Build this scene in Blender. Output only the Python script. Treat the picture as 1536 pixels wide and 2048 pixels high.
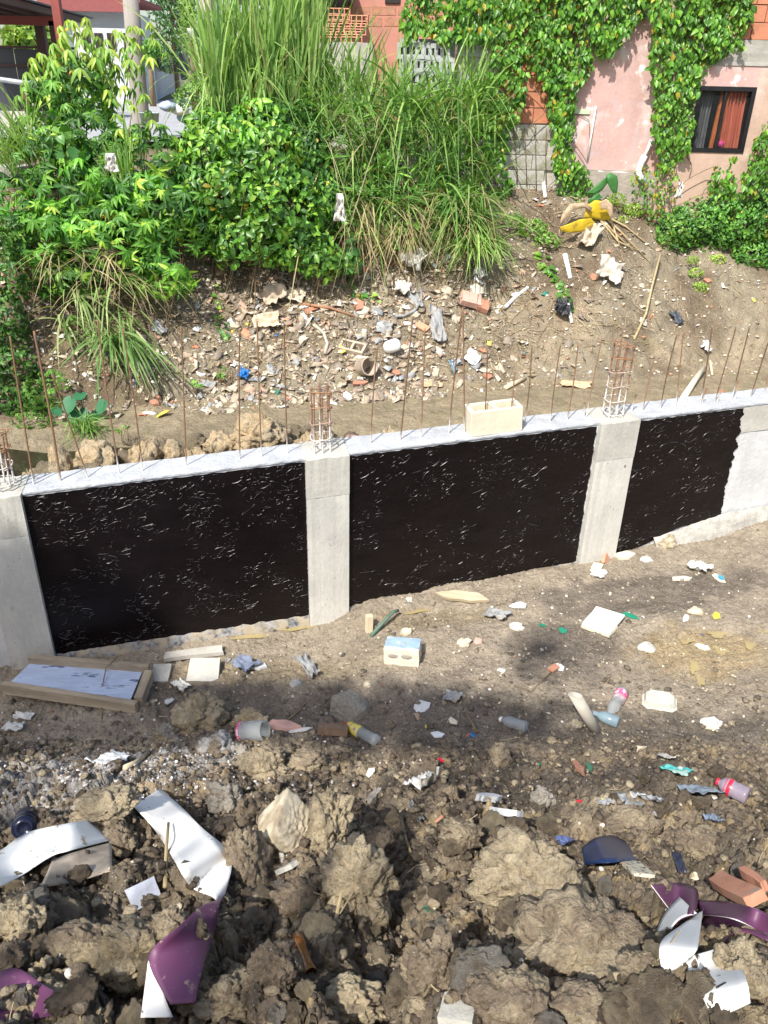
import bpy, bmesh, math, random
import numpy as np
from mathutils import Vector, Matrix, Euler
random.seed(7); rng = np.random.default_rng(11)
for o in list(bpy.data.objects): bpy.data.objects.remove(o)
SC = bpy.context.scene; COL = SC.collection

# ------------------------------------------------------------------ camera
CF, CP, CR = 1558.4, math.radians(27.645), math.radians(1.456)
CAMZ = 3.5
_F = np.array([0, math.cos(CP), -math.sin(CP)]); _U = np.array([0, math.sin(CP), math.cos(CP)]); _R = np.array([1., 0, 0])
_R, _U = math.cos(CR)*_R+math.sin(CR)*_U, -math.sin(CR)*_R+math.cos(CR)*_U
CAM = np.array([0, 0, CAMZ])
cd = bpy.data.cameras.new('camera'); cam = bpy.data.objects.new('camera', cd); COL.objects.link(cam)
cd.sensor_fit = 'VERTICAL'; cd.sensor_height = 24; cd.lens = 24*CF/2048; cd.clip_start = 0.05; cd.clip_end = 2000
cam.matrix_world = Matrix(((_R[0], _U[0], -_F[0], 0), (_R[1], _U[1], -_F[1], 0), (_R[2], _U[2], -_F[2], CAMZ), (0, 0, 0, 1)))
SC.camera = cam
# ------------------------------------------------------------------ light
SUN_EL, SUN_AZ = math.radians(50), math.radians(208)      # azimuth clockwise from +Y
w = bpy.data.worlds.new('World'); SC.world = w; w.use_nodes = True
nt = w.node_tree; bg = nt.nodes['Background']
sky = nt.nodes.new('ShaderNodeTexSky'); sky.sky_type = 'NISHITA'; sky.sun_disc = False
sky.sun_elevation = SUN_EL; sky.sun_rotation = SUN_AZ; sky.air_density = 1.3; sky.dust_density = 2.5
nt.links.new(sky.outputs[0], bg.inputs[0]); bg.inputs[1].default_value = 0.15
sd = bpy.data.lights.new('sun', 'SUN'); sd.energy = 5.0; sd.angle = math.radians(0.55); sd.color = (1, .95, .86)
sun = bpy.data.objects.new('sun', sd); COL.objects.link(sun)
_sv = Vector((math.sin(SUN_AZ)*math.cos(SUN_EL), math.cos(SUN_AZ)*math.cos(SUN_EL), math.sin(SUN_EL)))
sun.rotation_euler = _sv.to_track_quat('Z', 'Y').to_euler(); sun.location = _sv*30
SC.view_settings.view_transform = 'Standard'; SC.view_settings.look = 'None'
SC.view_settings.exposure = 0.40; SC.view_settings.gamma = 1
SC.render.engine = 'CYCLES'; SC.cycles.max_bounces = 6; SC.cycles.transparent_max_bounces = 8
SC.cycles.use_denoising = True

# ------------------------------------------------------------------ numpy noise
def _h(ix, iy, iz, seed):
    x = (ix.astype(np.int64)*374761393 + iy.astype(np.int64)*668265263 + iz*2147483647 + seed*974711) & 0xffffffff
    x = ((x ^ (x >> 13))*1274126177) & 0xffffffff
    x = ((x ^ (x >> 15))*2246822519) & 0xffffffff
    return (x ^ (x >> 16)).astype(np.float64)/4294967295.0
def n2(x, y, seed=0):
    ix, iy = np.floor(x), np.floor(y); fx, fy = x-ix, y-iy
    u = fx*fx*fx*(fx*(fx*6-15)+10); v = fy*fy*fy*(fy*(fy*6-15)+10)
    def g(a, b):
        t = _h(ix+a, iy+b, 0, seed)*6.2831853
        return np.cos(t)*(fx-a)+np.sin(t)*(fy-b)
    a = g(0, 0); b = g(1, 0); c = g(0, 1); d = g(1, 1)
    return ((a+(b-a)*u)*(1-v)+(c+(d-c)*u)*v)*1.5
def fbm(x, y, octv=4, seed=0, gain=.5, lac=2.03):
    r = 0; a = 1; s = 0
    for i in range(octv):
        r = r+a*n2(x+i*17.3, y-i*9.1, seed+i); s += a; a *= gain; x = x*lac; y = y*lac
    return r/s
def n3(x, y, z, seed=0):
    ix, iy, iz = np.floor(x), np.floor(y), np.floor(z); fx, fy, fz = x-ix, y-iy, z-iz
    u = fx*fx*(3-2*fx); v = fy*fy*(3-2*fy); t = fz*fz*(3-2*fz)
    iz = iz.astype(np.int64)*19349663 % 1000003; iz1 = (np.floor(z).astype(np.int64)+1)*19349663 % 1000003
    def L(k):
        a = _h(ix, iy, k, seed); b = _h(ix+1, iy, k, seed); c = _h(ix, iy+1, k, seed); d = _h(ix+1, iy+1, k, seed)
        return (a+(b-a)*u)*(1-v)+(c+(d-c)*u)*v
    return (L(iz)*(1-t)+L(iz1)*t)*2-1
def fbm3(P, octv=4, seed=0, gain=.5):
    r = 0; a = 1; s = 0; Q = P.copy()
    for i in range(octv):
        r = r+a*n3(Q[:, 0]+i*7.7, Q[:, 1], Q[:, 2]-i*3.1, seed+i); s += a; a *= gain; Q = Q*2.07
    return r/s
def worley3(P, seed=0):
    ip = np.floor(P); f1 = np.full(len(P), 9.); f2 = np.full(len(P), 9.)
    for a in (-1, 0, 1):
        for b in (-1, 0, 1):
            for c in (-1, 0, 1):
                X, Y, Z = ip[:, 0]+a, ip[:, 1]+b, ip[:, 2]+c
                k = (Z.astype(np.int64)*19349663) % 1000003
                d = np.sqrt((X+_h(X, Y, k, seed)-P[:, 0])**2+(Y+_h(X, Y, k, seed+1)-P[:, 1])**2+(Z+_h(X, Y, k, seed+2)-P[:, 2])**2)
                n = d < f1; f2 = np.where(n, f1, np.minimum(f2, d)); f1 = np.where(n, d, f1)
    return f1, f2
def lumps(x, y, sc, seed, dens=.8, rmin=.35, rmax=.75):
    """domes of earth: highest of the neighbouring half-balls; returns height (units of sc) and a random per lump"""
    x = x/sc; y = y/sc; ix, iy = np.floor(x), np.floor(y); best = np.zeros_like(x); rid = np.zeros_like(x)
    for a in (-1, 0, 1):
        for b in (-1, 0, 1):
            X, Y = ix+a, iy+b
            cx = X+_h(X, Y, 0, seed); cy = Y+_h(X, Y, 0, seed+1); q = _h(X, Y, 0, seed+2)
            r = rmin+(rmax-rmin)*q; ang = q*37.0; dx, dy = x-cx, y-cy
            ex = dx*np.cos(ang)+dy*np.sin(ang); ey = (-dx*np.sin(ang)+dy*np.cos(ang))*(1+.5*q)
            h = np.sqrt(np.clip(r*r-ex*ex-ey*ey, 0, None))*(_h(X, Y, 0, seed+3) < dens)*(.5+.5*_h(X, Y, 0, seed+4))
            n = h > best; rid = np.where(n, q, rid); best = np.where(n, h, best)
    return best, rid
def chunk3(P, seed=0):
    """broken faces: the nearest cell's own tilted plane and step; also how far from a fissure"""
    ip = np.floor(P); f1 = np.full(len(P), 9.); f2 = np.full(len(P), 9.); val = np.zeros(len(P)); stp = np.zeros(len(P))
    for a in (-1, 0, 1):
        for b in (-1, 0, 1):
            for c in (-1, 0, 1):
                X, Y, Z = ip[:, 0]+a, ip[:, 1]+b, ip[:, 2]+c
                k = (Z.astype(np.int64)*19349663) % 1000003
                r = [_h(X, Y, k, seed+q) for q in range(5)]
                D = [P[:, 0]-X-r[0], P[:, 1]-Y-r[1], P[:, 2]-Z-r[2]]; d = np.sqrt(D[0]**2+D[1]**2+D[2]**2)
                t = D[0]*(r[3]*2-1)+D[1]*(r[4]*2-1)+D[2]*(r[2]*2-1)
                n = d < f1; f2 = np.where(n, f1, np.minimum(f2, d)); f1 = np.where(n, d, f1); val = np.where(n, t, val); stp = np.where(n, r[4], stp)
    return val, stp, f2-f1
def chunk2(x, y, seed=0):
    ix, iy = np.floor(x), np.floor(y); f1 = np.full(x.shape, 9.); f2 = np.full(x.shape, 9.); val = np.zeros(x.shape); stp = np.zeros(x.shape)
    for a in (-1, 0, 1):
        for b in (-1, 0, 1):
            X, Y = ix+a, iy+b; r = [_h(X, Y, 0, seed+q) for q in range(4)]; dx, dy = x-X-r[0], y-Y-r[1]; d = np.sqrt(dx*dx+dy*dy)
            n = d < f1; f2 = np.where(n, f1, np.minimum(f2, d)); f1 = np.where(n, d, f1); val = np.where(n, dx*(r[2]*2-1)+dy*(r[3]*2-1), val); stp = np.where(n, r[2], stp)
    return val, stp, f2-f1
def ss(a, b, x):
    t = np.clip((x-a)/(b-a), 0, 1); return t*t*(3-2*t)

# ------------------------------------------------------------------ the lie of the land
WA = .216; WT = np.array([math.cos(WA), math.sin(WA)]); WN = np.array([-math.sin(WA), math.cos(WA)]); WD = 5.202
WTOP = CAMZ-2.2074; WSL = .0654; WTH = .28
def sn(X, Y): return X*WT[0]+(Y-WD)*WT[1], X*WN[0]+(Y-WD)*WN[1]
def wp(s, n, z):
    """point from wall coordinates: s along, n away from the viewer, z up from the wall's top line"""
    return np.array([s*WT[0]+n*WN[0], WD+s*WT[1]+n*WN[1], WTOP+WSL*s+z])
def _interp(x, xs, ys): return np.interp(x, xs, ys)
def height(X, Y, detail=True, info=False):
    X = np.asarray(X, float); Y = np.asarray(Y, float)
    s, n = sn(X, Y)
    # building-site floor
    zf = _interp(s, [-6, -2.5, -.45, -.1, 1.6, 2.0, 2.6, 3.3, 6, 12], [-.42, -.30, -.17, -.03, .14, .19, .27, .42, .62, .8])
    zf = zf + .10*np.exp(-((n+.05)/.18)**2)*(.35+.4*fbm(s*2, n*2, 2, 5))+.02*fbm(X*1.3, Y*1.3, 3, 3)
    zf = zf - .05*np.exp(-(((s-.35)/.28)**2+((n+.28)/.13)**2)) - .03*np.exp(-(((s+.9)/.55)**2+((n+.12)/.1)**2))
    zf = zf - .045*np.exp(-(((X-2.55)/.5)**2+((Y-4.45)/.33)**2))
    # mound the viewer stands on
    yt = 3.80-.10*X+.25*fbm(X*.8, Y*.0+3, 2, 21); t = np.clip((yt-Y)/(yt-.85), 0, 1.25)
    big = .16*fbm(X*1.1+3.3, Y*1.1, 3, 31)+.05*fbm(X*3.1, Y*3.1, 2, 33)
    zm = 1.82*t**1.28 + big*ss(.02, .35, t)
    zm = np.where(Y < .6, np.minimum(zm, 2.0), zm)
    # pits and gully that read dark in the heap
    for (gx, gy, rx, ry, dp) in ((.02, 1.15, .12, .5, .20), (.10, 1.75, .10, .35, .14), (-.78, 1.75, .2, .12, .16), (-.30, 1.12, .17, .10, .18), (.72, 1.42, .13, .16, .22), (-.34, 1.6, .10, .3, .13)):
        zm = zm-dp*np.exp(-(((X-gx)/rx)**2+((Y-gy)/ry)**2))
    mz = ss(0, .10, t)
    z = zf+zm
    # back of the wall: dumped mud, channel, far bank
    tl = ss(-.2, .4, -s)                                                   # more spoil to the left
    fill = (.68+.30*tl+.10*fbm(s*1.7, n*1.7, 3, 41))+.05*s
    toe = 4.05+.25*fbm(s*.6, 0*s+2, 2, 51)-.25*ss(2.0, 3.4, -s)
    chan = .27+.012*s
    chan = chan-.16*ss(-1.6, -3.0, s)*np.exp(-((n-2.7)/.7)**2)-.10*np.exp(-((n-2.6)/.45)**2)
    nb = n-toe
    bank = chan+_interp(nb, [0, .25, 1.4, 2.1, 2.6, 3.4, 4.2, 9], [0, .10, 1.05, 1.78, 2.08, 2.35, 2.55, 2.62])
    bank = bank+(.10*fbm(X*.9, Y*.9, 4, 61)+.04*fbm(X*3, Y*3, 3, 63))*ss(.1, .8, nb)
    right = ss(1.5, 3.5, X)
    bank = np.minimum(bank, 2.95-.62*right+.03*fbm(X*.7, Y*.7, 2, 64))
    back = np.where(n < .3, fill, fill+(chan-fill)*ss(.95, 2.1, n))
    back = np.where(n > 2.1, chan, back); back = np.where(nb > 0, bank, back)
    z = np.where(n > .02, back, z)
    far = ss(28, 95, Y); z = z+far*1.5*(1+.0*X)
    if not detail: return (z, t, s, n, nb) if info else z
    wx = X+.03*fbm(X*9, Y*9, 2, 71); wy = Y+.03*fbm(X*9+40, Y*9, 2, 72)
    m = mz*(n < 0); mb = np.where(nb > .15, 1., 0.)*(1-ss(28, 40, Y)*.0); fl = ((n > .28) & (n < 2.3)).astype(float)
    fl = fl*ss(2.3, 1.7, n)
    near = (Y < 14).astype(float)
    lm = ss(.0, .5, t)
    L1, r1 = lumps(wx, wy, .40, 101, .8); L2, r2 = lumps(wx, wy, .13, 111, .8); L3, r3 = lumps(wx, wy, .055, 121, .85); L4, r4 = lumps(wx, wy, .024, 131, .8)
    d = m*(.40*L1*(.52*lm)+.13*L2*(.22+.33*lm)+.055*L3*(.32+.22*lm)+.024*L4*.5)
    d = d+fl*(.30*L1*.45+.13*L2*.5+.055*L3*.5+.024*L4*.4)
    d = d+mb*near*(.13*L2*.30+.055*L3*.5+.024*L4*.5+.05*fbm(X*5, Y*5, 3, 66))
    fm = (1-mz)*(n < 0)
    gr = ss(-.15, .35, fbm(X*1.7, Y*1.7, 3, 82)); gr2 = ss(.05, .35, fbm(X*2.6+5, Y*2.6, 3, 84)); d = d+fm*near*(.13*L2*(.08*gr+.16*gr2)+.055*L3*(.10+.28*gr+.25*gr2)+.024*L4*(.3+.35*gr))
    ch = ((n > 2.2) & (nb < .16)).astype(float); d = d+ch*near*(.13*L2*.14*ss(-.1, .3, fbm(X*2, Y*2, 3, 85))+.055*L3*.22+.024*L4*.3+.03*fbm(X*2.2, Y*3.5, 3, 86))
    tr_ = fbm(X*.9+Y*.35, Y*2.6, 3, 88); d = d+fm*near*.045*tr_*ss(.1, .5, -n)
    # fine crumble and cracks
    if np.size(X) > 0:
        for sc_, am_ in ((.17, .055), (.07, .026)):
            cv, cs, ce = chunk2((wx+.02*fbm(X*25, Y*25, 2, 73))/sc_, wy/sc_, 141+int(sc_*100)); d = d+(m*(.4+.6*lm)+fl*.8)*am_*(cv*1.5+(cs-.5)*.9-.8*ss(.13, 0, ce))+mb*near*am_*.22*(cv+(cs-.5))
    rg = 1-np.abs(fbm(wx*14, wy*14, 3, 91))*2
    d = d-(m*.022+fl*.02+mb*near*.006+fm*.012)*ss(.86, .99, rg)
    d = d+(m*.012+fl*.012+mb*near*.008+fm*.007)*fbm(X*34, Y*34, 3, 95)
    z = z+d
    if info: return z, t, s, n, nb, (r1, r2, r3, L1, L2, L3, d)
    return z

def ray(px, py): return _F+_R*(px-768)/CF-_U*(py-1024)/CF
def atY(px, py, Y): d = ray(px, py); return CAM+d*Y/d[1]
def atZ(px, py, z): d = ray(px, py); return CAM+d*(z-CAMZ)/d[2]
def atN(px, py, n):
    """where the sight line meets the vertical sheet n behind the wall face"""
    d = ray(px, py); q = d[0]*WN[0]+d[1]*WN[1]; k = (n+WD*WN[1])/q; return CAM+d*k
_T = np.concatenate([np.arange(.7, 6, .006), np.arange(6, 18, .012)])
def drop(px, py, lift=0.):
    d = ray(px, py); P = CAM[None]+d[None]*_T[:, None]; s, n = sn(P[:, 0], P[:, 1])
    h = height(P[:, 0], P[:, 1])+lift
    if py < 960: h = np.where(n < .3, -9, h)
    i = np.argmax(P[:, 2] < h)
    if i == 0: return atY(px, py, 12.0)
    return P[i]
def hz(x, y): return float(height(np.array([x]), np.array([y]))[0])
def nrm(x, y, e=.07):
    a = height(np.array([x+e, x-e, x, x]), np.array([y, y, y+e, y-e]), False)
    v = Vector((-(a[0]-a[1])/(2*e), -(a[2]-a[3])/(2*e), 1)); return v.normalized()
def ppm(P): return CF/float(np.dot(np.array(P)-CAM, _F))       # photo pixels per metre at a point

# ------------------------------------------------------------------ objects helpers
def tag(o, label=None, cat=None, group=None, kind=None):
    if label: o['label'] = label
    if cat: o['category'] = cat
    if group: o['group'] = group
    if kind: o['kind'] = kind
    return o
def link(name, me, parent=None, mat=None):
    o = bpy.data.objects.new(name, me); COL.objects.link(o)
    if mat is not None and me is not None and len(me.materials) == 0:
        for k in (mat if isinstance(mat, (list, tuple)) else [mat]): me.materials.append(k)
    if parent: o.parent = parent
    return o
def empty(name, loc=(0, 0, 0), rz=0.):
    o = bpy.data.objects.new(name, None); COL.objects.link(o); o.location = loc; o.rotation_euler = (0, 0, rz); o.empty_display_size = .1
    return o
def npmesh(name, V, F, col=None, smooth=False, matidx=None):
    """V (n,3); F (m,k) one face size"""
    me = bpy.data.meshes.new(name); V = np.asarray(V, np.float32); F = np.asarray(F, np.int32); k = F.shape[1]
    me.vertices.add(len(V)); me.vertices.foreach_set('co', V.ravel())
    me.loops.add(F.size); me.loops.foreach_set('vertex_index', F.ravel())
    me.polygons.add(len(F)); me.polygons.foreach_set('loop_start', np.arange(0, F.size, k, dtype=np.int32))
    if smooth: me.polygons.foreach_set('use_smooth', np.ones(len(F), bool))
    if matidx is not None: me.polygons.foreach_set('material_index', np.asarray(matidx, np.int32))
    me.update(calc_edges=True)
    if col is not None:
        c = np.ones((len(V), 4), np.float32); c[:, :3] = col
        a = me.color_attributes.new('Col', 'FLOAT_COLOR', 'POINT'); a.data.foreach_set('color', c.ravel())
    return me
def bmesh_to(bm, name, mat=None, parent=None, smooth=False, loc=None):
    me = bpy.data.meshes.new(name); bmesh.ops.recalc_face_normals(bm, faces=bm.faces[:]); bm.to_mesh(me); bm.free()
    if smooth:
        for p in me.polygons: p.use_smooth = True
    o = link(name, me, parent, mat)
    if loc is not None: o.location = loc
    return o
def bbox(bm, c, size, M=None, bev=0., jit=0., sub=0):
    before = set(bm.verts)
    r = bmesh.ops.create_cube(bm, size=1); bmesh.ops.scale(bm, vec=size, verts=r['verts'])
    new = lambda: [v for v in bm.verts if v not in before]
    if bev:
        es = list({e for v in r['verts'] for e in v.link_edges}); bmesh.ops.bevel(bm, geom=es, offset=bev, segments=1, affect='EDGES')
    if sub:
        es = list({e for v in new() for e in v.link_edges}); bmesh.ops.subdivide_edges(bm, edges=es, cuts=sub, use_grid_fill=True)
    vs = new()
    if jit:
        for v in vs: v.co += Vector((random.uniform(-1, 1), random.uniform(-1, 1), random.uniform(-1, 1)))*jit
    bmesh.ops.translate(bm, vec=c, verts=vs)
    if M is not None: bmesh.ops.transform(bm, matrix=M, verts=vs)
    return vs
def frame(a, b, up):
    """matrix: origin a, x towards b, z near up"""
    x = (Vector(b)-Vector(a)); L = x.length; x.normalize(); up = Vector(up); y = up.cross(x).normalized(); z = x.cross(y)
    M = Matrix.Identity(4)
    for i in range(3): M[i][0] = x[i]; M[i][1] = y[i]; M[i][2] = z[i]; M[i][3] = a[i]
    return M, L
def tube_arr(pts, rad, seg=8, cap=True):
    pts = [Vector(p) for p in pts]; n = len(pts); rad = [rad]*n if not hasattr(rad, '__len__') else rad
    V = []; prev = None
    for i, p in enumerate(pts):
        t = (pts[min(i+1, n-1)]-pts[max(i-1, 0)]).normalized()
        a = t.orthogonal().normalized() if prev is None else (prev-t*prev.dot(t)).normalized()
        prev = a; b = t.cross(a)
        for k in range(seg):
            th = 6.28318*k/seg; V.append(tuple(p+(a*math.cos(th)+b*math.sin(th))*rad[i]))
    F = [(i*seg+k, i*seg+(k+1) % seg, (i+1)*seg+(k+1) % seg, (i+1)*seg+k) for i in range(n-1) for k in range(seg)]
    if cap:
        c0 = len(V); V += [tuple(pts[0]), tuple(pts[-1])]
        for k in range(seg): F.append((c0, (k+1) % seg, k, k)); F.append((c0+1, (n-1)*seg+k, (n-1)*seg+(k+1) % seg, (n-1)*seg+(k+1) % seg))
    return V, F
def polymesh(name, V, F, smooth=True):
    me = bpy.data.meshes.new(name); me.from_pydata([tuple(v) for v in V], [], [tuple(dict.fromkeys(f)) for f in F]); me.update()
    if smooth:
        for p in me.polygons: p.use_smooth = True
    return me
def tube(name, pts, rad, mat, parent=None, seg=8, cap=True):
    V, F = tube_arr(pts, rad, seg, cap); return link(name, polymesh(name, V, F), parent, mat)
class Bag:
    """joins tubes and pieces into one mesh"""
    def __init__(s): s.V = []; s.F = []
    def add(s, V, F): o = len(s.V); s.V += [tuple(v) for v in V]; s.F += [tuple(i+o for i in f) for f in F]
    def build(s, name, mat, parent=None, smooth=True): return link(name, polymesh(name, s.V, s.F, smooth), parent, mat)
def lathe(prof, seg=20):
    V = []; F = []
    for r, z in prof:
        for k in range(seg): th = 6.28318*k/seg; V.append((r*math.cos(th), r*math.sin(th), z))
    for i in range(len(prof)-1):
        for k in range(seg): F.append((i*seg+k, i*seg+(k+1) % seg, (i+1)*seg+(k+1) % seg, (i+1)*seg+k))
    return V, F

# ------------------------------------------------------------------ materials
def mat(name, color=(.5, .5, .5), rough=.8, attr=False, var=.25, vscale=6., var2=.0, bump=0., bscale=40., bump2=0., spec=.5, metal=0., trans=0., sheet=0., coords='Object', specks=None, stain=None, stretch=None, ior=1.45, alpha=1.):
    m = bpy.data.materials.new(name); m.use_nodes = True; nt = m.node_tree; N = nt.nodes; Lk = nt.links; b = N['Principled BSDF']
    b.inputs['Roughness'].default_value = rough; b.inputs['Specular IOR Level'].default_value = spec; b.inputs['Metallic'].default_value = metal
    b.inputs['IOR'].default_value = ior
    tc = N.new('ShaderNodeTexCoord'); vec = tc.outputs[coords]
    if stretch:
        mp = N.new('ShaderNodeMapping'); mp.inputs['Scale'].default_value = stretch; Lk.new(vec, mp.inputs[0]); vec = mp.outputs[0]
    if attr:
        a = N.new('ShaderNodeVertexColor'); a.layer_name = 'Col'; col = a.outputs[0]
    else:
        a = N.new('ShaderNodeRGB'); a.outputs[0].default_value = (*color, 1); col = a.outputs[0]
    def noise(sc, det=6, ro=.6):
        n = N.new('ShaderNodeTexNoise'); n.inputs['Scale'].default_value = sc; n.inputs['Detail'].default_value = det; n.inputs['Roughness'].default_value = ro
        Lk.new(vec, n.inputs['Vector']); return n.outputs[0]
    def mr(x, a0, a1, b0, b1):
        q = N.new('ShaderNodeMapRange'); q.inputs[1].default_value = a0; q.inputs[2].default_value = a1; q.inputs[3].default_value = b0; q.inputs[4].default_value = b1
        Lk.new(x, q.inputs[0]); return q.outputs[0]
    def mul(c, f):
        q = N.new('ShaderNodeVectorMath'); q.operation = 'SCALE'; Lk.new(c, q.inputs[0]); Lk.new(f, q.inputs['Scale']); return q.outputs[0]
    if var: col = mul(col, mr(noise(vscale), .3, .7, 1-var, 1+var))
    if var2: col = mul(col, mr(noise(vscale*9, 4), .3, .7, 1-var2, 1+var2))
    def mix(c, c2, f):
        q = N.new('ShaderNodeMix'); q.data_type = 'RGBA'; Lk.new(f, q.inputs[0]); Lk.new(c, q.inputs[6]); q.inputs[7].default_value = (*c2, 1); return q.outputs[2]
    if stain:
        for (sc, lo, hi, c2) in stain: col = mix(col, c2, mr(noise(sc, 7, .65), lo, hi, 0, 1))
    if specks:
        for (sc, size, keep, c2) in specks:
            v = N.new('ShaderNodeTexVoronoi'); v.inputs['Scale'].default_value = sc; Lk.new(vec, v.inputs['Vector'])
            f1 = mr(v.outputs['Distance'], size, size*.7, 0, 1)
            sp = N.new('ShaderNodeSeparateColor'); Lk.new(v.outputs['Color'], sp.inputs[0])
            f2 = mr(sp.outputs[0], 1-keep, 1-keep+.02, 0, 1)
            q = N.new('ShaderNodeMath'); q.operation = 'MULTIPLY'; Lk.new(f1, q.inputs[0]); Lk.new(f2, q.inputs[1]); col = mix(col, c2, q.outputs[0])
    Lk.new(col, b.inputs['Base Color'])
    if bump:
        bp = N.new('ShaderNodeBump'); bp.inputs['Strength'].default_value = 1; bp.inputs['Distance'].default_value = bump
        hh = noise(bscale, 8, .7)
        if bump2:
            ad = N.new('ShaderNodeMath'); ad.operation = 'MULTIPLY_ADD'; ad.inputs[1].default_value = bump2; Lk.new(noise(bscale*.28, 5, .6), ad.inputs[0]); Lk.new(hh, ad.inputs[2]); hh = ad.outputs[0]
        Lk.new(hh, bp.inputs['Height']); Lk.new(bp.outputs[0], b.inputs['Normal'])
    if trans: b.inputs['Transmission Weight'].default_value = trans
    if alpha < 1: b.inputs['Alpha'].default_value = alpha
    if sheet:
        out = N['Material Output']; tr = N.new('ShaderNodeBsdfTranslucent'); mx = N.new('ShaderNodeMixShader'); mx.inputs[0].default_value = sheet
        sc2 = N.new('ShaderNodeVectorMath'); sc2.operation = 'MULTIPLY'; sc2.inputs[1].default_value = (1.5, 1.6, .5); Lk.new(col, sc2.inputs[0]); Lk.new(sc2.outputs[0], tr.inputs[0])
        Lk.new(b.outputs[0], mx.inputs[1]); Lk.new(tr.outputs[0], mx.inputs[2]); Lk.new(mx.outputs[0], out.inputs[0])
    return m
M = {}
SPK = [(70, .23, .16, (.52, .46, .36)), (160, .25, .14, (.48, .43, .35)), (33, .20, .05, (.55, .50, .42))]
M['soil'] = mat('soil', attr=True, rough=.92, var=.22, vscale=5, var2=.22, bump=.022, bscale=70, bump2=2.0, spec=.2, specks=SPK)
M['clod'] = mat('clod_earth', attr=True, rough=.93, var=.2, vscale=9, var2=.22, bump=.022, bscale=75, bump2=2.0, spec=.15, specks=[(90, .22, .10, (.50, .44, .34)), (45, .2, .05, (.48, .40, .29))])
M['stone'] = mat('stone', attr=True, rough=.85, var=.18, vscale=12, var2=.12, bump=.004, bscale=80, spec=.3)
M['litter'] = mat('litter_mix', attr=True, rough=.7, var=.15, vscale=20, spec=.3)
M['leaf'] = mat('leaf', attr=True, rough=.42, var=.16, vscale=25, spec=.45, sheet=.28)
M['ivy'] = mat('ivy_leaf', attr=True, rough=.38, var=.14, vscale=25, spec=.5, sheet=.22)
M['grass'] = mat('grass_blade', attr=True, rough=.55, var=.12, vscale=20, spec=.3, sheet=.3)
M['bark'] = mat('stem', (.20, .15, .09), rough=.9, var=.3, vscale=20, bump=.004)
M['conc'] = mat('column_concrete', (.52, .51, .47), rough=.85, var=.10, vscale=3, var2=.06, bump=.004, bscale=45, spec=.3, stretch=(1.2, 1.2, .8), stain=[(2.2, .52, .70, (.43, .42, .39)), (6, .62, .72, (.38, .36, .32)), (18, .67, .71, (.30, .28, .25)), (3, .62, .74, (.56, .55, .51))], specks=[(22, .12, .35, (.22, .21, .20)), (9, .10, .3, (.60, .59, .56)), (5, .07, .3, (.20, .19, .18))])
M['cap'] = mat('wall_cap_concrete', (.43, .445, .47), rough=.85, var=.16, vscale=7, var2=.10, bump=.010, bscale=45, bump2=1.0, spec=.3, stain=[(14, .58, .68, (.32, .34, .38)), (5, .58, .66, (.55, .55, .54))], specks=[(18, .12, .3, (.34, .35, .38))])
M['render'] = mat('wall_render', (.56, .57, .58), rough=.85, var=.12, vscale=3, var2=.06, bump=.006, bscale=30, spec=.3, stain=[(1.6, .52, .62, (.60, .61, .63))])
M['band'] = mat('upper_block_band', (.44, .43, .39), rough=.88, var=.15, vscale=4, var2=.08, bump=.005, bscale=40, spec=.3)
M['tar'] = mat('bitumen', (.006, .004, .0045), rough=.20, var=.3, vscale=4, bump=.005, bscale=16, bump2=1.0, spec=.38, stretch=(1, 1, 2.6))
M['tar2'] = mat('bitumen_ridge', (.012, .009, .010), rough=.30, var=0, spec=.9, ior=1.6)
M['lime'] = mat('limey_mortar', (.40, .385, .35), rough=.95, var=.25, vscale=14, var2=.2, bump=.012, bscale=40, bump2=1.5)
M['smear'] = mat('blue_grey_smear', (.25, .25, .25), rough=.7, var=.3, vscale=20, bump=.006, stain=[(25, .45, .60, (.06, .065, .08)), (9, .45, .6, (.33, .28, .2))])
M['rust'] = mat('rusty_steel', attr=True, rough=.75, var=.25, vscale=60, bump=.002, bscale=200, spec=.4)
M['block'] = mat('cream_block', (.66, .60, .47), rough=.9, var=.10, vscale=8, var2=.10, bump=.003, bscale=90, spec=.2)
M['mortar'] = mat('mortar', (.42, .40, .36), rough=.95, var=.2, vscale=8, bump=.006)
M['wood'] = mat('weathered_wood', (.36, .30, .22), rough=.8, var=.28, vscale=7, var2=.15, bump=.003, bscale=60, spec=.2, stretch=(.25, 2, 2), stain=[(5, .60, .72, (.50, .50, .50))])
M['wood2'] = mat('pale_wood', (.62, .52, .36), rough=.8, var=.15, vscale=7, bump=.002, spec=.2, stretch=(1, 1, .3))
M['bluepaint'] = mat('blue_paint_smears', (.42, .50, .66), rough=.55, var=.18, vscale=10, bump=.002, stretch=(.5, 2, 1), stain=[(9, .58, .66, (.08, .10, .20)), (4, .60, .75, (.60, .63, .68))])
M['bluetop'] = mat('faded_blue_paint', (.30, .42, .56), rough=.8, var=.15, vscale=14, bump=.003, bscale=90, stain=[(14, .56, .66, (.55, .55, .50))])
M['pvcw'] = mat('white_plastic', (.80, .81, .80), rough=.42, var=.05, vscale=3, stain=[(7, .66, .74, (.46, .40, .30))])
M['pvcwc'] = mat('clean_white_plastic', (.82, .81, .78), rough=.55, var=.04, vscale=3, stain=[(11, .66, .70, (.34, .27, .18)), (30, .66, .69, (.45, .38, .28))])
M['purple'] = mat('purple_plastic', (.125, .04, .10), rough=.5, var=.12, vscale=5, stain=[(7, .60, .67, (.30, .24, .17)), (28, .62, .68, (.36, .28, .24))])
M['tile'] = mat('white_tile', (.66, .66, .65), rough=.45, var=.08, vscale=8, bump=.001, stain=[(18, .60, .68, (.38, .32, .24))])
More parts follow.
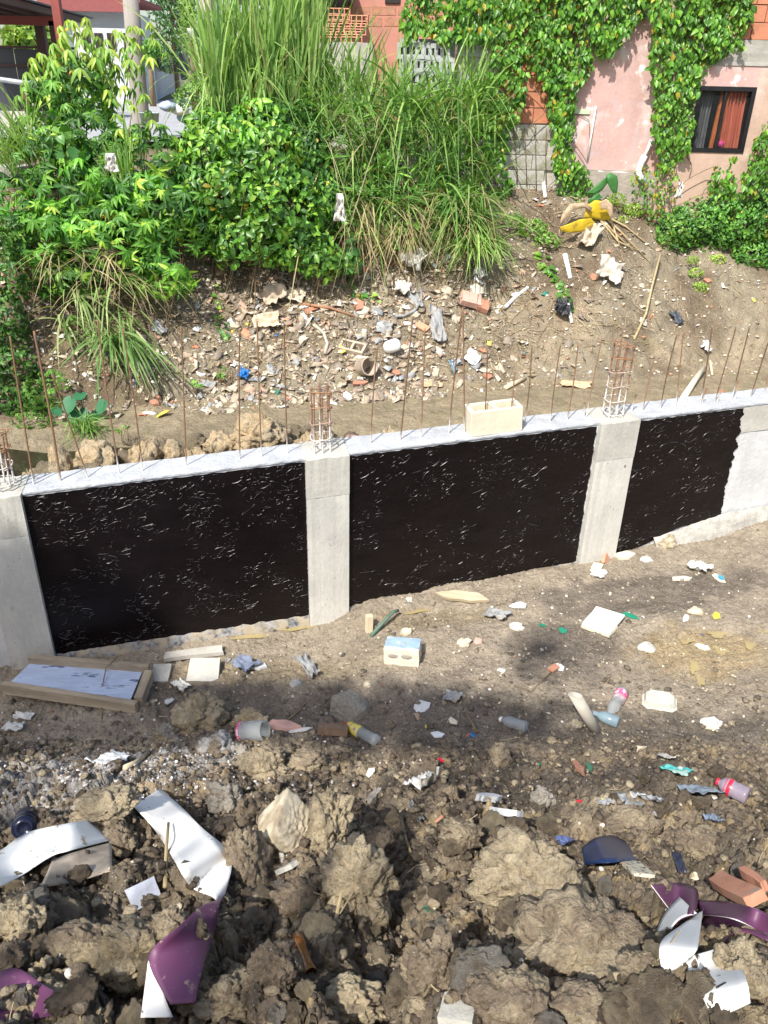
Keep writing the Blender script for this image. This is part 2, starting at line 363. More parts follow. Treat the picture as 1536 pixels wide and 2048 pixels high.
M['terra'] = mat('terracotta', (.42, .20, .13), rough=.88, var=.25, vscale=12, bump=.004, bscale=80, stain=[(14, .55, .68, (.32, .25, .18))])
M['pinkst'] = mat('pinkish_clay', (.60, .36, .30), rough=.85, var=.15, vscale=10, bump=.003)
M['bluepl'] = mat('dark_blue_plastic', (.010, .026, .085), rough=.35, var=.3, vscale=12, stain=[(16, .6, .68, (.05, .09, .2))])
M['navy'] = mat('navy_plastic', (.010, .013, .035), rough=.22, var=.1)
M['greybag'] = mat('blue_grey_sheet', (.27, .28, .29), rough=.6, var=.25, vscale=12, stain=[(14, .52, .66, (.25, .21, .16))])
M['whitebag'] = mat('white_sheet', (.64, .63, .60), rough=.5, var=.12, vscale=12, sheet=.1, stain=[(16, .56, .68, (.36, .30, .22))])
M['clearbot'] = mat('clear_plastic', (.70, .74, .74), rough=.12, var=.04, vscale=9, trans=.7, ior=1.3, spec=.6)
M['blueglass'] = mat('blue_grey_bottle', (.26, .36, .42), rough=.12, trans=.3, ior=1.4, spec=.7)
M['amber'] = mat('amber_glass', (.30, .11, .03), rough=.1, trans=.45, ior=1.45, spec=.7)
M['redlab'] = mat('red_label', (.62, .02, .05), rough=.35, var=.1)
M['pinklab'] = mat('pink_label', (.75, .12, .26), rough=.35, var=.3, vscale=30, stain=[(30, .5, .6, (.85, .7, .75))])
M['yelllab'] = mat('yellow_label', (.70, .62, .12), rough=.35, var=.1, stain=[(40, .52, .6, (.3, .08, .35))])
M['tray'] = mat('cloudy_tray', (.58, .585, .53), rough=.3, var=.10, vscale=12, spec=.6, sheet=.2, stain=[(14, .6, .7, (.4, .36, .28))])
M['pipe'] = mat('grey_pipe', (.44, .41, .35), rough=.6, var=.15, vscale=12)
M['green'] = mat('dull_green', (.10, .17, .13), rough=.6, var=.2, vscale=20)
M['water'] = mat('murky_water', (.035, .03, .018), rough=.06, var=.1, vscale=3, spec=.5)
M['puddle'] = mat('ochre_puddle', (.34, .27, .13), rough=.10, var=.12, vscale=5, spec=.5)
M['pink'] = mat('pink_plaster', (.50, .335, .31), rough=.88, var=.14, vscale=2.6, var2=.07, bump=.004, bscale=20, stain=[(1.5, .53, .66, (.66, .60, .59)), (3.2, .56, .66, (.52, .32, .25)), (2.1, .55, .66, (.47, .37, .38)), (6, .60, .66, (.74, .70, .68)), (14, .66, .70, (.40, .33, .30))])
M['peach'] = mat('peach_plaster', (.46, .33, .26), rough=.9, var=.14, vscale=3, var2=.05, bump=.003, bscale=20, stain=[(1.1, .55, .68, (.66, .50, .46)), (3, .62, .7, (.45, .33, .28))])
M['beam'] = mat('mossy_beam', (.34, .33, .30), rough=.92, var=.18, vscale=5, bump=.006, stain=[(3, .5, .62, (.16, .19, .13)), (2, .58, .7, (.42, .30, .28))])
M['clayb'] = mat('clay_block', (.46, .19, .11), rough=.88, var=.18, vscale=4, var2=.06, bump=.003, bscale=30)
M['clayl'] = mat('light_clay_block', (.58, .29, .18), rough=.88, var=.14, vscale=6, bump=.002)
M['greyb'] = mat('grey_block', (.40, .39, .36), rough=.92, var=.18, vscale=3, var2=.10, bump=.006, bscale=40, stain=[(2.0, .50, .64, (.17, .15, .10)), (5, .55, .66, (.27, .28, .20))])
M['ventb'] = mat('vent_block', (.38, .40, .41), rough=.9, var=.2, vscale=4, bump=.003, stain=[(5, .54, .66, (.20, .20, .18))])
M['found'] = mat('rough_foundation', (.34, .30, .26), rough=.95, var=.25, vscale=3, bump=.02, bscale=14)
M['black'] = mat('black_frame', (.012, .012, .014), rough=.35)
M['dark'] = mat('dark_inside', (.03, .028, .026), rough=.9)
M['glass'] = mat('window_glass', (.04, .05, .055), rough=.04, var=0, spec=.6, alpha=.16)
M['curtain'] = mat('rust_curtain', (.60, .17, .10), rough=.7, var=.12, vscale=5, sheet=.1)
M['lace'] = mat('grey_curtain', (.16, .17, .18), rough=.8, var=.3, vscale=9)
M['polec'] = mat('pole_concrete', (.30, .275, .25), rough=.9, var=.15, vscale=3, var2=.06, bump=.004, stretch=(3, 3, .5))
M['road'] = mat('pale_road', (.33, .335, .35), rough=.9, var=.12, vscale=.6, var2=.06, bump=.004)
M['kerb'] = mat('kerb_concrete', (.40, .38, .35), rough=.9, var=.2, vscale=4)
M['steel'] = mat('dark_gate_steel', (.045, .05, .065), rough=.5, var=.15, vscale=.8)
M['redsteel'] = mat('oxide_red_steel', (.22, .05, .04), rough=.6, var=.15)
M['brownst'] = mat('brown_steel', (.07, .035, .03), rough=.6, var=.15)
M['galv'] = mat('galvanised', (.42, .44, .46), rough=.45, metal=.6)
M['hwall'] = mat('pale_house_wall', (.50, .57, .64), rough=.9, var=.06, vscale=1)
M['wwall'] = mat('white_wall', (.52, .54, .56), rough=.9, var=.06, vscale=1)
M['maroon'] = mat('maroon_roof', (.24, .07, .07), rough=.7, var=.1)
M['ochre'] = mat('ochre_coping', (.62, .36, .12), rough=.8, var=.1)
M['straw'] = mat('dry_straw', (.42, .33, .18), rough=.85, var=.2, vscale=20)
M['yellow'] = mat('yellow_leaf', (.66, .48, .03), rough=.5, var=.2, vscale=9, stain=[(7, .6, .7, (.35, .22, .06))], sheet=.2)
M['dryleaf'] = mat('dry_banana_leaf', (.46, .34, .22), rough=.8, var=.25, vscale=9, bump=.004, stretch=(1, 6, 1))
M['fur'] = mat('dog_fur', (.42, .24, .12), rough=.9, var=.15, vscale=9, bump=.003)
# ------------------------------------------------------------------ ground
def build_ground():
    NV, NO = 410, 10
    v = np.linspace(-1, 1, 2*NV+1); out = np.array([1.03*1.35**k for k in range(NO)]); v = np.concatenate([-out[::-1], v, out])
    ys = [.3]
    while ys[-1] < 12.8: ys.append(ys[-1]+.0040*(1+.80*max(ys[-1]-.4, 0)))
    ys = np.array([-250, -80, -30, -12, -6, -3, -1.5, -.6, -.1, .15]+ys+[13, 13.5, 14, 15, 16.5, 18, 20, 23, 26, 30, 35, 40, 46, 55, 65, 80, 95, 120, 160, 230, 400])
    Xh = 1.75+.64*np.clip(ys, .3, None); Xh = np.where(ys > 40, Xh*1.5, Xh)+np.where(ys < 0, -ys*.8, 0)
    X = v[None, :]*Xh[:, None]; Y = np.repeat(ys[:, None], len(v), 1)
    x = X.ravel(); y = Y.ravel()
    z, t, s, n, nb, (r1, r2, r3, L1, L2, L3, d) = height(x, y, True, True)
    # earth colours
    A = np.array
    dry = A([.345, .29, .222]); damp = A([.185, .156, .128]); wet = A([.115, .097, .08]); grey = A([.52, .50, .475]); tan = A([.42, .35, .25]); brn = A([.27, .215, .152])
    bankc = A([.27, .23, .165]); bankd = A([.165, .125, .085]); mud = A([.30, .245, .165]); yel = A([.50, .37, .19])
    def mixc(a, b, f): return a*(1-f)[:, None]+b*f[:, None]
    f1 = fbm(x*1.1, y*1.1, 4, 201); f2 = fbm(x*4, y*4, 3, 211); f3 = fbm(x*13, y*13, 3, 221)
    c = np.repeat(dry[None], len(x), 0)
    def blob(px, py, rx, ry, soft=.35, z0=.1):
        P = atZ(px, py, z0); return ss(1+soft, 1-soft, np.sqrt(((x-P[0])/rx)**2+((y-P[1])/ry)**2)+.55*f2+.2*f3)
    damp_shade = np.zeros_like(x)  # damp soil patches that also carry the soft shade in their colour
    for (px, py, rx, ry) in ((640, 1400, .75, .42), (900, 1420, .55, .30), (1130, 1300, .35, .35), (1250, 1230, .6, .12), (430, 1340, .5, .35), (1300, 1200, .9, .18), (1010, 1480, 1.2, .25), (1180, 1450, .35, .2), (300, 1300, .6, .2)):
        damp_shade = np.maximum(damp_shade, blob(px, py, rx, ry))
    c = mixc(c, damp, np.clip(damp_shade*.85, 0, 1))
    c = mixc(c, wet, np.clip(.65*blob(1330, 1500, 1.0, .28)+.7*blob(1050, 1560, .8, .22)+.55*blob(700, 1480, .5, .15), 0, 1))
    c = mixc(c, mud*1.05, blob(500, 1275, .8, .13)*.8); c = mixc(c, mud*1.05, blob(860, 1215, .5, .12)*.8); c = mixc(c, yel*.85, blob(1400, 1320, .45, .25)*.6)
    # mound
    mz = ss(0.02, .12, t+.05*f2)*(n < 0)
    mc = mixc(np.repeat(brn[None], len(x), 0), tan, ss(-.05, .40, f1*.8+f2*.35+.5*(r1-.5)+.15*(t-.5)))
    mc = mc*1.0; mc = mixc(mc, wet*1.1, ss(.50, .85, r2+.4*f2)*.6); mc = mixc(mc, yel, ss(.80, .95, r3+.25*f2)*.5)
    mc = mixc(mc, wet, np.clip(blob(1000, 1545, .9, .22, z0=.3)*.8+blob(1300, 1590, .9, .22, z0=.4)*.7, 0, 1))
    c = mixc(c, mc, mz)
    lime = np.clip(blob(180, 1480, .62, .30, z0=.25)+blob(360, 1440, .5, .16, z0=.2)+blob(60, 1540, .5, .3, z0=.35), 0, 1)*ss(-.5, .15, f3+.3*f2)
    c = mixc(c, grey, lime*.9)
    # beyond the wall
    fl = (n > .1) & (nb < .05); fm = ss(2.2, 1.5, n)
    fc = mixc(np.repeat(mud[None], len(x), 0), A([.46, .36, .22]), np.clip(fm*(.7+.5*f2), 0, 1))
    gn = ss(.05, .4, f2+.3*f1)*.35; fc = mixc(fc, A([.17, .17, .09]), gn*ss(1.5, 2.2, n)); fc = mixc(fc, A([.10, .085, .06]), ss(.5, -1.2, s)*np.exp(-((n-2.6)/.55)**2)*.85)
    c = np.where(fl[:, None], fc, c)
    bm_ = nb >= .05; bc = mixc(np.repeat(bankc[None], len(x), 0), bankd, ss(-.2, .35, f1+.4*f2+.5*ss(-1.4, -3.2, s)))
    bc = mixc(bc, A([.24, .22, .12]), ss(.1, .5, f2)*.4*ss(1.6, .4, nb))
    bc = mixc(bc, A([.36, .29, .2]), ss(.0, .35, fbm(x*.8+9, y*.8, 3, 231))*ss(0, 2.5, s)*.6)
    bc = mixc(bc, A([.16, .17, .07]), ss(3.2, 3.8, nb)*.7*ss(-.4, .4, f2))
    c = np.where(bm_[:, None], bc, c)
    c = c*(1+.10*f3)[:, None]*(1+.14*np.clip(f2, -1, 1))[:, None]
    nr, nc = X.shape; idx = np.arange(nr*nc).reshape(nr, nc)
    Fq = np.stack([idx[:-1, :-1], idx[:-1, 1:], idx[1:, 1:], idx[1:, :-1]], -1).reshape(-1, 4)
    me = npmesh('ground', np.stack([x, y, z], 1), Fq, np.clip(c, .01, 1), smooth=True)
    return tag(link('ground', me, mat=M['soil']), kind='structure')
build_ground()

def blob_sheet(name, cx, cy, rx, ry, z, m, seed=1, kind='structure', rot=0.):
    V = [(cx, cy, z)]; n = 40
    for k in range(n):
        th = 6.28318*k/n; r = 1+.22*math.sin(3*th+seed)+.13*math.sin(5*th+2*seed)+.07*math.sin(9*th+seed*3)
        a, b = rx*r*math.cos(th), ry*r*math.sin(th); V.append((cx+a*math.cos(rot)-b*math.sin(rot), cy+a*math.sin(rot)+b*math.cos(rot), z))
    me = polymesh(name, V, [(0, 1+k, 1+(k+1) % n) for k in range(n)], False)
    return tag(link(name, me, mat=m), kind=kind)
# standing water in the channel and in the hollows of the floor
pw = wp(-2.9, 2.55, 0); blob_sheet('channel_water', pw[0]-.6, pw[1]-.1, 2.3, .60, .175, M['water'], 2, rot=WA)
pw = wp(.6, 2.6, 0); blob_sheet('channel_water', pw[0], pw[1], 1.9, .22, .205, M['water'], 4, rot=WA)
for (px, py, rx, ry, sd_) in ((520, 1268, .28, .045, 1), (600, 1255, .16, .035, 2), (850, 1218, .20, .05, 3)):
    P = drop(px, py); blob_sheet('puddle', P[0], P[1], rx, ry, P[2]+.004, M['puddle'], sd_, rot=WA)
for (px, py, rx, ry, sd_) in ((1435, 1270, .065, .04, 1), (1372, 1285, .05, .02, 2), (1442, 1302, .05, .05, 3), (1500, 1292, .05, .035, 4), (1372, 1306, .06, .018, 5), (1388, 1335, .07, .03, 6), (1400, 1362, .06, .025, 7), (1520, 1255, .08, .04, 8)):
    P = drop(px, py); blob_sheet('puddle', P[0], P[1], rx, ry, P[2]+.006, M['puddle'], sd_, rot=.2*sd_)

# ------------------------------------------------------------------ the retaining wall
def build_wall():
    root = empty('retaining_wall', tuple(wp(-3, 0, -1.4)))
    tag(root, 'long low concrete retaining wall coated black between pale columns, rebars rising from its top', 'wall', kind='thing')
    inv = root.location.copy()
    def loc(o): o.location = o.location-inv; return o
    def ws(s, n, z): return wp(s, n, z)
    S0, S1 = -6.0, 8.5
    def quadgrid(name, s0, s1, z0, z1, n0, m, ds=.04, dz=.04, rag=None, amp=.003, seed=0):
        ns = max(2, int((s1-s0)/ds)); nz = max(2, int((z1-z0)/dz)); ss_, zz = np.meshgrid(np.linspace(s0, s1, ns+1), np.linspace(z0, z1, nz+1))
        ss_ = ss_.ravel(); zz = zz.ravel(); s_ = ss_.copy(); z_ = zz.copy()
        if rag: s_, z_ = rag(ss_, zz)
        nn = n0-amp*(1+fbm(s_*7, z_*7, 3, seed+5))
        P = np.stack([s_*WT[0]+nn*WN[0], WD+s_*WT[1]+nn*WN[1], WTOP+WSL*s_+z_], 1)-np.array(inv)
        i = np.arange((ns+1)*(nz+1)).reshape(nz+1, ns+1)
        F = np.stack([i[:-1, :-1], i[:-1, 1:], i[1:, 1:], i[1:, :-1]], -1).reshape(-1, 4)
        return link(name, npmesh(name, P, F, smooth=True), root, m)
    # body: prism per stretch, one solid with a slightly uneven top
    def prism(name, s0, s1, n0, n1, z0, z1, m, ds=.08, top_amp=.006, seed=0, edge=.004):
        ns = max(2, int((s1-s0)/ds)); nn = max(2, int((n1-n0)/.05)); V = []; F = []
        sv = np.linspace(s0, s1, ns+1); nv = np.linspace(n0, n1, nn+1)
        S, Nn = np.meshgrid(sv, nv, indexing='ij'); zt = z1+top_amp*fbm(S.ravel()*9, Nn.ravel()*9, 3, seed).reshape(S.shape)
        Nj = Nn.copy(); Nj[:, 0] += edge*fbm(sv*15, sv*0, 2, seed+1)*2
        top = [[tuple(ws(S[i, j], Nj[i, j], zt[i, j])-np.array(inv)) for j in range(nn+1)] for i in range(ns+1)]
        bot = [[tuple(ws(S[i, j], Nn[i, j], z0)-np.array(inv)) for j in (0, nn)] for i in range(ns+1)]
        T = {}; B = {}
        for i in range(ns+1):
            for j in range(nn+1): T[i, j] = len(V); V.append(top[i][j])
            for j in (0, 1): B[i, j] = len(V); V.append(bot[i][j])
        for i in range(ns):
            for j in range(nn): F.append((T[i, j], T[i+1, j], T[i+1, j+1], T[i, j+1]))
            F.append((B[i, 0], B[i+1, 0], T[i+1, 0], T[i, 0])); F.append((T[i, nn], T[i+1, nn], B[i+1, 1], B[i, 1])); F.append((B[i, 1], B[i+1, 1], B[i+1, 0], B[i, 0]))
        for i in (0, ns):
            L = [T[i, j] for j in range(nn+1)]+[B[i, 1], B[i, 0]]; F.append(tuple(L if i == 0 else L[::-1]))
        me = bpy.data.meshes.new(name); me.from_pydata(V, [], F); me.update(); return link(name, me, root, m)
    prism('wall_body', S0, S1, 0, WTH, -2.2, -.012, M['render'], seed=3)
    prism('cap', S0, S1, -.008, WTH+.008, -.0119, .0, M['cap'], ds=.04, top_amp=.010, seed=9)
    prism('footing', S0, S1, -.10, WTH+.1, -2.3, -1.46, M['render'], seed=13, top_amp=.03)
    # pale upper course under the cap right of the coating, then the white panel
    quadgrid('block_band', 2.77, S1, -.235, -.02, -.004, M['band'], seed=40)
    # columns, each with its darker top block and long shaft
    for k, s0 in enumerate((-2.806, -.585, 1.646, 3.90, 6.15)):
        p = prism('column', s0, s0+.31, -.055, WTH+.01, -2.2, -.30, M['conc'], ds=.03, top_amp=.0, seed=20+k, edge=.0025)
        prism('column_head', s0-.002, s0+.312, -.057, WTH+.012, -.298, .004, M['band'] if k != 1 else M['band'], ds=.03, top_amp=.008, seed=30+k)
    # ragged black coating in three bays
    def ragf(s0, s1, z0f, lo=.02, hi=.02, lw=.0, seed=0, slant=0):
        def f(s, z):
            u = (s-s0)/(s1-s0); zb = np.array([z0f(q) for q in s]); v = (z+1.5)/1.5
            a = lo*fbm(z*9, z*0+seed, 4, 301+seed)+.006*fbm(z*45, z*0, 2, 311); b = hi*fbm(z*9, z*0+7+seed, 4, 305+seed)+.010*fbm(z*45, z*0, 2, 317)
            ns = s0+a+(s1+b+slant*(1-v)-s0-a)*u
            zt = -.022+.012*fbm(ns*11, ns*0+seed, 3, 307); zbr = zb+.025*fbm(ns*8, ns*0+seed, 4, 309)
            return ns, zbr+(zt-zbr)*v
        return f
    bays = ((-2.496, -.588, lambda q: -1.36-.03*q*0, .004, .004, 0), (-.272, 1.632, lambda q: np.interp(q, [-.3, 0, 1.7], [-1.34, -1.33, -1.235]), .003, .014, 0), (1.962, 2.86, lambda q: np.interp(q, [1.96, 2.2, 2.35, 2.5, 2.9], [-1.22, -1.17, -1.10, -1.04, -1.0]), .005, .05, .02))
    for k, (s0, s1, zf, lo, hi, sl) in enumerate(bays):
        quadgrid('bitumen_coating', s0, s1, -1.5, 0, -.0075, M['tar'], .018, .018, ragf(s0, s1, zf, lo, hi, seed=k*3, slant=sl), .0035, seed=50+k)
        # proud brush ridges of thick tar, too many to count
        nR = (2200, 1300, 600)[k]; V = []; F = []; r = np.random.default_rng(60+k)
        for i in range(nR):
            s = r.uniform(s0+.02, s1-.03); zz = r.uniform(zf(s)+.03, -.03)
            if n2(np.array([s*4.1]), np.array([zz*4.1]), 71+k)[0]+.35*n2(np.array([s*11.]), np.array([zz*11.]), 75+k)[0]+.35*r.random() < .20-.42*math.exp(-((zz+.13)/.20)**2): continue
            L = r.choice([.008, .016, .035, .07], p=[.36, .27, .22, .15])*r.uniform(.7, 1.3); th = r.normal(.25, .55); cv = r.normal(0, 9); rad = r.choice([.001, .0018, .0032], p=[.45, .4, .15])*r.uniform(.8, 1.2)
            m_ = 5; pts = []
            for q in range(m_):
                u = (q/(m_-1)-.5)*L; pts.append((s+u*math.cos(th+cv*u), zz+u*math.sin(th+cv*u)))
            for q in range(m_):
                px, pz = pts[q]; tx, tz = (pts[min(q+1, m_-1)][0]-pts[max(q-1, 0)][0], pts[min(q+1, m_-1)][1]-pts[max(q-1, 0)][1]); ln = math.hypot(tx, tz)+1e-9; nx, nz = -tz/ln, tx/ln
                rr = rad*(.25 if q in (0, m_-1) else 1)
                for (a, b) in ((-1, 0), (-.7, -.75), (0, -1.0), (.7, -.75), (1, 0)):
                    V.append(tuple(ws(px+nx*a*rr, -.0125+b*rr, pz+nz*a*rr)-np.array(inv)))
            o = len(V)-5*m_
            for q in range(m_-1):
                for j in range(4): F.append((o+q*5+j, o+q*5+j+1, o+(q+1)*5+j+1, o+(q+1)*5+j))
        me = polymesh('tar_ridges', V, F, True); tag(link('tar_ridges', me, root, M['tar2']), kind='stuff')
    # smeared edge at the foot
    for k, (s0, s1, zf, *_r) in enumerate(bays[:2]+(((2.3, 6.5, lambda q: np.interp(q, [2.3, 2.9, 6], [-1.12, -.98, -.85])),))):
        V = []; F = []; n_ = int((s1-s0)/.03)
        for i in range(n_+1):
            s = s0+(s1-s0)*i/n_; w_ = .022+.018*float(n2(np.array([s*9]), np.array([3.]), 81)[0])+(.05 if k == 2 else 0)
            z1 = zf(s)+.018*float(n2(np.array([s*15]), np.array([9.]), 83)[0])
            V += [tuple(ws(s, -.014, z1+.02)-np.array(inv)), tuple(ws(s, -.035-w_*.5, z1-w_*.35)-np.array(inv)), tuple(ws(s, -.05-w_*.6, z1-w_-.10)-np.array(inv))]
            if i: a = 3*i; F += [(a-3, a, a+1, a-2), (a-2, a+1, a+2, a-1)]
        me = polymesh('splash_edge', V, F, True); link('splash_edge', me, root, M['lime'] if k == 2 else M['smear'])
    # rebars: base and tip read off at the middle of the wall
    bars = [((60, 935), (20, 672), 7), ((118, 948), (68, 662), 9), ((176, 948), (105, 750), 6), ((237, 934), (195, 640), 6), ((283, 930), (245, 655), 6), ((371, 925), (362, 652), 6), ((479, 918), (479, 660), 5.5),
            ((523, 912), (514, 642), 5.5), ((575, 906), (568, 642), 5.5), ((741, 886), (755, 690), 6), ((800, 874), (826, 632), 6.5), ((842, 870), (850, 656), 5.5), ((897, 866), (925, 618), 6), ((930, 862), (925, 615), 6.5),
            ((970, 850), (975, 700), 5.5), ((1020, 846), (1030, 742), 5.5), ((1049, 848), (1064, 690), 5), ((1096, 842), (1104, 806), 7), ((1101, 840), (1121, 690), 4.5), ((1134, 838), (1156, 688), 6), ((1168, 832), (1169, 805), 7), ((1172, 832), (1204, 675), 4.5),
            ((1264, 822), (1273, 788), 7), ((1286, 818), (1308, 718), 5), ((1322, 812), (1354, 669), 5.5), ((1354, 805), (1367, 663), 5.5), ((1402, 803), (1424, 655), 6), ((1408, 801), (1414, 775), 6), ((1429, 802), (1472, 655), 5), ((1433, 800), (1440, 770), 6),
            ((1464, 797), (1499, 655), 5.5), ((1469, 795), (1476, 760), 6), ((1500, 795), (1545, 660), 5.5), ((1528, 790), (1545, 720), 5.5)]
    def rcol(z, base, seed):
        h = z-base; r = np.array([.26, .15, .085]); wht = np.array([.62, .60, .57]); q = ss(.16, .03, h+.04*math.sin(seed*7.7))[..., None] if hasattr(h, '__len__') else ss(.16, .03, h)
        g = .75+.25*math.sin(seed*3.1)
        return r[None]*g*(1-q)+wht[None]*q
    def bar(name, p0, p1, rad, parent, bend=.0, seed=0, seg=7, n_=14, offset=None):
        p0 = np.array(p0); p1 = np.array(p1); d = p1-p0; pts = []
        side = np.cross(d, [0, 0, 1.]); side = side/(np.linalg.norm(side)+1e-9)
        for i in range(n_+1):
            u = i/n_; pts.append(Vector(p0+d*u+side*bend*math.sin(u*3.14)))
        rr = [rad*(1+.10*((i % 2)*2-1)) for i in range(n_+1)]
        V, F = tube_arr(pts, rr, seg); V = np.array(V); me = polymesh(name, V-np.array(offset if offset is not None else inv), F)
        c = np.ones((len(V), 4), np.float32); c[:, :3] = rcol(V[:, 2], p0[2]+.02, seed); a = me.color_attributes.new('Col', 'FLOAT_COLOR', 'POINT'); a.data.foreach_set('color', c.ravel())
        return link(name, me, parent, M['rust'])
    for i, (b, t_, r_) in enumerate(bars):
        B = atN(*b, .13); T = atN(*t_, .13+.02*math.sin(i*2.3)); B[2] = min(B[2], wp(sn(B[0], B[1])[0], 0, 0)[2])-.05
        bar('rebar', B, T, r_*.00088, root, bend=.012*math.sin(i*1.9)+(.03 if i == 2 else 0), seed=i, n_=int(26))
    # short loop ties and splashed tie wire on the top
    # column cages
    for k, (bp, tp, n_b, rings, w_) in enumerate((((643, 905), (641, 778), 6, 5, .058), ((1225, 828), (1249, 686), 6, 6, .055), ((4, 965), (-12, 860), 5, 4, .06))):
        B = atN(*bp, .10); T = atN(*tp, .12); B[2] -= .03; cage = None; offs = [(-1, -1), (0, -1.1), (1, -1), (1, 1), (0, 1.05), (-1, 1)][:n_b]
        b0 = Bag(); allV = []
        for q, (ox, oy) in enumerate(offs):
            o = np.array([ox*w_*WT[0]+oy*w_*WN[0], ox*w_*WT[1]+oy*w_*WN[1], 0]); p1 = T+o*(.93+.1*math.sin(q*3+k))+np.array([0, 0, .03*math.sin(q*5+k)])
            V, F = tube_arr([B+o+(p1-B-o)*u for u in np.linspace(0, 1, 26)], [.0065*(1+.12*((i % 2)*2-1)) for i in range(26)], 7); b0.add(np.array(V)-np.array(inv), F)
        me = polymesh('rebar_cage', b0.V, b0.F); V = np.array(b0.V)+np.array(inv)
        c = np.ones((len(V), 4), np.float32); q = ss(.30, .10, V[:, 2]-B[2]+.12*np.sin(V[:, 0]*160))[:, None]; c[:, :3] = np.array([[.23, .13, .085]])*(1-q)+np.array([[.60, .58, .56]])*q
        a = me.color_attributes.new('Col', 'FLOAT_COLOR', 'POINT'); a.data.foreach_set('color', c.ravel()); cage = link('rebar_cage', me, root, M['rust'])
        for j in range(rings):
            u = .07+.88*j/(rings-1)*(1 if k != 1 else 1.02); C0 = B+(T-B)*u; pts = []
            for g in range(29):
                th = -1.2+g/28*6.9; e = 1.16+.03*math.sin(j*3+g)
                rx = np.sign(math.cos(th))*abs(math.cos(th))**.55*w_*e*1.12; ry = np.sign(math.sin(th))*abs(math.sin(th))**.6*w_*e*1.1
                pts.append(tuple(C0+np.array([rx*WT[0]+ry*WN[0], rx*WT[1]+ry*WN[1], .012*math.sin(th+j)+.015*(g/28)])-np.array(inv)))
            V, F = tube_arr(pts, .0042, 6); me = polymesh('stirrup', V, F); c = np.ones((len(V), 4), np.float32); q = ss(.75, .35, u+.1*math.sin(j*4)); c[:, :3] = np.array([.32, .16, .08])*(1-q)+np.array([.60, .55, .50])*q
            a = me.color_attributes.new('Col', 'FLOAT_COLOR', 'POINT'); a.data.foreach_set('color', c.ravel()); link('stirrup', me, cage, M['rust'])
    return root
build_wall()

# ------------------------------------------------------------------ hollow concrete blocks
def hollow_block(bm, L, W_, H, t=.03, cells=2, jit=.001, bev=.004):
    """open cells run along z"""
    bbox(bm, (0, -W_/2+t/2, 0), (L, t, H), bev=bev, jit=jit); bbox(bm, (0, W_/2-t/2, 0), (L, t, H), bev=bev, jit=jit)
    for i in range(cells+1):
        x = -L/2+t/2+(L-t)*i/cells; bbox(bm, (x, 0, 0), (t, W_-2*t-.001, H-.002), jit=jit)
bm = bmesh.new(); hollow_block(bm, .40, .19, .19, .03, 2)
P0 = atN(940, 862, .02); P1 = atN(1045, 850, .02); ctr = wp((sn(*P0[:2])[0]+sn(*P1[:2])[0])/2, .115, 0)
o = bmesh_to(bm, 'concrete_block', M['block']); o.location = (ctr[0], ctr[1], ctr[2]+.096); o.rotation_euler = (0, -.065, WA+.02); tag(o, 'cream hollow concrete block standing on the wall top, slipped over two rebars', 'block')

# ------------------------------------------------------------------ clods and stones
_ico = {}
def ico(sub):
    if sub not in _ico:
        bm = bmesh.new(); bmesh.ops.create_icosphere(bm, subdivisions=sub, radius=1); bm.verts.ensure_lookup_table()
        _ico[sub] = (np.array([v.co[:] for v in bm.verts]), np.array([[v.index for v in f.verts] for f in bm.faces])); bm.free()
    return _ico[sub]
TONES = {'tan': (.40, .33, .23), 'yellow': (.50, .415, .28), 'brown': (.265, .21, .152), 'dark': (.15, .12, .092), 'grey': (.36, .33, .285), 'greystone': (.40, .37, .31), 'cream': (.66, .58, .43), 'white': (.70, .67, .60),
         'orange': (.52, .40, .25), 'brick': (.32, .15, .09), 'pebbly': (.40, .325, .21), 'pinkish': (.52, .34, .28), 'lime': (.50, .48, .45)}
def clod_mesh(name, size, tone, sub=4, seed=0, rough=1., crack=1., facet=.0, tone2=None):
    V, F = ico(sub); r = np.random.default_rng(seed); off = r.uniform(-50, 50, 3); A = V*1.15+off
    D = 1+.34*fbm3(A, 2, seed)*rough
    if facet > .9: V0 = V; V = V/np.abs(V).max(1, keepdims=True)**.8; V = V*.86*np.array([.72, .9, 1.12]); V[:, 0] *= 1+.25*V[:, 2]; D = 1+.12*fbm3(A, 2, seed)
    if facet:
        for k in range(9):
            nv = r.normal(size=3); nv /= np.linalg.norm(nv); d = V@nv*D; lim = r.uniform(.45, .80); D = np.where(d > lim, D*(1-facet)+facet*D*lim/np.maximum(d, 1e-3), D)
    W1 = .45*np.stack([fbm3(A*2.4+k*9.1, 3, seed+3+k) for k in range(3)], 1)
    if not facet or facet < .5:
        # broken earth: angular chunks at three sizes, fissures between them
        for sc, am, ck in ((1.25, .26, .13), (2.9, .15, .085), (6.5, .075, .045)):
            cv, cs, e = chunk3(A*sc+W1*sc*.22, seed+int(sc*10))
            D = D+rough*am*(cv*.95+(cs-.5)*.55)-crack*ck*.8*ss(.11, .0, e)
        D = D+.05*rough*fbm3(A*7, 4, seed+5)+.035*rough*fbm3(A*19, 3, seed+6)
        D = np.clip(D, .6, 1.4)*.95
    else:
        f1, f2 = worley3(A*1.9+W1, seed); D = D-crack*.10*ss(.11, .0, f2-f1)+.05*fbm3(A*6, 4, seed+5)+.02*fbm3(A*16, 3, seed+7)
    P = V*D[:, None]*np.array(size)[None]
    c0 = np.array(TONES[tone] if isinstance(tone, str) else tone); c1 = np.array(TONES[tone2]) if tone2 else c0*.72
    q = ss(-.15, .35, fbm3(A*1.6, 3, seed+8))[:, None]; C = c0[None]*(1-q)+c1[None]*q
    me = npmesh(name, P, F, np.clip(C*r.uniform(.92, 1.08), 0, 1), smooth=(facet < .5))
    return me
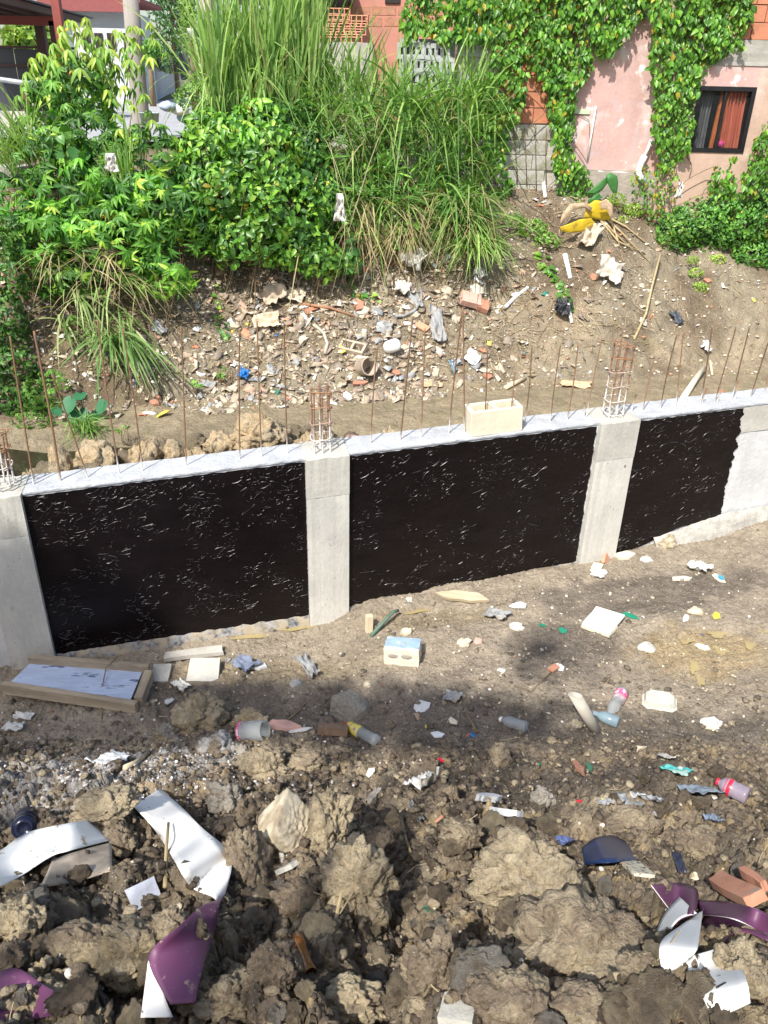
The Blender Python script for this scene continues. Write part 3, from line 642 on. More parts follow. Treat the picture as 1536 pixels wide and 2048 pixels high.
def put(o, P, rz=None, tilt=.15):
    o.location = P; o.rotation_euler = (random.uniform(-tilt, tilt), random.uniform(-tilt, tilt), random.uniform(0, 6.28) if rz is None else rz); return o
# px, py, width px, height px, tone, subdivision, crack, facet, name, label
CL = [
 (400, 1425, 105, 105, 'yellow', 5, .8, 0, 'earth_clod', 'upright tan clod with a pointed top, right of the wooden frame', 'tan'),
 (500, 1438, 75, 62, 'yellow', 4, .5, 0, 'earth_clod', 'yellow crumbly clod right of the pointed tan clod', 'orange'),
 (335, 1468, 70, 55, 'grey', 4, .6, 0, 'earth_clod', 'grey clod at the right end of the lime spill', 'tan'),
 (432, 1492, 80, 62, 'lime', 4, .6, 0, 'earth_clod', 'pale grey clod below the pointed tan clod', 'brown'),
 (522, 1525, 100, 95, 'tan', 5, .8, 0, 'earth_clod', 'cracked tan clod below the pinkish slab', 'yellow'),
 (612, 1522, 80, 48, 'tan', 4, .8, 0, 'earth_clod', 'low tan clod left of the juice bottle foot', 'brown'),
 (700, 1410, 98, 80, 'greystone', 5, .25, .6, 'broken_concrete_lump', 'grey wedge-shaped lump of broken concrete above the juice bottle', 'grey'),
 (1002, 1508, 46, 60, 'tan', 4, .8, 0, 'earth_clod', 'upright tan clod in the dark soil below the clear bottle', 'brown'),
 (1152, 1447, 32, 30, 'grey', 3, .4, 0, 'earth_clod', 'small brown clod left of the grey pipe foot', 'tan'),
 (562, 1650, 150, 190, 'cream', 5, .3, .97, 'pale_rock', 'large cream rock with flat broken faces standing in the heap', 'tan'),
 (655, 1640, 90, 165, 'tan', 5, 1., 0, 'earth_clod', 'tall narrow cracked clod right of the cream rock', 'yellow'),
 (715, 1760, 155, 190, 'yellow', 5, 1.2, 0, 'earth_clod', 'big pale crumbling clod with dry stems across it, below the cream rock', 'tan'),
 (212, 1605, 120, 62, 'tan', 5, 1., 0, 'earth_clod', 'yellowish broken clod above the large white strip', 'yellow'),
 (350, 1625, 0, 0, 'tan', 3, 1, 0, '', '', None),
 (450, 1600, 80, 100, 'grey', 4, .6, 0, 'earth_clod', 'grey upright clod between white strip and cream rock', 'brown'),
 (485, 1725, 95, 165, 'brown', 5, .7, 0, 'earth_clod', 'dark rounded clod right of the curled white strip', 'tan'),
 (610, 1790, 130, 105, 'dark', 4, .35, .3, 'earth_clod', 'dark smooth clod with a white pebble on its right edge', 'brown'),
 (235, 1680, 90, 85, 'brown', 4, .9, 0, 'earth_clod', 'brown clod left of the white strip', 'tan'),
 (170, 1650, 100, 80, 'tan', 4, .9, 0, 'earth_clod', 'tan clod behind the mud-spotted white strip', 'brown'),
 (255, 1905, 170, 150, 'pebbly', 5, 1., 0, 'earth_clod', 'wide pebbly tan clod left of the purple strip', 'tan'),
 (335, 1850, 80, 90, 'tan', 5, 1.1, 0, 'earth_clod', 'deeply cracked tan clod under the white chip', 'brown'),
 (150, 1905, 150, 120, 'tan', 5, 1., 0, 'earth_clod', 'crumbly clod with a pinkish stone in the lower left', 'brown'),
 (30, 1835, 95, 105, 'yellow', 4, .9, 0, 'earth_clod', 'yellow-brown clod cut by the left edge below the mud-spotted strip', 'tan'),
 (22, 1915, 75, 90, 'dark', 4, .5, 0, 'earth_clod', 'dark clod at the left edge above the purple sheet', 'brown'),
 (90, 2020, 130, 60, 'pebbly', 4, .9, 0, 'earth_clod', 'pebbly clod lying over the purple sheet in the lower left corner', 'tan'),
 (470, 1995, 110, 120, 'tan', 5, .8, 0, 'earth_clod', 'tan clod right of the purple strip end', 'brown'),
 (690, 2000, 150, 110, 'yellow', 5, .9, 0, 'earth_clod', 'yellow flecked clod at the bottom edge right of the amber bottle neck', 'brown'),
 (740, 1930, 110, 90, 'brown', 4, .7, 0, 'earth_clod', 'brown clod above the yellow flecked one', 'tan'),
 (865, 1925, 120, 150, 'brown', 5, .5, 0, 'earth_clod', 'big rounded brown clod right of the dark gully', 'tan'),
 (640, 1905, 80, 90, 'tan', 4, .9, 0, 'earth_clod', 'tan clod beside the amber bottle neck', 'brown'),
 (545, 1930, 100, 120, 'brown', 4, .6, 0, 'earth_clod', 'brown clod left of the amber bottle neck', 'dark'),
 (1060, 1740, 220, 170, 'tan', 5, 1., 0, 'earth_clod', 'massive tan cracked clod left of the blue plastic', 'yellow'),
 (1170, 1890, 290, 220, 'brown', 5, 1.1, 0, 'earth_clod', 'huge cracked clod filling the lower right middle', 'tan'),
 (1020, 1990, 170, 110, 'brown', 5, .9, 0, 'earth_clod', 'broad brown clod at the bottom edge above the grey slab corner', 'tan'),
 (1180, 2020, 160, 80, 'brown', 4, .9, 0, 'earth_clod', 'brown clod at the bottom edge under the huge cracked clod', 'tan'),
 (1285, 1930, 90, 90, 'tan', 4, .9, 0, 'earth_clod', 'tan clod left of the white folded strip', 'brown'),
 (1490, 1950, 110, 150, 'yellow', 5, 1., 0, 'earth_clod', 'yellow pebbly clod right of the large white sheet', 'tan'),
 (1345, 2000, 90, 110, 'brick', 4, .3, .4, 'brick_lump', 'brick-red broken lump left of the large white sheet', 'brown'),
 (1500, 2035, 80, 60, 'pebbly', 4, .9, 0, 'earth_clod', 'pebbly clod in the lower right corner', 'brown'),
 (920, 1665, 90, 60, 'brown', 4, .8, 0, 'earth_clod', 'brown clod right of the grey curled rag', 'tan'),
 (835, 1690, 0, 0, 'dark', 4, .8, 0, '', '', None),
 (760, 1690, 80, 100, 'dark', 4, .6, 0, 'earth_clod', 'dark clod right of the tall narrow clod', 'brown'),
 (1085, 1590, 60, 48, 'grey', 4, .5, .2, 'earth_clod', 'grey rounded clod in the dark soil', 'grey'),
 (1260, 1640, 110, 60, 'brown', 4, .9, 0, 'earth_clod', 'brown clod under the grey plastic scraps', 'tan'),
 (1400, 1680, 110, 70, 'brown', 4, .9, 0, 'earth_clod', 'brown clod right of the dark blue sheet', 'tan'),
 (560, 1960, 0, 0, 'brown', 4, .6, 0, '', '', None),
 (1296, 1293, 38, 27, 'white', 4, .1, .5, 'white_stone', 'smooth white stone below the square white tile', None),
 (1425, 1447, 46, 38, 'white', 4, .5, .2, 'white_stone', 'knobbly white stone right of the plastic tray', 'cream'),
 (1335, 1085, 42, 36, 'yellow', 4, .4, .1, 'yellow_lump', 'yellow mud lump at the foot of the coating step', 'cream'),
 (930, 1283, 34, 26, 'cream', 3, .3, .4, 'pale_stone', 'pale stone left of the pink shell piece', None),
 (818, 1198, 16, 17, 'white', 3, .1, .3, 'pale_stone', 'round pale stone against the foot of the middle coating', None),
 (812, 1262, 26, 28, 'cream', 3, .4, .3, 'pale_stone', 'cream stone right of the green stick', None),
 (735, 1368, 22, 17, 'cream', 3, .3, .3, 'pale_stone', 'small tan stone below the blue painted block', None),
 (590, 1365, 28, 26, 'lime', 3, .2, .5, 'grey_stone', 'grey stone left of the tan stone, above the concrete lump', None),
 (1035, 1252, 34, 26, 'white', 3, .3, .4, 'white_stone', 'white stone left of the green glass bits', None),
 (1392, 1222, 36, 22, 'cream', 3, .3, .4, 'pale_stone', 'flat pale stone left of the yellow scrap', None),
 (1104, 1480, 24, 20, 'yellow', 3, .4, .2, 'yellow_lump', 'small yellow stone below the grey pipe', None),
 (182, 1862, 34, 34, 'pinkish', 3, .05, .7, 'pink_stone', 'pinkish angular stone set in the lower left clod', None),
 (138, 1945, 22, 26, 'white', 3, .05, .2, 'white_pebble', 'oval white pebble in the lower left clod', None),
 (638, 1770, 20, 22, 'white', 3, .2, .2, 'white_pebble', 'white pebble on the dark smooth clod', None),
 (1393, 1752, 24, 22, 'cream', 3, .1, .3, 'pale_stone', 'buff stone right of the mouldy chip', None),
 (1205, 1650, 14, 14, 'white', 3, .1, .2, 'white_pebble', 'round cream pebble under the grey plastic scraps', None),
 (1190, 1912, 14, 15, 'orange', 3, .1, .2, 'orange_pebble', 'orange pebble on the huge cracked clod', None),
 (1162, 2030, 22, 20, 'white', 3, .1, .2, 'white_pebble', 'white pebble near the bottom edge', None),
 # mud thrown up behind the wall
 (520, 866, 125, 84, 'orange', 5, .9, 0, 'mud_lump', 'tallest ochre mud lump behind the wall, left of the middle column', 'tan'),
 (440, 880, 60, 50, 'orange', 4, .8, 0, 'mud_lump', 'ochre mud lump left of the tallest one behind the wall', 'tan'),
 (345, 890, 42, 40, 'orange', 4, .8, 0, 'mud_lump', 'round ochre mud lump between two thin rebars behind the wall', 'tan'),
 (290, 895, 62, 50, 'orange', 4, .8, 0, 'mud_lump', 'broad ochre mud lump behind the third and fourth rebars', 'tan'),
 (190, 905, 70, 62, 'orange', 4, .8, 0, 'mud_lump', 'blocky ochre mud lump behind the leaning grey rebar', 'yellow'),
 (115, 905, 45, 45, 'tan', 4, .8, 0, 'mud_lump', 'brown mud lump beside the thick rusty rebar', 'orange'),
 (590, 890, 55, 40, 'orange', 4, .8, 0, 'mud_lump', 'small ochre mud lump beside the middle column cage', 'tan'),
 (705, 875, 60, 34, 'pinkish', 3, .3, .5, 'mud_lump', 'pinkish flat lump right of the middle column cage', 'tan'),
 (780, 862, 48, 30, 'orange', 4, .8, 0, 'mud_lump', 'low ochre mud lump between the rebars right of the cage', 'tan'),
]
for i, (px, py, w_, h_, tone, sub, cr, fc, nm, lab, t2) in enumerate(CL):
    if not nm: continue
    P = drop(px, py+h_*.22); k = ppm(P)
    if py < 960: P = np.array(atN(px, py, .75 if i % 2 else .9)); P[2] = hz(P[0], P[1]); k = ppm(P)
    a, b = w_/k/2*1.02, h_/k/2*1.02
    back = py < 960
    if back:
        Pt = atN(px, py+8, .8); me = clod_mesh(nm, (a, (a+b)*.5, b), tone, sub, 500+i, 1., cr, fc, t2)
        o = link(nm, me, mat=M['clod']); o.location = (Pt[0], Pt[1], Pt[2]); o.rotation_euler = (0, 0, .2)
        # a lump reaches down to the spoil it stands on
        zz = hz(Pt[0], Pt[1]); dz = Pt[2]-b*.8-zz
        if dz > 0: o.scale = (1, 1, 1+dz/(2*b)); o.location[2] -= dz/2
    else:
        if sub == 4 and w_ > 60: sub = 5
        me = clod_mesh(nm, (a, max(a*.75, b*.8), b*1.0), tone, sub, 500+i, 1., cr, fc, t2)
        o = link(nm, me, mat=M['clod'] if 'clod' in nm or 'lump' in nm else M['stone']); o.location = (P[0], P[1]+b*.25, P[2]+b*.08); o.rotation_euler = (random.uniform(-.15, .15), random.uniform(-.15, .15), random.uniform(-.3, .3))
    tag(o, lab, {'earth_clod': 'clod', 'mud_lump': 'clod'}.get(nm, 'stone'))
    if nm == 'pale_rock': o.rotation_euler = (.1, .62, -.1)
    if nm == 'earth_clod': o['group'] = 'dug earth clods on the heap'
    if nm == 'mud_lump': o['group'] = 'mud lumps behind the wall'
# many lesser clods alike, shared shapes
protos = [clod_mesh('earth_clod', (1, .9, .75), t, 4, 900+j, 1., .9, 0, t2) for j, (t, t2) in enumerate((('brown', 'tan'), ('tan', 'brown'), ('dark', 'brown'), ('brown', 'dark'), ('tan', 'yellow'), ('brown', 'tan'), ('grey', 'brown'), ('brown', 'tan')))]
for me in protos: me.materials.append(M['clod'])
LM = [((1420, 1590), 'the cola bottle'), ((1210, 1720), 'the dark blue sheet'), ((1490, 1800), 'the terracotta pieces'), ((1400, 1990), 'the white sheet end'), ((1170, 1880), 'the huge cracked clod'), ((850, 1590), 'the crumpled white paper'), ((860, 1822), 'the green glass bit'), ((615, 1940), 'the amber bottle neck'), ((555, 1645), 'the cream rock'), ((340, 1680), 'the wide white strip'), ((50, 1680), 'the dark blue bottle'), ((110, 1720), 'the mud-spotted strip'), ((380, 1900), 'the purple strip'), ((60, 2010), 'the purple sheet end'), ((280, 1790), 'the bluish-white chip'), ((690, 1490), 'the juice bottle'), ((920, 2035), 'the grey slab corner'), ((1060, 1740), 'the massive tan clod'), ((715, 1760), 'the big pale clod'), ((1170, 1540), 'the teal scrap')]
def where(px, py):
    (x, y), nm_ = min(LM, key=lambda l: (l[0][0]-px)**2+(l[0][1]-py)**2); dx, dy = px-x, py-y
    if abs(dx) > 1.3*abs(dy): w_ = 'left of ' if dx < 0 else 'right of '
    elif abs(dy) > 1.3*abs(dx): w_ = 'above ' if dy < 0 else 'below '
    else: w_ = ('above and ' if dy < 0 else 'below and ')+('left of ' if dx < 0 else 'right of ')
    return w_+nm_
TN = ['brown', 'tan', 'dark', 'dull brown', 'buff', 'brown', 'greyish', 'brown']
cnt = 0; r = np.random.default_rng(5); used_lab = {}
while cnt < 260:
    px, py = r.uniform(-40, 1576), 1480+570*r.random()**.8
    P = drop(px, py); _, t_, _, n_, _ = height(P[:1], P[1:2], False, True)
    if t_[0] < .10: continue
    s_ = r.choice([.022, .034, .05, .07], p=[.34, .36, .22, .08])*(.8+.4*r.random()); me = protos[int(r.integers(8))]
    if py < 1600: s_ *= .7; me = protos[int(r.choice([0, 2, 3, 3, 5]))]
    pi_ = protos.index(me); o = link('earth_clod', me); o.location = (P[0], P[1], P[2]+s_*.15); o.scale = (s_, s_, s_*.9); o.rotation_euler = (r.uniform(-.4, .4), r.uniform(-.4, .4), r.uniform(0, 6.28))
    sz_ = 'crumb-sized' if s_ < .03 else 'small' if s_ < .045 else 'fist-sized' if s_ < .065 else 'large'
    lb = f'{sz_} {TN[pi_]} clod of dug earth {where(px, py)}'
    if lb in used_lab:
        l2 = sorted(LM, key=lambda l: (l[0][0]-px)**2+(l[0][1]-py)**2)[1][1]; lb = f'{sz_} {TN[pi_]} clod {where(px, py)}, towards {l2}'
    if lb in used_lab: lb = 'tilted '+lb
    used_lab[lb] = 1; tag(o, lb, 'clod', 'small clods on the heap'); cnt += 1
cnt = 0
while cnt < 110:
    s = r.uniform(-3.2, 3.2) if cnt % 3 else r.uniform(-3.2, -.2); n = r.uniform(.35, 1.5); p = wp(s, n, 0); z = hz(p[0], p[1]); s_ = r.uniform(.04, .12)*(1 if s < 0 else .6)
    o = link('mud_lump', protos[int(r.choice([1, 4]))]); o.location = (p[0], p[1], z+s_*.3); o.scale = (s_, s_, s_); o.rotation_euler = (r.uniform(-.5, .5), r.uniform(-.5, .5), r.uniform(0, 6.28))
    dpx = _R@(np.array([p[0], p[1], z])-CAM)/(_F@(np.array([p[0], p[1], z])-CAM))*CF+768; bn = min(((643, 'the middle column cage'), (1225, 'the right column cage'), (10, 'the left cage'), (990, 'the cream block'), (520, 'the tallest mud lump'), (372, 'the lone straight rebar'), (118, 'the thick rusty rebar'), (235, 'the pair of left rebars'), (830, 'the rebars left of the block'), (1360, 'the right-hand rebars')), key=lambda q: abs(q[0]-dpx))[1]
    sz_ = 'small' if s_ < .055 else 'medium' if s_ < .09 else 'big'
    lb = f"{sz_} mud lump {'just' if n < .7 else 'farther' if n < 1.1 else 'well'} behind the wall near {bn}"
    for ad in ('', 'tilted ', 'rounded ', 'flat ', 'cracked ', 'pale '):
        if ad+lb not in used_lab: lb = ad+lb; break
    used_lab[lb] = 1; tag(o, lb, 'clod', 'small mud lumps behind the wall'); cnt += 1; continue
    tag(o, f"{'small' if s_ < .06 else 'larger'} ochre mud lump {'just' if n < .9 else 'farther'} behind the wall near {bn}", 'clod', 'small mud lumps behind the wall'); cnt += 1

# crumbs, pebbles: nobody could count them
def scatter(name, pos, size, cols, seed, m, sub=1, flat=.7, upz=.3):
    r = np.random.default_rng(seed); V, F = ico(sub); n = len(pos); nv = len(V)
    base = V[None]*(1+.35*r.uniform(-1, 1, (n, nv, 1)))
    base = base*np.stack([size*r.uniform(.7, 1.3, n), size*r.uniform(.6, 1.1, n), size*flat*r.uniform(.6, 1.2, n)], 1)[:, None, :]
    th = r.uniform(0, 6.28, n); c, s = np.cos(th)[:, None], np.sin(th)[:, None]
    x = base[..., 0]*c-base[..., 1]*s; y = base[..., 0]*s+base[..., 1]*c
    P = np.stack([x+pos[:, 0:1], y+pos[:, 1:2], base[..., 2]+pos[:, 2:3]+(size*upz)[:, None]], -1).reshape(-1, 3)
    Fa = (F[None]+(np.arange(n)*nv)[:, None, None]).reshape(-1, 3); C = np.repeat(cols, nv, 0)
    return tag(link(name, npmesh(name, P, Fa, C, smooth=False), mat=m), kind='stuff')
def pal(r, n, cs, ps, j=.12):
    c = np.array(cs)[r.choice(len(cs), n, p=np.array(ps)/sum(ps))]; return np.clip(c*(1+r.uniform(-j, j, (n, 1))), 0, 1)
r = np.random.default_rng(31)
n = 15000; Y = .8+3.0*r.random(n)**.9; X = r.uniform(-1, 1, n)*(.5+.62*Y); _, t_, _, n_, _ = height(X, Y, False, True); k = (t_ > .03) & (n_ < 0); X, Y = X[k], Y[k]; n = len(X)
scatter('soil_crumbs', np.stack([X, Y, height(X, Y)], 1), .004+.022*r.random(n)**3, pal(r, n, [TONES['brown'], TONES['tan'], TONES['dark'], TONES['yellow']], [4, 1.5, 5, .4]), 1, M['clod'])
n = 6500; Y = .8+5.2*r.random(n); X = r.uniform(-1, 1, n)*(.5+.62*Y); _, t_, _, n_, _ = height(X, Y, False, True); k = (n_ < -.05) & ((t_ < .03)|(r.random(n) < .22)); X, Y = X[k], Y[k]; n = len(X)
scatter('floor_pebbles', np.stack([X, Y, height(X, Y)], 1), .003+.012*r.random(n)**3.0, pal(r, n, [(.54, .48, .38), (.44, .38, .29), (.62, .60, .55), (.30, .25, .19), (.40, .22, .15)], [3, 5, 1.2, 4, .3]), 2, M['stone'])
n = 5200; Y = 3.0+3.2*r.random(n); X = r.uniform(-1, 1, n)*(.5+.62*Y); _, t_, _, n_, _ = height(X, Y, False, True); k = (n_ < -.05) & (t_ < .05) & (fbm(X*1.8, Y*1.8, 3, 83)+.6*np.exp(-((Y-3.8)/.5)**2) > .08+.35*r.random(n)); X, Y = X[k], Y[k]; n = len(X)
scatter('floor_crumbs', np.stack([X, Y, height(X, Y)], 1), .005+.022*r.random(n)**3, pal(r, n, [(.27, .225, .17), (.17, .145, .115), (.36, .30, .22)], [4, 3, 2]), 12, M['clod'])
n = 1500; X = r.normal(-1.35, .55, n); Y = 3.25+r.normal(0, .28, n)
scatter('lime_crumbs', np.stack([X, Y, height(X, Y)], 1), .003+.011*r.random(n)**2.5, pal(r, n, [(.50, .475, .46), (.42, .39, .37), (.60, .58, .57)], [4, 3, 2]), 3, M['stone'])
n = 15000; s = r.uniform(-4.5, 7.5, n); nn = 3.9+3.4*r.random(n); keep = r.random(n) < .35+.65*np.exp(-((s-.3)/2.2)**2); s, nn = s[keep], nn[keep]; n = len(s)
X = s*WT[0]+nn*WN[0]; Y = WD+s*WT[1]+nn*WN[1]
scatter('bank_pebbles', np.stack([X, Y, height(X, Y)], 1), .006+.026*r.random(n)**3, pal(r, n, [(.52, .44, .32), (.34, .27, .19), (.66, .62, .55), (.24, .19, .13), (.46, .22, .14), (.44, .40, .36)], [4, 4, 3, 2, .8, 1.5]), 4, M['stone'])
# litter scraps on the far bank: thin bent pieces, too many and too small to count
def scraps(name, pos, size, cols, seed, asp=.6, thick=.06):
    r = np.random.default_rng(seed); n = len(pos); g = 3
    u, v = np.meshgrid(np.linspace(-1, 1, g), np.linspace(-1, 1, g)); u = u.ravel(); v = v.ravel(); nv = g*g
    bx = u[None]+.3*r.uniform(-1, 1, (n, nv)); by = (v[None]+.3*r.uniform(-1, 1, (n, nv)))*(asp*r.uniform(.35, 1.3, (n, 1))); bz = .35*r.uniform(-1, 1, (n, nv))
    L = np.stack([bx, by, bz], -1)*size[:, None, None]
    top = L+np.array([0, 0, 1])*thick*size[:, None, None]
    A = np.concatenate([L, top], 1)
    q = r.normal(size=(n, 4)); q[:, :3] *= .35; q[:, 2] += 0; q[:, 3] = 1; q /= np.linalg.norm(q, axis=1)[:, None]; th = r.uniform(0, 6.28, n)
    x, y, z = A[..., 0], A[..., 1], A[..., 2]; c, s = np.cos(th)[:, None], np.sin(th)[:, None]; x, y = x*c-y*s, x*s+y*c
    tx, ty = r.normal(.35, .35, n)[:, None], r.normal(0, .35, n)[:, None]
    y, z = y*np.cos(tx)-z*np.sin(tx), y*np.sin(tx)+z*np.cos(tx); x, z = x*np.cos(ty)+z*np.sin(ty), -x*np.sin(ty)+z*np.cos(ty)
    P = np.stack([x, y, z], -1)+pos[:, None, :]+np.array([0, 0, 1])*(size*.3)[:, None, None]
    idx = np.arange(nv).reshape(g, g); Fb = np.stack([idx[:-1, :-1], idx[:-1, 1:], idx[1:, 1:], idx[1:, :-1]], -1).reshape(-1, 4)
    ring = [0, 1, 2, 5, 8, 7, 6, 3]; side = np.array([[ring[i], ring[(i+1) % 8], ring[(i+1) % 8]+nv, ring[i]+nv] for i in range(8)])
    Fo = np.concatenate([Fb[:, ::-1], Fb+nv, side]); Fa = (Fo[None]+(np.arange(n)*2*nv)[:, None, None]).reshape(-1, 4)
    return tag(link(name, npmesh(name, P.reshape(-1, 3), Fa, np.repeat(cols, 2*nv, 0)), mat=M['litter']), kind='stuff')
n = 4300; s = r.normal(.3, 1.5, n); nn = 3.7+2.65*r.random(n)**.8; nn = np.where(s > 1.6, nn+.4, nn); X = s*WT[0]+nn*WN[0]; Y = WD+s*WT[1]+nn*WN[1]
LC = [(.50, .43, .33), (.62, .60, .56), (.36, .29, .22), (.24, .20, .16), (.50, .20, .12), (.30, .31, .32), (.72, .72, .71), (.04, .20, .14), (.06, .18, .40), (.60, .50, .10), (.45, .30, .22)]
scraps('bank_litter', np.stack([X, Y, height(X, Y)], 1), .012+.062*r.random(n)**2.2, pal(r, n, LC, [8, 2.0, 8, 7, .6, 2.5, .7, .15, .1, .15, 2]), 5)
n = 900; s = r.uniform(-5, 7.5, n); nn = 4.3+2.4*r.random(n); X = s*WT[0]+nn*WN[0]; Y = WD+s*WT[1]+nn*WN[1]
scraps('thin_litter', np.stack([X, Y, height(X, Y)], 1), .012+.04*r.random(n)**2.5, pal(r, n, LC, [6, 4, 4, 3, 1, 2, 1.6, .3, .4, .2, 2]), 6)
n = 160; Y = 1.2+4.2*r.random(n); X = r.uniform(-1, 1, n)*(.4+.6*Y); _, t_, _, n_, _ = height(X, Y, False, True); k = (n_ < -.08); X, Y = X[k], Y[k]; n = len(X)
scraps('site_litter', np.stack([X, Y, height(X, Y)], 1), .007+.02*r.random(n)**2.5, pal(r, n, LC, [5, 5, 3, 2, 1.2, 2.5, 2, .5, .3, .3, 1]), 7)
# dry stems and straw bits
def stems(name, X, Y, L, rad, cols, seed, tilt=.25, m='litter'):
    r = np.random.default_rng(seed); n = len(X); z = height(X, Y); th = r.uniform(0, 3.14, n); k = 4; seg = 3
    u = np.linspace(-.5, .5, k); cv = r.normal(0, .25, n); dz = r.normal(.05, tilt, n)
    cx = X[:, None]+np.cos(th)[:, None]*u*L[:, None]-np.sin(th)[:, None]*cv[:, None]*(u**2)*L[:, None]*2; cy = Y[:, None]+np.sin(th)[:, None]*u*L[:, None]+np.cos(th)[:, None]*cv[:, None]*(u**2)*L[:, None]*2
    czz = np.maximum(height(cx.ravel(), cy.ravel()).reshape(cx.shape), (z[:, None]+dz[:, None]*u*L[:, None]))+rad[:, None]
    V = []; 
    for j in range(seg):
        a = 6.283*j/seg; V.append(np.stack([cx-np.sin(th)[:, None]*math.cos(a)*rad[:, None], cy+np.cos(th)[:, None]*math.cos(a)*rad[:, None], czz+math.sin(a)*rad[:, None]], -1))
    V = np.stack(V, 2).reshape(n, k*seg, 3)
    F = np.array([[i*seg+j, i*seg+(j+1) % seg, (i+1)*seg+(j+1) % seg, (i+1)*seg+j] for i in range(k-1) for j in range(seg)])
    Fa = (F[None]+(np.arange(n)*k*seg)[:, None, None]).reshape(-1, 4)
    return tag(link(name, npmesh(name, V.reshape(-1, 3), Fa, np.repeat(cols, k*seg, 0)), mat=M[m]), kind='stuff')
n = 4200; s = r.normal(.4, 2.6, n); nn = 4.4+2.4*r.random(n); X = s*WT[0]+nn*WN[0]; Y = WD+s*WT[1]+nn*WN[1]
stems('dry_twigs', X, Y, .08+.28*r.random(n)**2, .0025+.004*r.random(n)**2, pal(r, n, [(.40, .31, .19), (.28, .21, .14), (.50, .42, .29)], [3, 3, 2]), 8)
n = 300; Y = .9+3.2*r.random(n); X = r.uniform(-1, 1, n)*(.4+.6*Y); stems('straw_bits', X, Y, .02+.12*r.random(n)**2, .0012+.0014*r.random(n), pal(r, n, [(.46, .38, .24), (.32, .25, .16)], [3, 2]), 9)

# ------------------------------------------------------------------ single things on the ground
def axes(p0, p1, lift=0.):
    A = drop(*p0); B = drop(*p1); return A, B
def surf_frame(A, B, n=None):
    c = (Vector(A)+Vector(B))/2; nn = Vector(n) if n is not None else nrm(c.x, c.y); x = (Vector(B)-Vector(A)); L = x.length; x.normalize()
    y = nn.cross(x).normalized(); z = x.cross(y).normalized(); Mx = Matrix.Identity(4)
    for i in range(3): Mx[i][0] = x[i]; Mx[i][1] = y[i]; Mx[i][2] = z[i]; Mx[i][3] = c[i]
    return Mx, L
def place_mesh(name, me, Mx, label, cat, m=None, group=None):
    o = link(name, me, mat=m); o.matrix_world = Mx; tag(o, label, cat, group); return o
def fore(c, p0, p1, slabby=True):
    if abs(p1[0]-p0[0]) < abs(p1[1]-p0[1]): return 1.
    v = _nzv(np.array(c)-CAM); return min(1.35 if slabby else 1.6, 1/max(.42, abs(float(np.dot(v, np.array(nrm(c[0], c[1])))))))
def _nzv(a): return a/np.linalg.norm(a)
def slab(name, p0, p1, wpx, thick, m, label, cat, lift=.2, seed=0, tiltx=0., jag=.12, sides=7, curl=0.):
    """flat broken piece: long axis p0-p1, width in photo pixels"""
    A, B = axes(p0, p1); Mx, L = surf_frame(A, B); c = (A+B)/2; k = ppm(c); Wd = wpx/k*fore(c, p0, p1); Wd = min(Wd, wpx/k*1.2)
    r = random.Random(seed+int(p0[0]*7+p0[1])); bm = bmesh.new(); pts = []
    if sides == 4:
        base = [(-.5, -.5), (.5, -.5), (.5, .5), (-.5, .5)]
        for (a, b) in base: pts.append((a*L*(1+r.uniform(-jag, jag)), b*Wd*(1+r.uniform(-jag, jag))))
    else:
        for i in range(sides):
            th = 6.283*i/sides+r.uniform(-.25, .25); rr = 1+r.uniform(-jag, jag)*1.6; pts.append((math.cos(th)*L/2*rr, math.sin(th)*Wd/2*rr))
    # subdivide the outline a little and roughen it
    P = []
    for i in range(len(pts)):
        a, b = pts[i], pts[(i+1) % len(pts)]
        for q in (0, .33, .67): P.append((a[0]+(b[0]-a[0])*q+(r.uniform(-1, 1)*.02*L if q else 0), a[1]+(b[1]-a[1])*q+(r.uniform(-1, 1)*.02*L if q else 0)))
    top = [bm.verts.new((x, y, thick+curl*(x/L)**2*L)) for x, y in P]; bot = [bm.verts.new((x*1.01, y*1.01, curl*(x/L)**2*L)) for x, y in P]
    ct = bm.verts.new((0, 0, thick)); cb = bm.verts.new((0, 0, 0)); n = len(P)
    for i in range(n):
        j = (i+1) % n; bm.faces.new((top[i], top[j], ct)); bm.faces.new((bot[j], bot[i], cb)); bm.faces.new((bot[i], bot[j], top[j], top[i]))
    me = bpy.data.meshes.new(name); bm.to_mesh(me); bm.free(); Mx = Mx @ Matrix.Rotation(tiltx, 4, 'X'); Mx.translation += Mx.to_3x3() @ Vector((0, 0, lift*thick+.004))
    return place_mesh(name, me, Mx, label, cat, m)
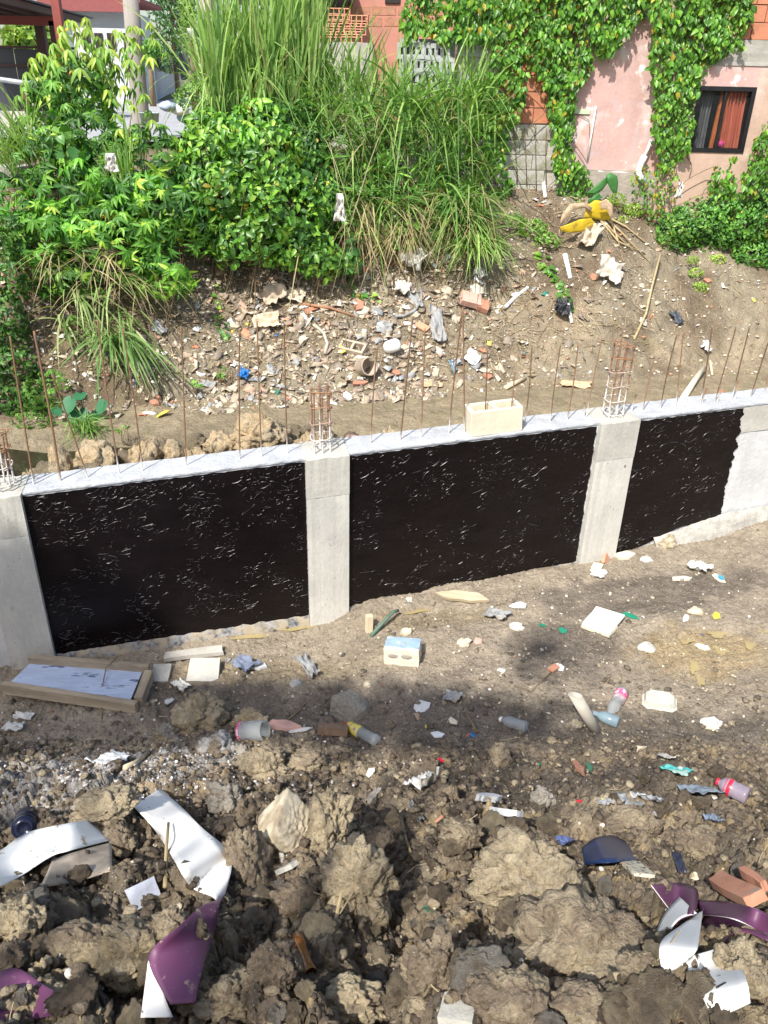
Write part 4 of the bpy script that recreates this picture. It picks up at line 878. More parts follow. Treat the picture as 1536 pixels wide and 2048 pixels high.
def crumple(name, p0, p1, wpx, m, label, cat, amp=.25, seed=0, res=16, hole=0., lift=.02, parent=None, zs=1.):
    A, B = axes(p0, p1); Mx, L = surf_frame(A, B); c = (A+B)/2; Wd = wpx/ppm(c)*fore(c, p0, p1, False); g = res
    u, v = np.meshgrid(np.linspace(-1, 1, g), np.linspace(-1, 1, g)); u = u.ravel(); v = v.ravel()
    th = np.arctan2(v, u); edge = 1+.28*n2(np.cos(th)*1.3+seed*3.1, np.sin(th)*1.3, 400+seed)+.1*n2(np.cos(th)*4+seed, np.sin(th)*4, 401+seed)
    x = u*edge*L/2*.95; y = v*edge*Wd/2*.95; s_ = min(L, Wd)
    z = s_*amp*.8*(1-np.abs(2*n2(u*1.1+seed, v*1.1, 410+seed)))*zs+s_*amp*.28*n2(u*2.8, v*2.8+seed, 411+seed)
    f1 = np.abs(n2(u*2.2+seed*2, v*2.2, 412+seed)); z = z+s_*amp*.22*(1-ss(0, .3, f1))
    z = z-z.min()*.7; i = np.arange(g*g).reshape(g, g); F = np.stack([i[:-1, :-1], i[:-1, 1:], i[1:, 1:], i[1:, :-1]], -1).reshape(-1, 4)
    V = np.stack([x, y, z], 1); V2 = V-np.array([0, 0, .0025]); Fs = np.concatenate([F, F[:, ::-1]+g*g]); rim = np.concatenate([i[0, :], i[1:, -1], i[-1, :-1][::-1], i[1:-1, 0][::-1]]); rn = np.roll(rim, -1)
    Fs = np.concatenate([Fs, np.stack([rim, rim+g*g, rn+g*g, rn], 1)])
    me = npmesh(name, np.concatenate([V, V2]), Fs, smooth=True); Mx.translation += Vector((0, 0, lift)); return place_mesh(name, me, Mx, label, cat, m)
def stick(name, pts, rpx, m, label, cat='stick', lifts=None, taper=.8, flat=False):
    """through pixels resting on the ground; lifts in metres"""
    lifts = lifts or [.008]*len(pts); P = [Vector(drop(*p)) for p in pts]; k = ppm(P[0]); R_ = rpx/k
    P = [p+Vector((0, 0, l+R_*.6)) for p, l in zip(P, lifts)]
    c = P[0].copy(); V, F = tube_arr([p-c for p in P], [R_*(1-(1-taper)*i/max(1, len(P)-1)) for i in range(len(P))], 7)
    o = link(name, polymesh(name, V, F), None, m); o.location = c; return tag(o, label, cat)
def beam(name, a, b, w_, h_, m, parent=None, up=(0, 0, 1), inv=(0, 0, 0), bev=.004, jit=.0015, ext=0.):
    Mx, L = frame(a, b, up); bm = bmesh.new(); bbox(bm, (L/2, 0, h_/2), (L+ext, w_, h_), bev=bev, jit=jit, sub=2); o = bmesh_to(bm, name, m, parent); Mx.translation -= Vector(inv); o.matrix_local = Mx; return o

# mortar board of planks at the left
A = drop(12, 1398); B = drop(276, 1424); Cc = drop(303, 1362); D = drop(66, 1345)
zb = max(A[2], B[2], Cc[2], D[2])+.01
for q in (A, B, Cc, D): q[2] = zb-.01
A, B, Cc, D = map(Vector, (A, B, Cc, D)); root = empty('mortar_board', tuple((A+B+Cc+D)/4)); inv = root.location.copy()
tag(root, 'shallow tray of weathered grey planks holding a blue-smeared board below the left column', 'mortar tray')
beam('plank', A, B, .045, .085, M['wood'], root, inv=inv)
beam('plank', D, Cc+(Cc-D)*.0, .045, .115, M['wood'], root, inv=inv)
beam('plank', B+(Cc-B)*.12, Cc-(Cc-B)*.08, .060, .092, M['wood'], root, inv=inv)
e1 = (A-D)*-.12; bm = bmesh.new(); vs = [A+(D-A)*.10+(B-A)*.03, B+(Cc-B)*.10+(A-B)*.06, Cc+(B-Cc)*.06+(D-Cc)*.06, D+(A-D)*.04+(Cc-D)*.01]
top = [bm.verts.new(v+Vector((0, 0, .060))-inv) for v in vs]; bot = [bm.verts.new(v+Vector((0, 0, .042))-inv) for v in vs]
bm.faces.new(top); bm.faces.new(bot[::-1])
for i in range(4): bm.faces.new((bot[i], bot[(i+1) % 4], top[(i+1) % 4], top[i]))
bmesh_to(bm, 'smeared_board', M['bluepaint'], root)
# half block with blue top
A, B = drop(768, 1330), drop(838, 1336); Mx, L = surf_frame(A, B, (0, -.05, 1)); bm = bmesh.new(); w2 = .15
bbox(bm, (0, .07, .075), (L, .15, .145), bev=.008, jit=.003, sub=2)
root = bmesh_to(bm, 'broken_block', M['block']); Mx = Mx @ Matrix.Rotation(-.12, 4, 'X'); root.matrix_world = Mx; tag(root, 'cream half block with flaking blue paint on its top, alone on the floor', 'block')
bm = bmesh.new(); bbox(bm, (0, .078, .1505), (L*.97, .128, .004), jit=.002, sub=3); bmesh_to(bm, 'painted_top', M['bluetop'], root)
for dx in (-.055, .035):
    bm = bmesh.new(); r_ = bmesh.ops.create_icosphere(bm, subdivisions=2, radius=1); bmesh.ops.scale(bm, vec=(.045, .006, .022), verts=r_['verts']); bmesh.ops.translate(bm, vec=(dx, -.004, .085), verts=r_['verts'])
    bmesh_to(bm, 'broken_cell', M['found'], root)
bm = bmesh.new(); r_ = bmesh.ops.create_icosphere(bm, subdivisions=2, radius=.014); bmesh.ops.scale(bm, vec=(1, 1, .4), verts=r_['verts']); bmesh.ops.translate(bm, vec=(.01, .06, .153), verts=r_['verts']); bmesh_to(bm, 'mortar_spot', M['mortar'], root)
# wooden peg and green stick
A = drop(738, 1262); bm = bmesh.new(); bbox(bm, (0, 0, .055), (.052, .045, .17), bev=.003, jit=.001); o = bmesh_to(bm, 'wooden_peg', M['wood2']); o.location = A; o.rotation_euler = (-.05, .03, .35); tag(o, 'short pale wooden peg standing in the mud by the middle column', 'peg')
stick('green_stick', [(742, 1276), (768, 1256), (786, 1240), (796, 1236)], 4.2, M['green'], 'dull green stick with a bent tip leaning beside the wooden peg', lifts=[.01, .05, .07, .06])
# grey slabs at the left
slab('concrete_slab', (380, 1345), (441, 1345), 40, .03, M['band'], 'square pale grey slab fragment tilted up near the left puddle', 'slab', lift=.6, tiltx=.45, jag=.05, sides=4)
slab('concrete_slab', (306, 1350), (342, 1350), 34, .025, M['band'], 'small grey slab piece touching the right end of the mortar tray', 'slab', sides=4, jag=.08, tiltx=.3)
slab('mud_plank', (332, 1320), (445, 1306), 18, .035, M['mortar'], 'mud-caked board lying above the square grey slab', 'plank', sides=4, jag=.08)
slab('concrete_slab', (503, 1336), (538, 1338), 16, .02, M['render'], 'thin grey chip right of the square slab', 'slab', sides=5)
crumple('dirty_rag', (470, 1330), (512, 1345), 22, mat('bluegrey_rag', (.16, .19, .26), rough=.9, vscale=30, bump=.004), 'blue-grey rag left of the thin grey chip', 'rag', .35, 3)
crumple('plastic_sheet', (600, 1320), (632, 1360), 26, M['greybag'], 'crumpled clear-grey plastic below the left puddle', 'plastic', .4, 4)
crumple('plastic_sheet', (352, 1368), (375, 1385), 14, M['whitebag'], 'tiny white plastic scrap above the pointed clod', 'plastic', .3, 5)
slab('white_shard', (330, 1412), (344, 1398), 14, .008, M['tile'], 'small grey-white chip left of the pointed clod', 'chip')
# tiles, trays, chips
slab('white_tile', (1180, 1238), (1236, 1256), 50, .012, M['tile'], 'square white tile with one broken corner lying tilted on the floor', 'tile', sides=4, jag=.04, tiltx=.1, lift=2)
slab('tile_back', (1172, 1248), (1226, 1268), 30, .02, M['block'], 'cream tile back showing under the square white tile', 'tile', sides=4, jag=.05, lift=.2)
slab('white_shard', (826, 1414), (860, 1418), 34, .008, M['tile'], 'roundish mottled white chip on the dark floor', 'chip', sides=7)
slab('white_shard', (862, 1474), (888, 1470), 20, .007, M['pvcw'], 'white chip with a pointed end below the mottled one', 'chip', sides=5)
slab('white_shard', (898, 1436), (914, 1452), 14, .006, M['block'], 'narrow cream chip left of the clear bottle', 'chip', sides=5)
slab('white_shard', (1390, 1292), (1418, 1300), 16, .008, M['block'], 'curved cream shell-like chip among the puddles', 'chip', sides=6)
slab('white_shard', (1366, 1245), (1376, 1232), 12, .008, M['tile'], 'upright white chip left of the yellow scrap', 'chip')
slab('white_shard', (1338, 1160), (1385, 1158), 14, .008, M['block'], 'long cream chip below the right puddles of rubble', 'chip', sides=5)
slab('white_shard', (1180, 1148), (1215, 1150), 20, .012, M['tile'], 'flat whitish piece under the right column', 'chip', sides=6)
slab('white_shard', (1018, 1214), (1056, 1212), 16, .012, M['tile'], 'white half-moon chip right of the second puddle', 'chip', sides=6)
slab('clay_shard', (1100, 1344), (1114, 1334), 12, .015, M['terra'], 'small brown brick chip left of the tipped shell', 'chip', sides=4)
slab('shell_piece', (1112, 1328), (1128, 1344), 14, .006, M['pvcw'], 'cup-like pale shell piece on the shaded floor', 'shell', sides=6)
slab('broken_plate', (1424, 1150), (1452, 1168), 12, .008, M['block'], 'narrow tan shell with a blue patch in the upper right floor', 'chip', sides=7, curl=.2)
slab('blue_scrap', (1434, 1156), (1446, 1164), 6, .014, mat('cyan_plastic', (.05, .35, .55), rough=.4), 'blue patch lying in the narrow tan shell', 'scrap', lift=1.2)
slab('yellow_scrap', (1424, 1228), (1440, 1236), 18, .006, mat('yellow_plastic', (.66, .60, .06), rough=.5), 'bright yellow plastic scrap near the puddles', 'scrap', sides=5)
for (a, b, w_, l) in (((1240, 1224), (1278, 1240), 10, 'long green glass piece right of the white tile'), ((1118, 1258), (1134, 1268), 12, 'green glass piece left of the white tile'), ((1078, 1250), (1092, 1254), 6, 'thin green sliver left of the other green glass'), ((1072, 1528), (1080, 1532), 8, 'green crumb in the dark soil'), ((848, 1820), (872, 1826), 14, 'bright green glass bit in the dark part of the heap'), ((1176, 1528), (1186, 1548), 10, 'teal scrap beside the red brick chip in the dark soil')):
    slab('green_scrap', a, b, w_, .006, mat('green_scrap_', (.02, .24, .15), rough=.3), l, 'glass piece', sides=5)
crumple('teal_sheet', (1328, 1540), (1376, 1556), 18, mat('teal_plastic', (.08, .42, .40), rough=.5, stain=[(30, .5, .6, (.4, .42, .38))]), 'torn teal sheet above the cola bottle', 'plastic', .25, 7)
crumple('white_scrap', (1320, 1516), (1342, 1524), 10, M['whitebag'], 'small white scrap above the teal sheet', 'plastic', .2, 8)
slab('pink_shell', (946, 1282), (966, 1288), 16, .008, M['pinkst'], 'pink broken shell piece right of the pale stone', 'chip', sides=5, curl=.3)
slab('red_chip', (874, 1520), (888, 1526), 12, .008, M['redlab'], 'small red chip in the dark soil below the concrete lump', 'chip')
slab('red_chip', (1150, 1604), (1164, 1606), 7, .008, M['redlab'], 'tiny red scrap in the dark soil', 'chip')
slab('clay_shard', (1150, 1530), (1170, 1556), 16, .02, M['terra'], 'terracotta chip beside the teal scrap', 'chip', sides=5)
slab('clay_shard', (875, 1648), (890, 1636), 16, .012, M['terra'], 'orange pointed shard right of the white paper', 'chip', sides=3)
slab('clay_shard', (636, 1467), (697, 1472), 20, .05, mat('brown_tile', (.20, .13, .09), rough=.9, vscale=20), 'brown flat brick piece touching the juice bottle cap', 'brick piece', sides=4, jag=.05)
slab('pink_slab', (530, 1452), (600, 1458), 34, .02, M['pinkst'], 'dusty pinkish slab left of the brown brick piece', 'slab', sides=5)
slab('white_shard', (574, 1466), (622, 1458), 12, .008, M['tile'], 'thin white sliver on the pinkish slab', 'chip', sides=5)
slab('grey_slab', (566, 1748), (598, 1734), 22, .02, M['band'], 'grey tile fragment half sunk left of the big pale clod', 'slab', sides=4)
slab('white_chip', (252, 1806), (312, 1776), 36, .012, mat('bluish_chip', (.58, .60, .68), rough=.7, vscale=20, bump=.002), 'bluish-white square chip standing in front of the cracked clod', 'chip', sides=4, jag=.12, tiltx=.8, lift=2.5)
slab('mouldy_chip', (1256, 1742), (1290, 1772), 38, .012, mat('mould', (.52, .47, .36), rough=.8, vscale=20, stain=[(60, .5, .6, (.12, .11, .10))]), 'mould-spotted cream chip below the dark blue sheet', 'chip', sides=4, jag=.15, lift=2)
slab('grey_slab', (885, 2035), (955, 2040), 60, .03, M['band'], 'corner of a grey slab cut by the bottom edge', 'slab', sides=4, jag=.15, tiltx=.3)
slab('light_chip', (130, 1990), (144, 1998), 12, .01, M['tile'], 'small pale green-white chip in the lower left', 'chip', sides=6)
slab('white_shard', (948, 1604), (1000, 1606), 16, .03, M['render'], 'flat whitish stone on the ridge of dark soil', 'stone', sides=6)
slab('grey_slab', (984, 1632), (1040, 1642), 34, .03, M['render'], 'grey flat stone right of the ridge', 'stone', sides=6)
slab('white_paper', (734, 1556), (748, 1536), 14, .004, M['whitebag'], 'narrow white scrap standing in the dark soil', 'scrap', sides=5, tiltx=.6, lift=2)
crumple('white_paper', (825, 1588), (870, 1572), 34, M['whitebag'], 'crumpled white paper on the brown heap right of the tall clod', 'paper', .35, 11, lift=.03)
crumple('grey_rag', (820, 1610), (846, 1655), 14, M['greybag'], 'grey curled rag below the crumpled white paper', 'rag', .5, 12, lift=.02)
crumple('grey_rag', (735, 1618), (760, 1585), 16, mat('mud_rag', (.33, .30, .26), rough=.9, vscale=20), 'mud-coloured curled rag left of the white paper', 'rag', .4, 13, lift=.03)
crumple('plastic_sheet', (1240, 1618), (1290, 1636), 30, M['greybag'], 'pale grey torn plastic on the dark ridge', 'plastic', .35, 14, lift=.02)
crumple('plastic_sheet', (1270, 1602), (1320, 1612), 20, M['render'], 'grey-green plastic film right of the torn plastic', 'plastic', .3, 15, lift=.02)
crumple('plastic_sheet', (1370, 1590), (1424, 1590), 38, mat('slate_sheet', (.20, .24, .28), rough=.7, vscale=20, bump=.004), 'slate-grey flat sheet left of the cola bottle', 'plastic', .12, 16)
crumple('plastic_sheet', (1412, 1642), (1440, 1655), 18, mat('slate_sheet2', (.16, .20, .27), rough=.6, vscale=20), 'small slate-blue scrap below the cola bottle', 'plastic', .3, 17)
crumple('plastic_sheet', (1196, 1614), (1230, 1614), 16, M['greybag'], 'dull grey scrap on the ridge beside a yellow sliver', 'plastic', .3, 18)
slab('yellow_sliver', (1198, 1598), (1214, 1608), 6, .004, M['yelllab'], 'yellowish sliver in the dark soil', 'scrap', sides=4)
crumple('plastic_sheet', (890, 1398), (924, 1402), 20, M['greybag'], 'torn grey plastic right of the mottled white chip', 'plastic', .3, 19)
crumple('plastic_sheet', (1376, 1136), (1420, 1150), 16, M['whitebag'], 'wisp of clear plastic in the upper right floor', 'plastic', .4, 20)
crumple('plastic_sheet', (972, 1232), (1018, 1240), 18, M['greybag'], 'grey plastic scrap left of the white stone', 'plastic', .3, 21)
crumple('plastic_sheet', (1180, 1150), (1210, 1156), 12, M['whitebag'], 'white scrap below the right column', 'plastic', .2, 22)

crumple('blue_scrap', (1114, 1690), (1140, 1700), 20, mat('slateblue', (.10, .13, .27), rough=.35), 'small blue dome-like scrap left of the dark blue sheet', 'plastic', .35, 24, lift=.02)
crumple('blue_scrap', (1080, 1722), (1102, 1728), 12, mat('slateblue2', (.05, .07, .17), rough=.35), 'tiny navy scrap on the massive tan clod', 'plastic', .3, 25, lift=.02)
crumple('black_scrap', (1350, 1715), (1364, 1755), 18, mat('blackblue', (.03, .035, .06), rough=.4), 'blackish folded plastic right of the mouldy chip', 'plastic', .4, 26, lift=.02)
crumple('folded_paper', (190, 1535), (252, 1518), 46, M['pvcw'], 'rust-stained folded white plastic on the lime spill', 'plastic', .12, 27, lift=.02)
crumple('plastic_sheet', (10, 1460), (48, 1460), 22, M['whitebag'], 'dusty white scrap at the left edge of the lime spill', 'plastic', .2, 28)
crumple('plastic_sheet', (30, 1436), (70, 1440), 14, M['whitebag'], 'second dusty scrap above the lime spill', 'plastic', .2, 29)
slab('broken_tile', (1200, 1128), (1212, 1100), 22, .02, M['clayl'], 'tan curved tile shard leaning on the right column foot', 'tile piece', sides=5, tiltx=.5, lift=1)
slab('broken_tile', (1226, 1118), (1276, 1112), 20, .02, M['block'], 'cream tile shard at the foot of the third coating', 'tile piece', sides=5)
slab('broken_tile', (1280, 1118), (1304, 1126), 14, .015, M['tile'], 'smaller white tile shard right of the cream one', 'tile piece', sides=5)
slab('broken_tile', (1184, 1134), (1204, 1138), 16, .02, M['block'], 'square cream fragment left of the curved tile shard', 'tile piece', sides=4)
slab('wet_board', (875, 1190), (978, 1204), 22, .03, mat('wetboard', (.46, .38, .26), rough=.7, vscale=9, stretch=(.3, 3, 1)), 'muddy board lying along the second puddle', 'plank', sides=6)
slab('terracotta_piece', (1455, 1795), (1536, 1838), 30, .035, M['terra'], 'big terracotta brick piece at the right edge', 'brick piece', sides=4, jag=.12, lift=1.2, tiltx=.2)
slab('terracotta_piece', (1500, 1778), (1545, 1812), 13, .035, M['terra'], 'narrow terracotta piece behind the big one at the right edge', 'brick piece', sides=4, jag=.1, lift=1.2)
# sticks
stick('dry_stick', [(575, 1443), (597, 1425), (611, 1410)], 1.8, M['bark'], 'thin dark stick standing left of the concrete lump')
stick('dry_stick', [(930, 1428), (945, 1450), (953, 1468)], 2.4, M['bark'], 'curved dry twig on the dark floor right of the white chips')
stick('dry_stick', [(1028, 1374), (1062, 1385), (1128, 1322)], 1.5, M['bark'], 'long thin twig near the tipped shell')
stick('dry_straw', [(670, 1855), (690, 1790), (708, 1715)], 4, M['straw'], 'flat straw-coloured stem across the big pale clod', lifts=[.02, .09, .08])
stick('dry_straw', [(680, 1835), (715, 1800), (722, 1780)], 1.6, M['straw'], 'thin curved stem beside the flat one', lifts=[.02, .08, .05])
stick('dry_straw', [(332, 1785), (338, 1730), (345, 1700)], 4.5, M['straw'], 'forked dry stem standing in front of the white strip', lifts=[.03, .10, .17])
stick('dry_straw', [(800, 1640), (812, 1690), (826, 1728)], 3.0, M['bark'], 'brown stem in the dark hollow of the heap', lifts=[.04, .03, .02])
stick('dry_straw', [(1370, 1702), (1386, 1692), (1412, 1694)], 3.0, M['straw'], 'bent straw-coloured stem right of the blue sheet', lifts=[.01, .03, .02])
stick('dry_straw', [(1434, 1764), (1446, 1740)], 3.4, M['straw'], 'short pale stem above the terracotta pieces')
stick('dry_straw', [(985, 2010), (998, 1985)], 3.2, M['straw'], 'short stub of straw at the bottom edge')
stick('dry_straw', [(478, 1998), (486, 1960)], 4., M['straw'], 'pale stub sticking up from the clod right of the purple strip', lifts=[.01, .07])
stick('dry_straw', [(1162, 1880), (1186, 1870)], 2, M['straw'], 'thin straw lying on the huge cracked clod', lifts=[.05, .05])
stick('wood_splinter', [(250, 1540), (272, 1530), (298, 1508)], 6, M['wood2'], 'pale wood splinter right of the folded plastic')
stick('dry_straw', [(204, 1438), (206, 1400), (218, 1366), (240, 1350)], 1.3, M['bark'], 'thin leafless weed stem in front of the mortar tray', lifts=[0, .08, .14, .16])

# bottles
def bottle(name, p0, p1, dpx, body_m, cap_m, lab_m, label, lift=0., prof=None, lab=(.45, .75), n=None):
    """p0 foot, p1 cap"""
    A, B = drop(*p0), drop(*p1); c = (A+B)/2; k = ppm(c); rad = dpx/k/2; L = float(np.linalg.norm(A-B)); Mx, _ = surf_frame(A, B, n)
    prof = prof or [(0, 0), (.75, 0), (.98, .03), (1, .10), (.93, .20), (1, .30), (.90, .42), (1, .50), (1, .66), (.80, .78), (.42, .88), (.34, .92)]
    V, F = lathe([(r_*rad, z_*L) for r_, z_ in prof], 20); me = polymesh(name, V, F); root = link(name, me, None, body_m)
    R_ = Mx.to_3x3(); x, y, z = R_.col[0], R_.col[1], R_.col[2]
    W = Matrix.Identity(4)
    for i in range(3): W[i][2] = x[i]; W[i][0] = y[i]; W[i][1] = z[i]; W[i][3] = A[i]+z[i]*(rad*.75+lift)
    root.matrix_world = W; tag(root, label, 'bottle')
    if cap_m: V, F = lathe([(0, .995*L), (.36*rad, .995*L), (.44*rad, .98*L), (.44*rad, .925*L), (.36*rad, .91*L)], 16); link('cap', polymesh('cap', V, F), root, cap_m)
    if lab_m: V, F = lathe([(1.012*rad, lab[0]*L), (1.03*rad, (lab[0]+.01)*L), (1.03*rad*(.95), (lab[1]-.01)*L), (.9*rad, lab[1]*L)], 20); link('label_band', polymesh('label_band', V, F), root, lab_m)
    return root
b = bottle('soda_bottle', (1246, 1388), (1216, 1442), 26, M['clearbot'], M['green'], M['pinklab'], 'crushed clear bottle with pink label and green cap leaning by the grey pipe', prof=[(0, 0), (.6, 0), (.98, .04), (1, .2), (1, .40), (.85, .52), (1, .60), (.95, .7), (.6, .82), (.36, .92)], lab=(.12, .42))
bottle('glass_bottle', (1236, 1452), (1186, 1432), 24, M['blueglass'], None, None, 'blue-grey glass bottle lying behind the grey pipe', prof=[(0, 0), (.85, 0), (1, .03), (1, .55), (.85, .68), (.45, .82), (.40, 1.)])
bottle('juice_bottle', (758, 1490), (692, 1455), 24, M['clearbot'], M['redlab'], M['yelllab'], 'juice bottle with red cap and yellow-purple label below the concrete lump', lab=(.50, .86))
bottle('cola_bottle', (1492, 1606), (1428, 1574), 36, mat('purplish_pet', (.40, .34, .42), rough=.15, trans=.4, spec=.6), M['redlab'], M['redlab'], 'plastic bottle with red cap and red label on the dark soil at the right', lab=(.50, .70))
bottle('clear_bottle', (1054, 1462), (1000, 1445), 24, M['clearbot'], M['pvcw'], None, 'crushed clear bottle with white cap on the dark floor')
bottle('jar', (486, 1476), (534, 1474), 40, M['clearbot'], None, M['pinklab'], 'small clear plastic cup half buried left of the pinkish slab', prof=[(0, 0), (.8, 0), (1, .1), (1, .9), (.95, 1)], lab=(.0, .1))
o = bottle('brown_bottle_neck', (628, 1980), (600, 1905), 34, M['amber'], None, None, 'broken amber bottle neck poking out of the heap', prof=[(.72, 0), (.75, .02), (.66, .2), (.6, .5), (.75, .8), (.85, 1.), (.8, 1.), (.55, .5), (.62, .2), (.70, .02)], lift=.03)
# blue bottle base at the left
P = drop(48, 1690); V, F = lathe([(0, .012), (.028, .010), (.034, 0), (.040, .002), (.050, .008), (.056, .02), (.058, .05), (.054, .056), (.058, .062), (.058, .10), (.054, .106), (.056, .16)], 30)
V = [(x, y, -z) for x, y, z in V]; o = link('blue_bottle', polymesh('blue_bottle', V, F), None, M['navy']); o.location = (P[0], P[1]+.03, P[2]+.07); o.rotation_euler = (1.05, .25, .25); tag(o, 'dark blue ribbed bottle, its round foot facing out, half buried at the left edge', 'bottle')
# grey pipe stub
A = drop(1196, 1460); B = drop(1150, 1390)+np.array([0, 0, .0]); B = A+(atY(1150, 1390, A[1]+.02)-A); V = []; 
Mx, L = frame(A-np.array([0, 0, .03]), B, (0, -1, .2)); R0 = .036; bg_ = Bag(); Va = []; seg = 22
for (rr, zz0, zz1) in ((R0, 0, L), (R0*.78, 0, L)):
    for zz in (0, 1):
        for k in range(seg):
            th = 6.283*k/seg; Va.append(((zz1+.03*math.cos(th)) if zz else 0, rr*math.cos(th)*1.0, rr*math.sin(th)))
Fa = []
for k in range(seg):
    j = (k+1) % seg; Fa += [(k, j, seg+j, seg+k), (2*seg+j, 2*seg+k, 3*seg+k, 3*seg+j), (seg+k, seg+j, 3*seg+j, 3*seg+k), (j, k, 2*seg+k, 2*seg+j)]
o = link('grey_pipe', polymesh('grey_pipe', Va, Fa), None, M['pipe']); o.matrix_world = Mx; tag(o, 'short grey plastic pipe sticking obliquely out of the soil', 'pipe')
# cloudy food tray, upside down
A, B = drop(1285, 1402), drop(1352, 1412); Mx, L = surf_frame(A, B); L *= 1.05; bm = bmesh.new(); Wd = .155
def ring(a, b, z, c=.03):
    return [bm.verts.new(p) for p in ((-a+c, -b, z), (a-c, -b, z), (a, -b+c, z), (a, b-c, z), (a-c, b, z), (-a+c, b, z), (-a, b-c, z), (-a, -b+c, z))]
R1 = [ring(L/2, Wd/2, .0), ring(L/2*.98, Wd/2*.98, .006), ring(L/2*.9, Wd/2*.88, .008), ring(L/2*.80, Wd/2*.76, .045), ring(L/2*.70, Wd/2*.66, .048), ring(L/2*.67, Wd/2*.62, .043)]
for a, b in zip(R1[:-1], R1[1:]):
    for i in range(8): bm.faces.new((a[i], a[(i+1) % 8], b[(i+1) % 8], b[i]))
bm.faces.new(R1[-1]); o = bmesh_to(bm, 'plastic_tray', M['tray']); Mx.translation += Vector((0, 0, .01)); o.matrix_world = Mx; tag(o, 'cloudy rounded plastic food tray upside down right of the pink-label bottle', 'tray')

# ------------------------------------------------------------------ torn two-coloured strips in the foreground
def ribbon(name, secs, front, back, label=None, cat=None, parent=None, thick=.0025, nsub=6, bow=0.):
    """cross-sections: two pixels each with a lift above the earth"""
    Lp = []; Rp = []
    for (a, b, la, lb) in secs: Lp.append(drop(*a)+np.array([0, 0, la])); Rp.append(drop(*b)+np.array([0, 0, lb]))
    def cr(P):
        P = np.array(P); n = len(P); out = []
        for i in range(n-1):
            p0, p1, p2, p3 = P[max(i-1, 0)], P[i], P[i+1], P[min(i+2, n-1)]
            for k in range(nsub):
                t = k/nsub; out.append(.5*((2*p1)+(-p0+p2)*t+(2*p0-5*p1+4*p2-p3)*t*t+(-p0+3*p1-3*p2+p3)*t**3))
        out.append(P[-1]); return np.array(out)
    L_, R_ = cr(Lp), cr(Rp); nw = 6; rows = []
    for u in np.linspace(0, 1, nw+1):
        rows.append(L_*(1-u)+R_*u)
    G = np.stack(rows, 1)   # (n, nw+1, 3)
    n = len(G); du = np.gradient(G, axis=0); dv = np.gradient(G, axis=1); N_ = np.cross(du, dv); N_ /= (np.linalg.norm(N_, axis=2, keepdims=True)+1e-9)
    u = np.linspace(-1, 1, nw+1)[None, :, None]; G = G+N_*bow*(1-u*u)
    lo = G-N_*thick; V = np.concatenate([G.reshape(-1, 3), lo.reshape(-1, 3)]); i = np.arange(n*(nw+1)).reshape(n, nw+1); m = n*(nw+1)
    F = np.stack([i[:-1, :-1], i[1:, :-1], i[1:, 1:], i[:-1, 1:]], -1).reshape(-1, 4)
    rim = np.concatenate([i[0, :], i[1:, -1], i[-1, :-1][::-1], i[1:-1, 0][::-1]]); rn = np.roll(rim, -1); side = np.stack([rim, rn, rn+m, rim+m], 1)
    Fa = np.concatenate([F, F[:, ::-1]+m, side]); mi = [0]*len(F)+[1]*len(F)+[0]*len(side)
    c = V.mean(0) if parent is None else np.array(parent.location); me = npmesh(name, V-c, Fa, smooth=True, matidx=mi); me.materials.append(front); me.materials.append(back)
    o = bpy.data.objects.new(name, me); COL.objects.link(o)
    if parent: o.parent = parent
    else: o.location = c; tag(o, label, cat)
    return o
Wm, Pm = M['pvcwc'], M['purple']
root = ribbon('curled_strip', [((268, 1626), (322, 1590), .05, .05), ((300, 1672), (366, 1640), .10, .09), ((332, 1716), (408, 1688), .10, .10), ((362, 1760), (448, 1722), .06, .10), ((385, 1782), (466, 1752), .02, .11), ((425, 1800), (464, 1775), .02, .08), ((436, 1825), (452, 1808), .06, .05)], Wm, Pm, 'wide curled strip, blinding white above and purple beneath, running down the left heap', 'plastic strip')
ribbon('twisted_end', [((436, 1825), (452, 1808), .055, .055), ((412, 1858), (444, 1848), .12, .10), ((362, 1915), (434, 1905), .13, .10), ((308, 1972), (414, 1962), .13, .09), ((345, 2035), (392, 2018), .06, .03)], Pm, Wm, parent=root)
ribbon('folded_end', [((306, 1972), (312, 1976), .118, .118), ((296, 2010), (330, 2015), .08, .08), ((286, 2056), (350, 2056), .05, .05)], Wm, Pm, parent=root)
ribbon('muddy_strip', [((-30, 1800), (-30, 1730), .03, .05), ((40, 1772), (10, 1716), .05, .06), ((110, 1742), (60, 1692), .09, .09), ((150, 1730), (140, 1676), .09, .09), ((228, 1704), (182, 1664), .08, .08)], mat('muddy_white', (.78, .79, .78), rough=.5, var=.05, stain=[(9, .60, .66, (.30, .23, .14))]), Pm, 'mud-spotted white strip bent like a roof at the left edge', 'plastic strip')
du = mat('dull_underside', (.36, .30, .24), rough=.6, vscale=20); o = ribbon('strip_side', [((112, 1745), (80, 1775), .075, .0), ((160, 1728), (150, 1765), .075, .0), ((228, 1707), (224, 1742), .07, .0)], du, du, 'dull hanging side of the mud-spotted white strip', 'plastic strip')
ribbon('purple_sheet', [((-20, 2060), (-20, 1975), .02, .05), ((50, 2055), (40, 1962), .03, .06), ((110, 2040), (95, 1992), .02, .05), ((160, 2024), (140, 2014), .0, .03)], Pm, Wm, 'purple sheet end in the lower left corner', 'plastic sheet')
ribbon('white_corner_piece', [((1296, 1790), (1340, 1838), .05, .03), ((1345, 1788), (1355, 1850), .06, .04), ((1382, 1793), (1370, 1852), .05, .05), ((1392, 1806), (1384, 1848), .04, .04)], Wm, Pm, 'white pointed end of the torn strip below the mouldy chip', 'plastic strip')
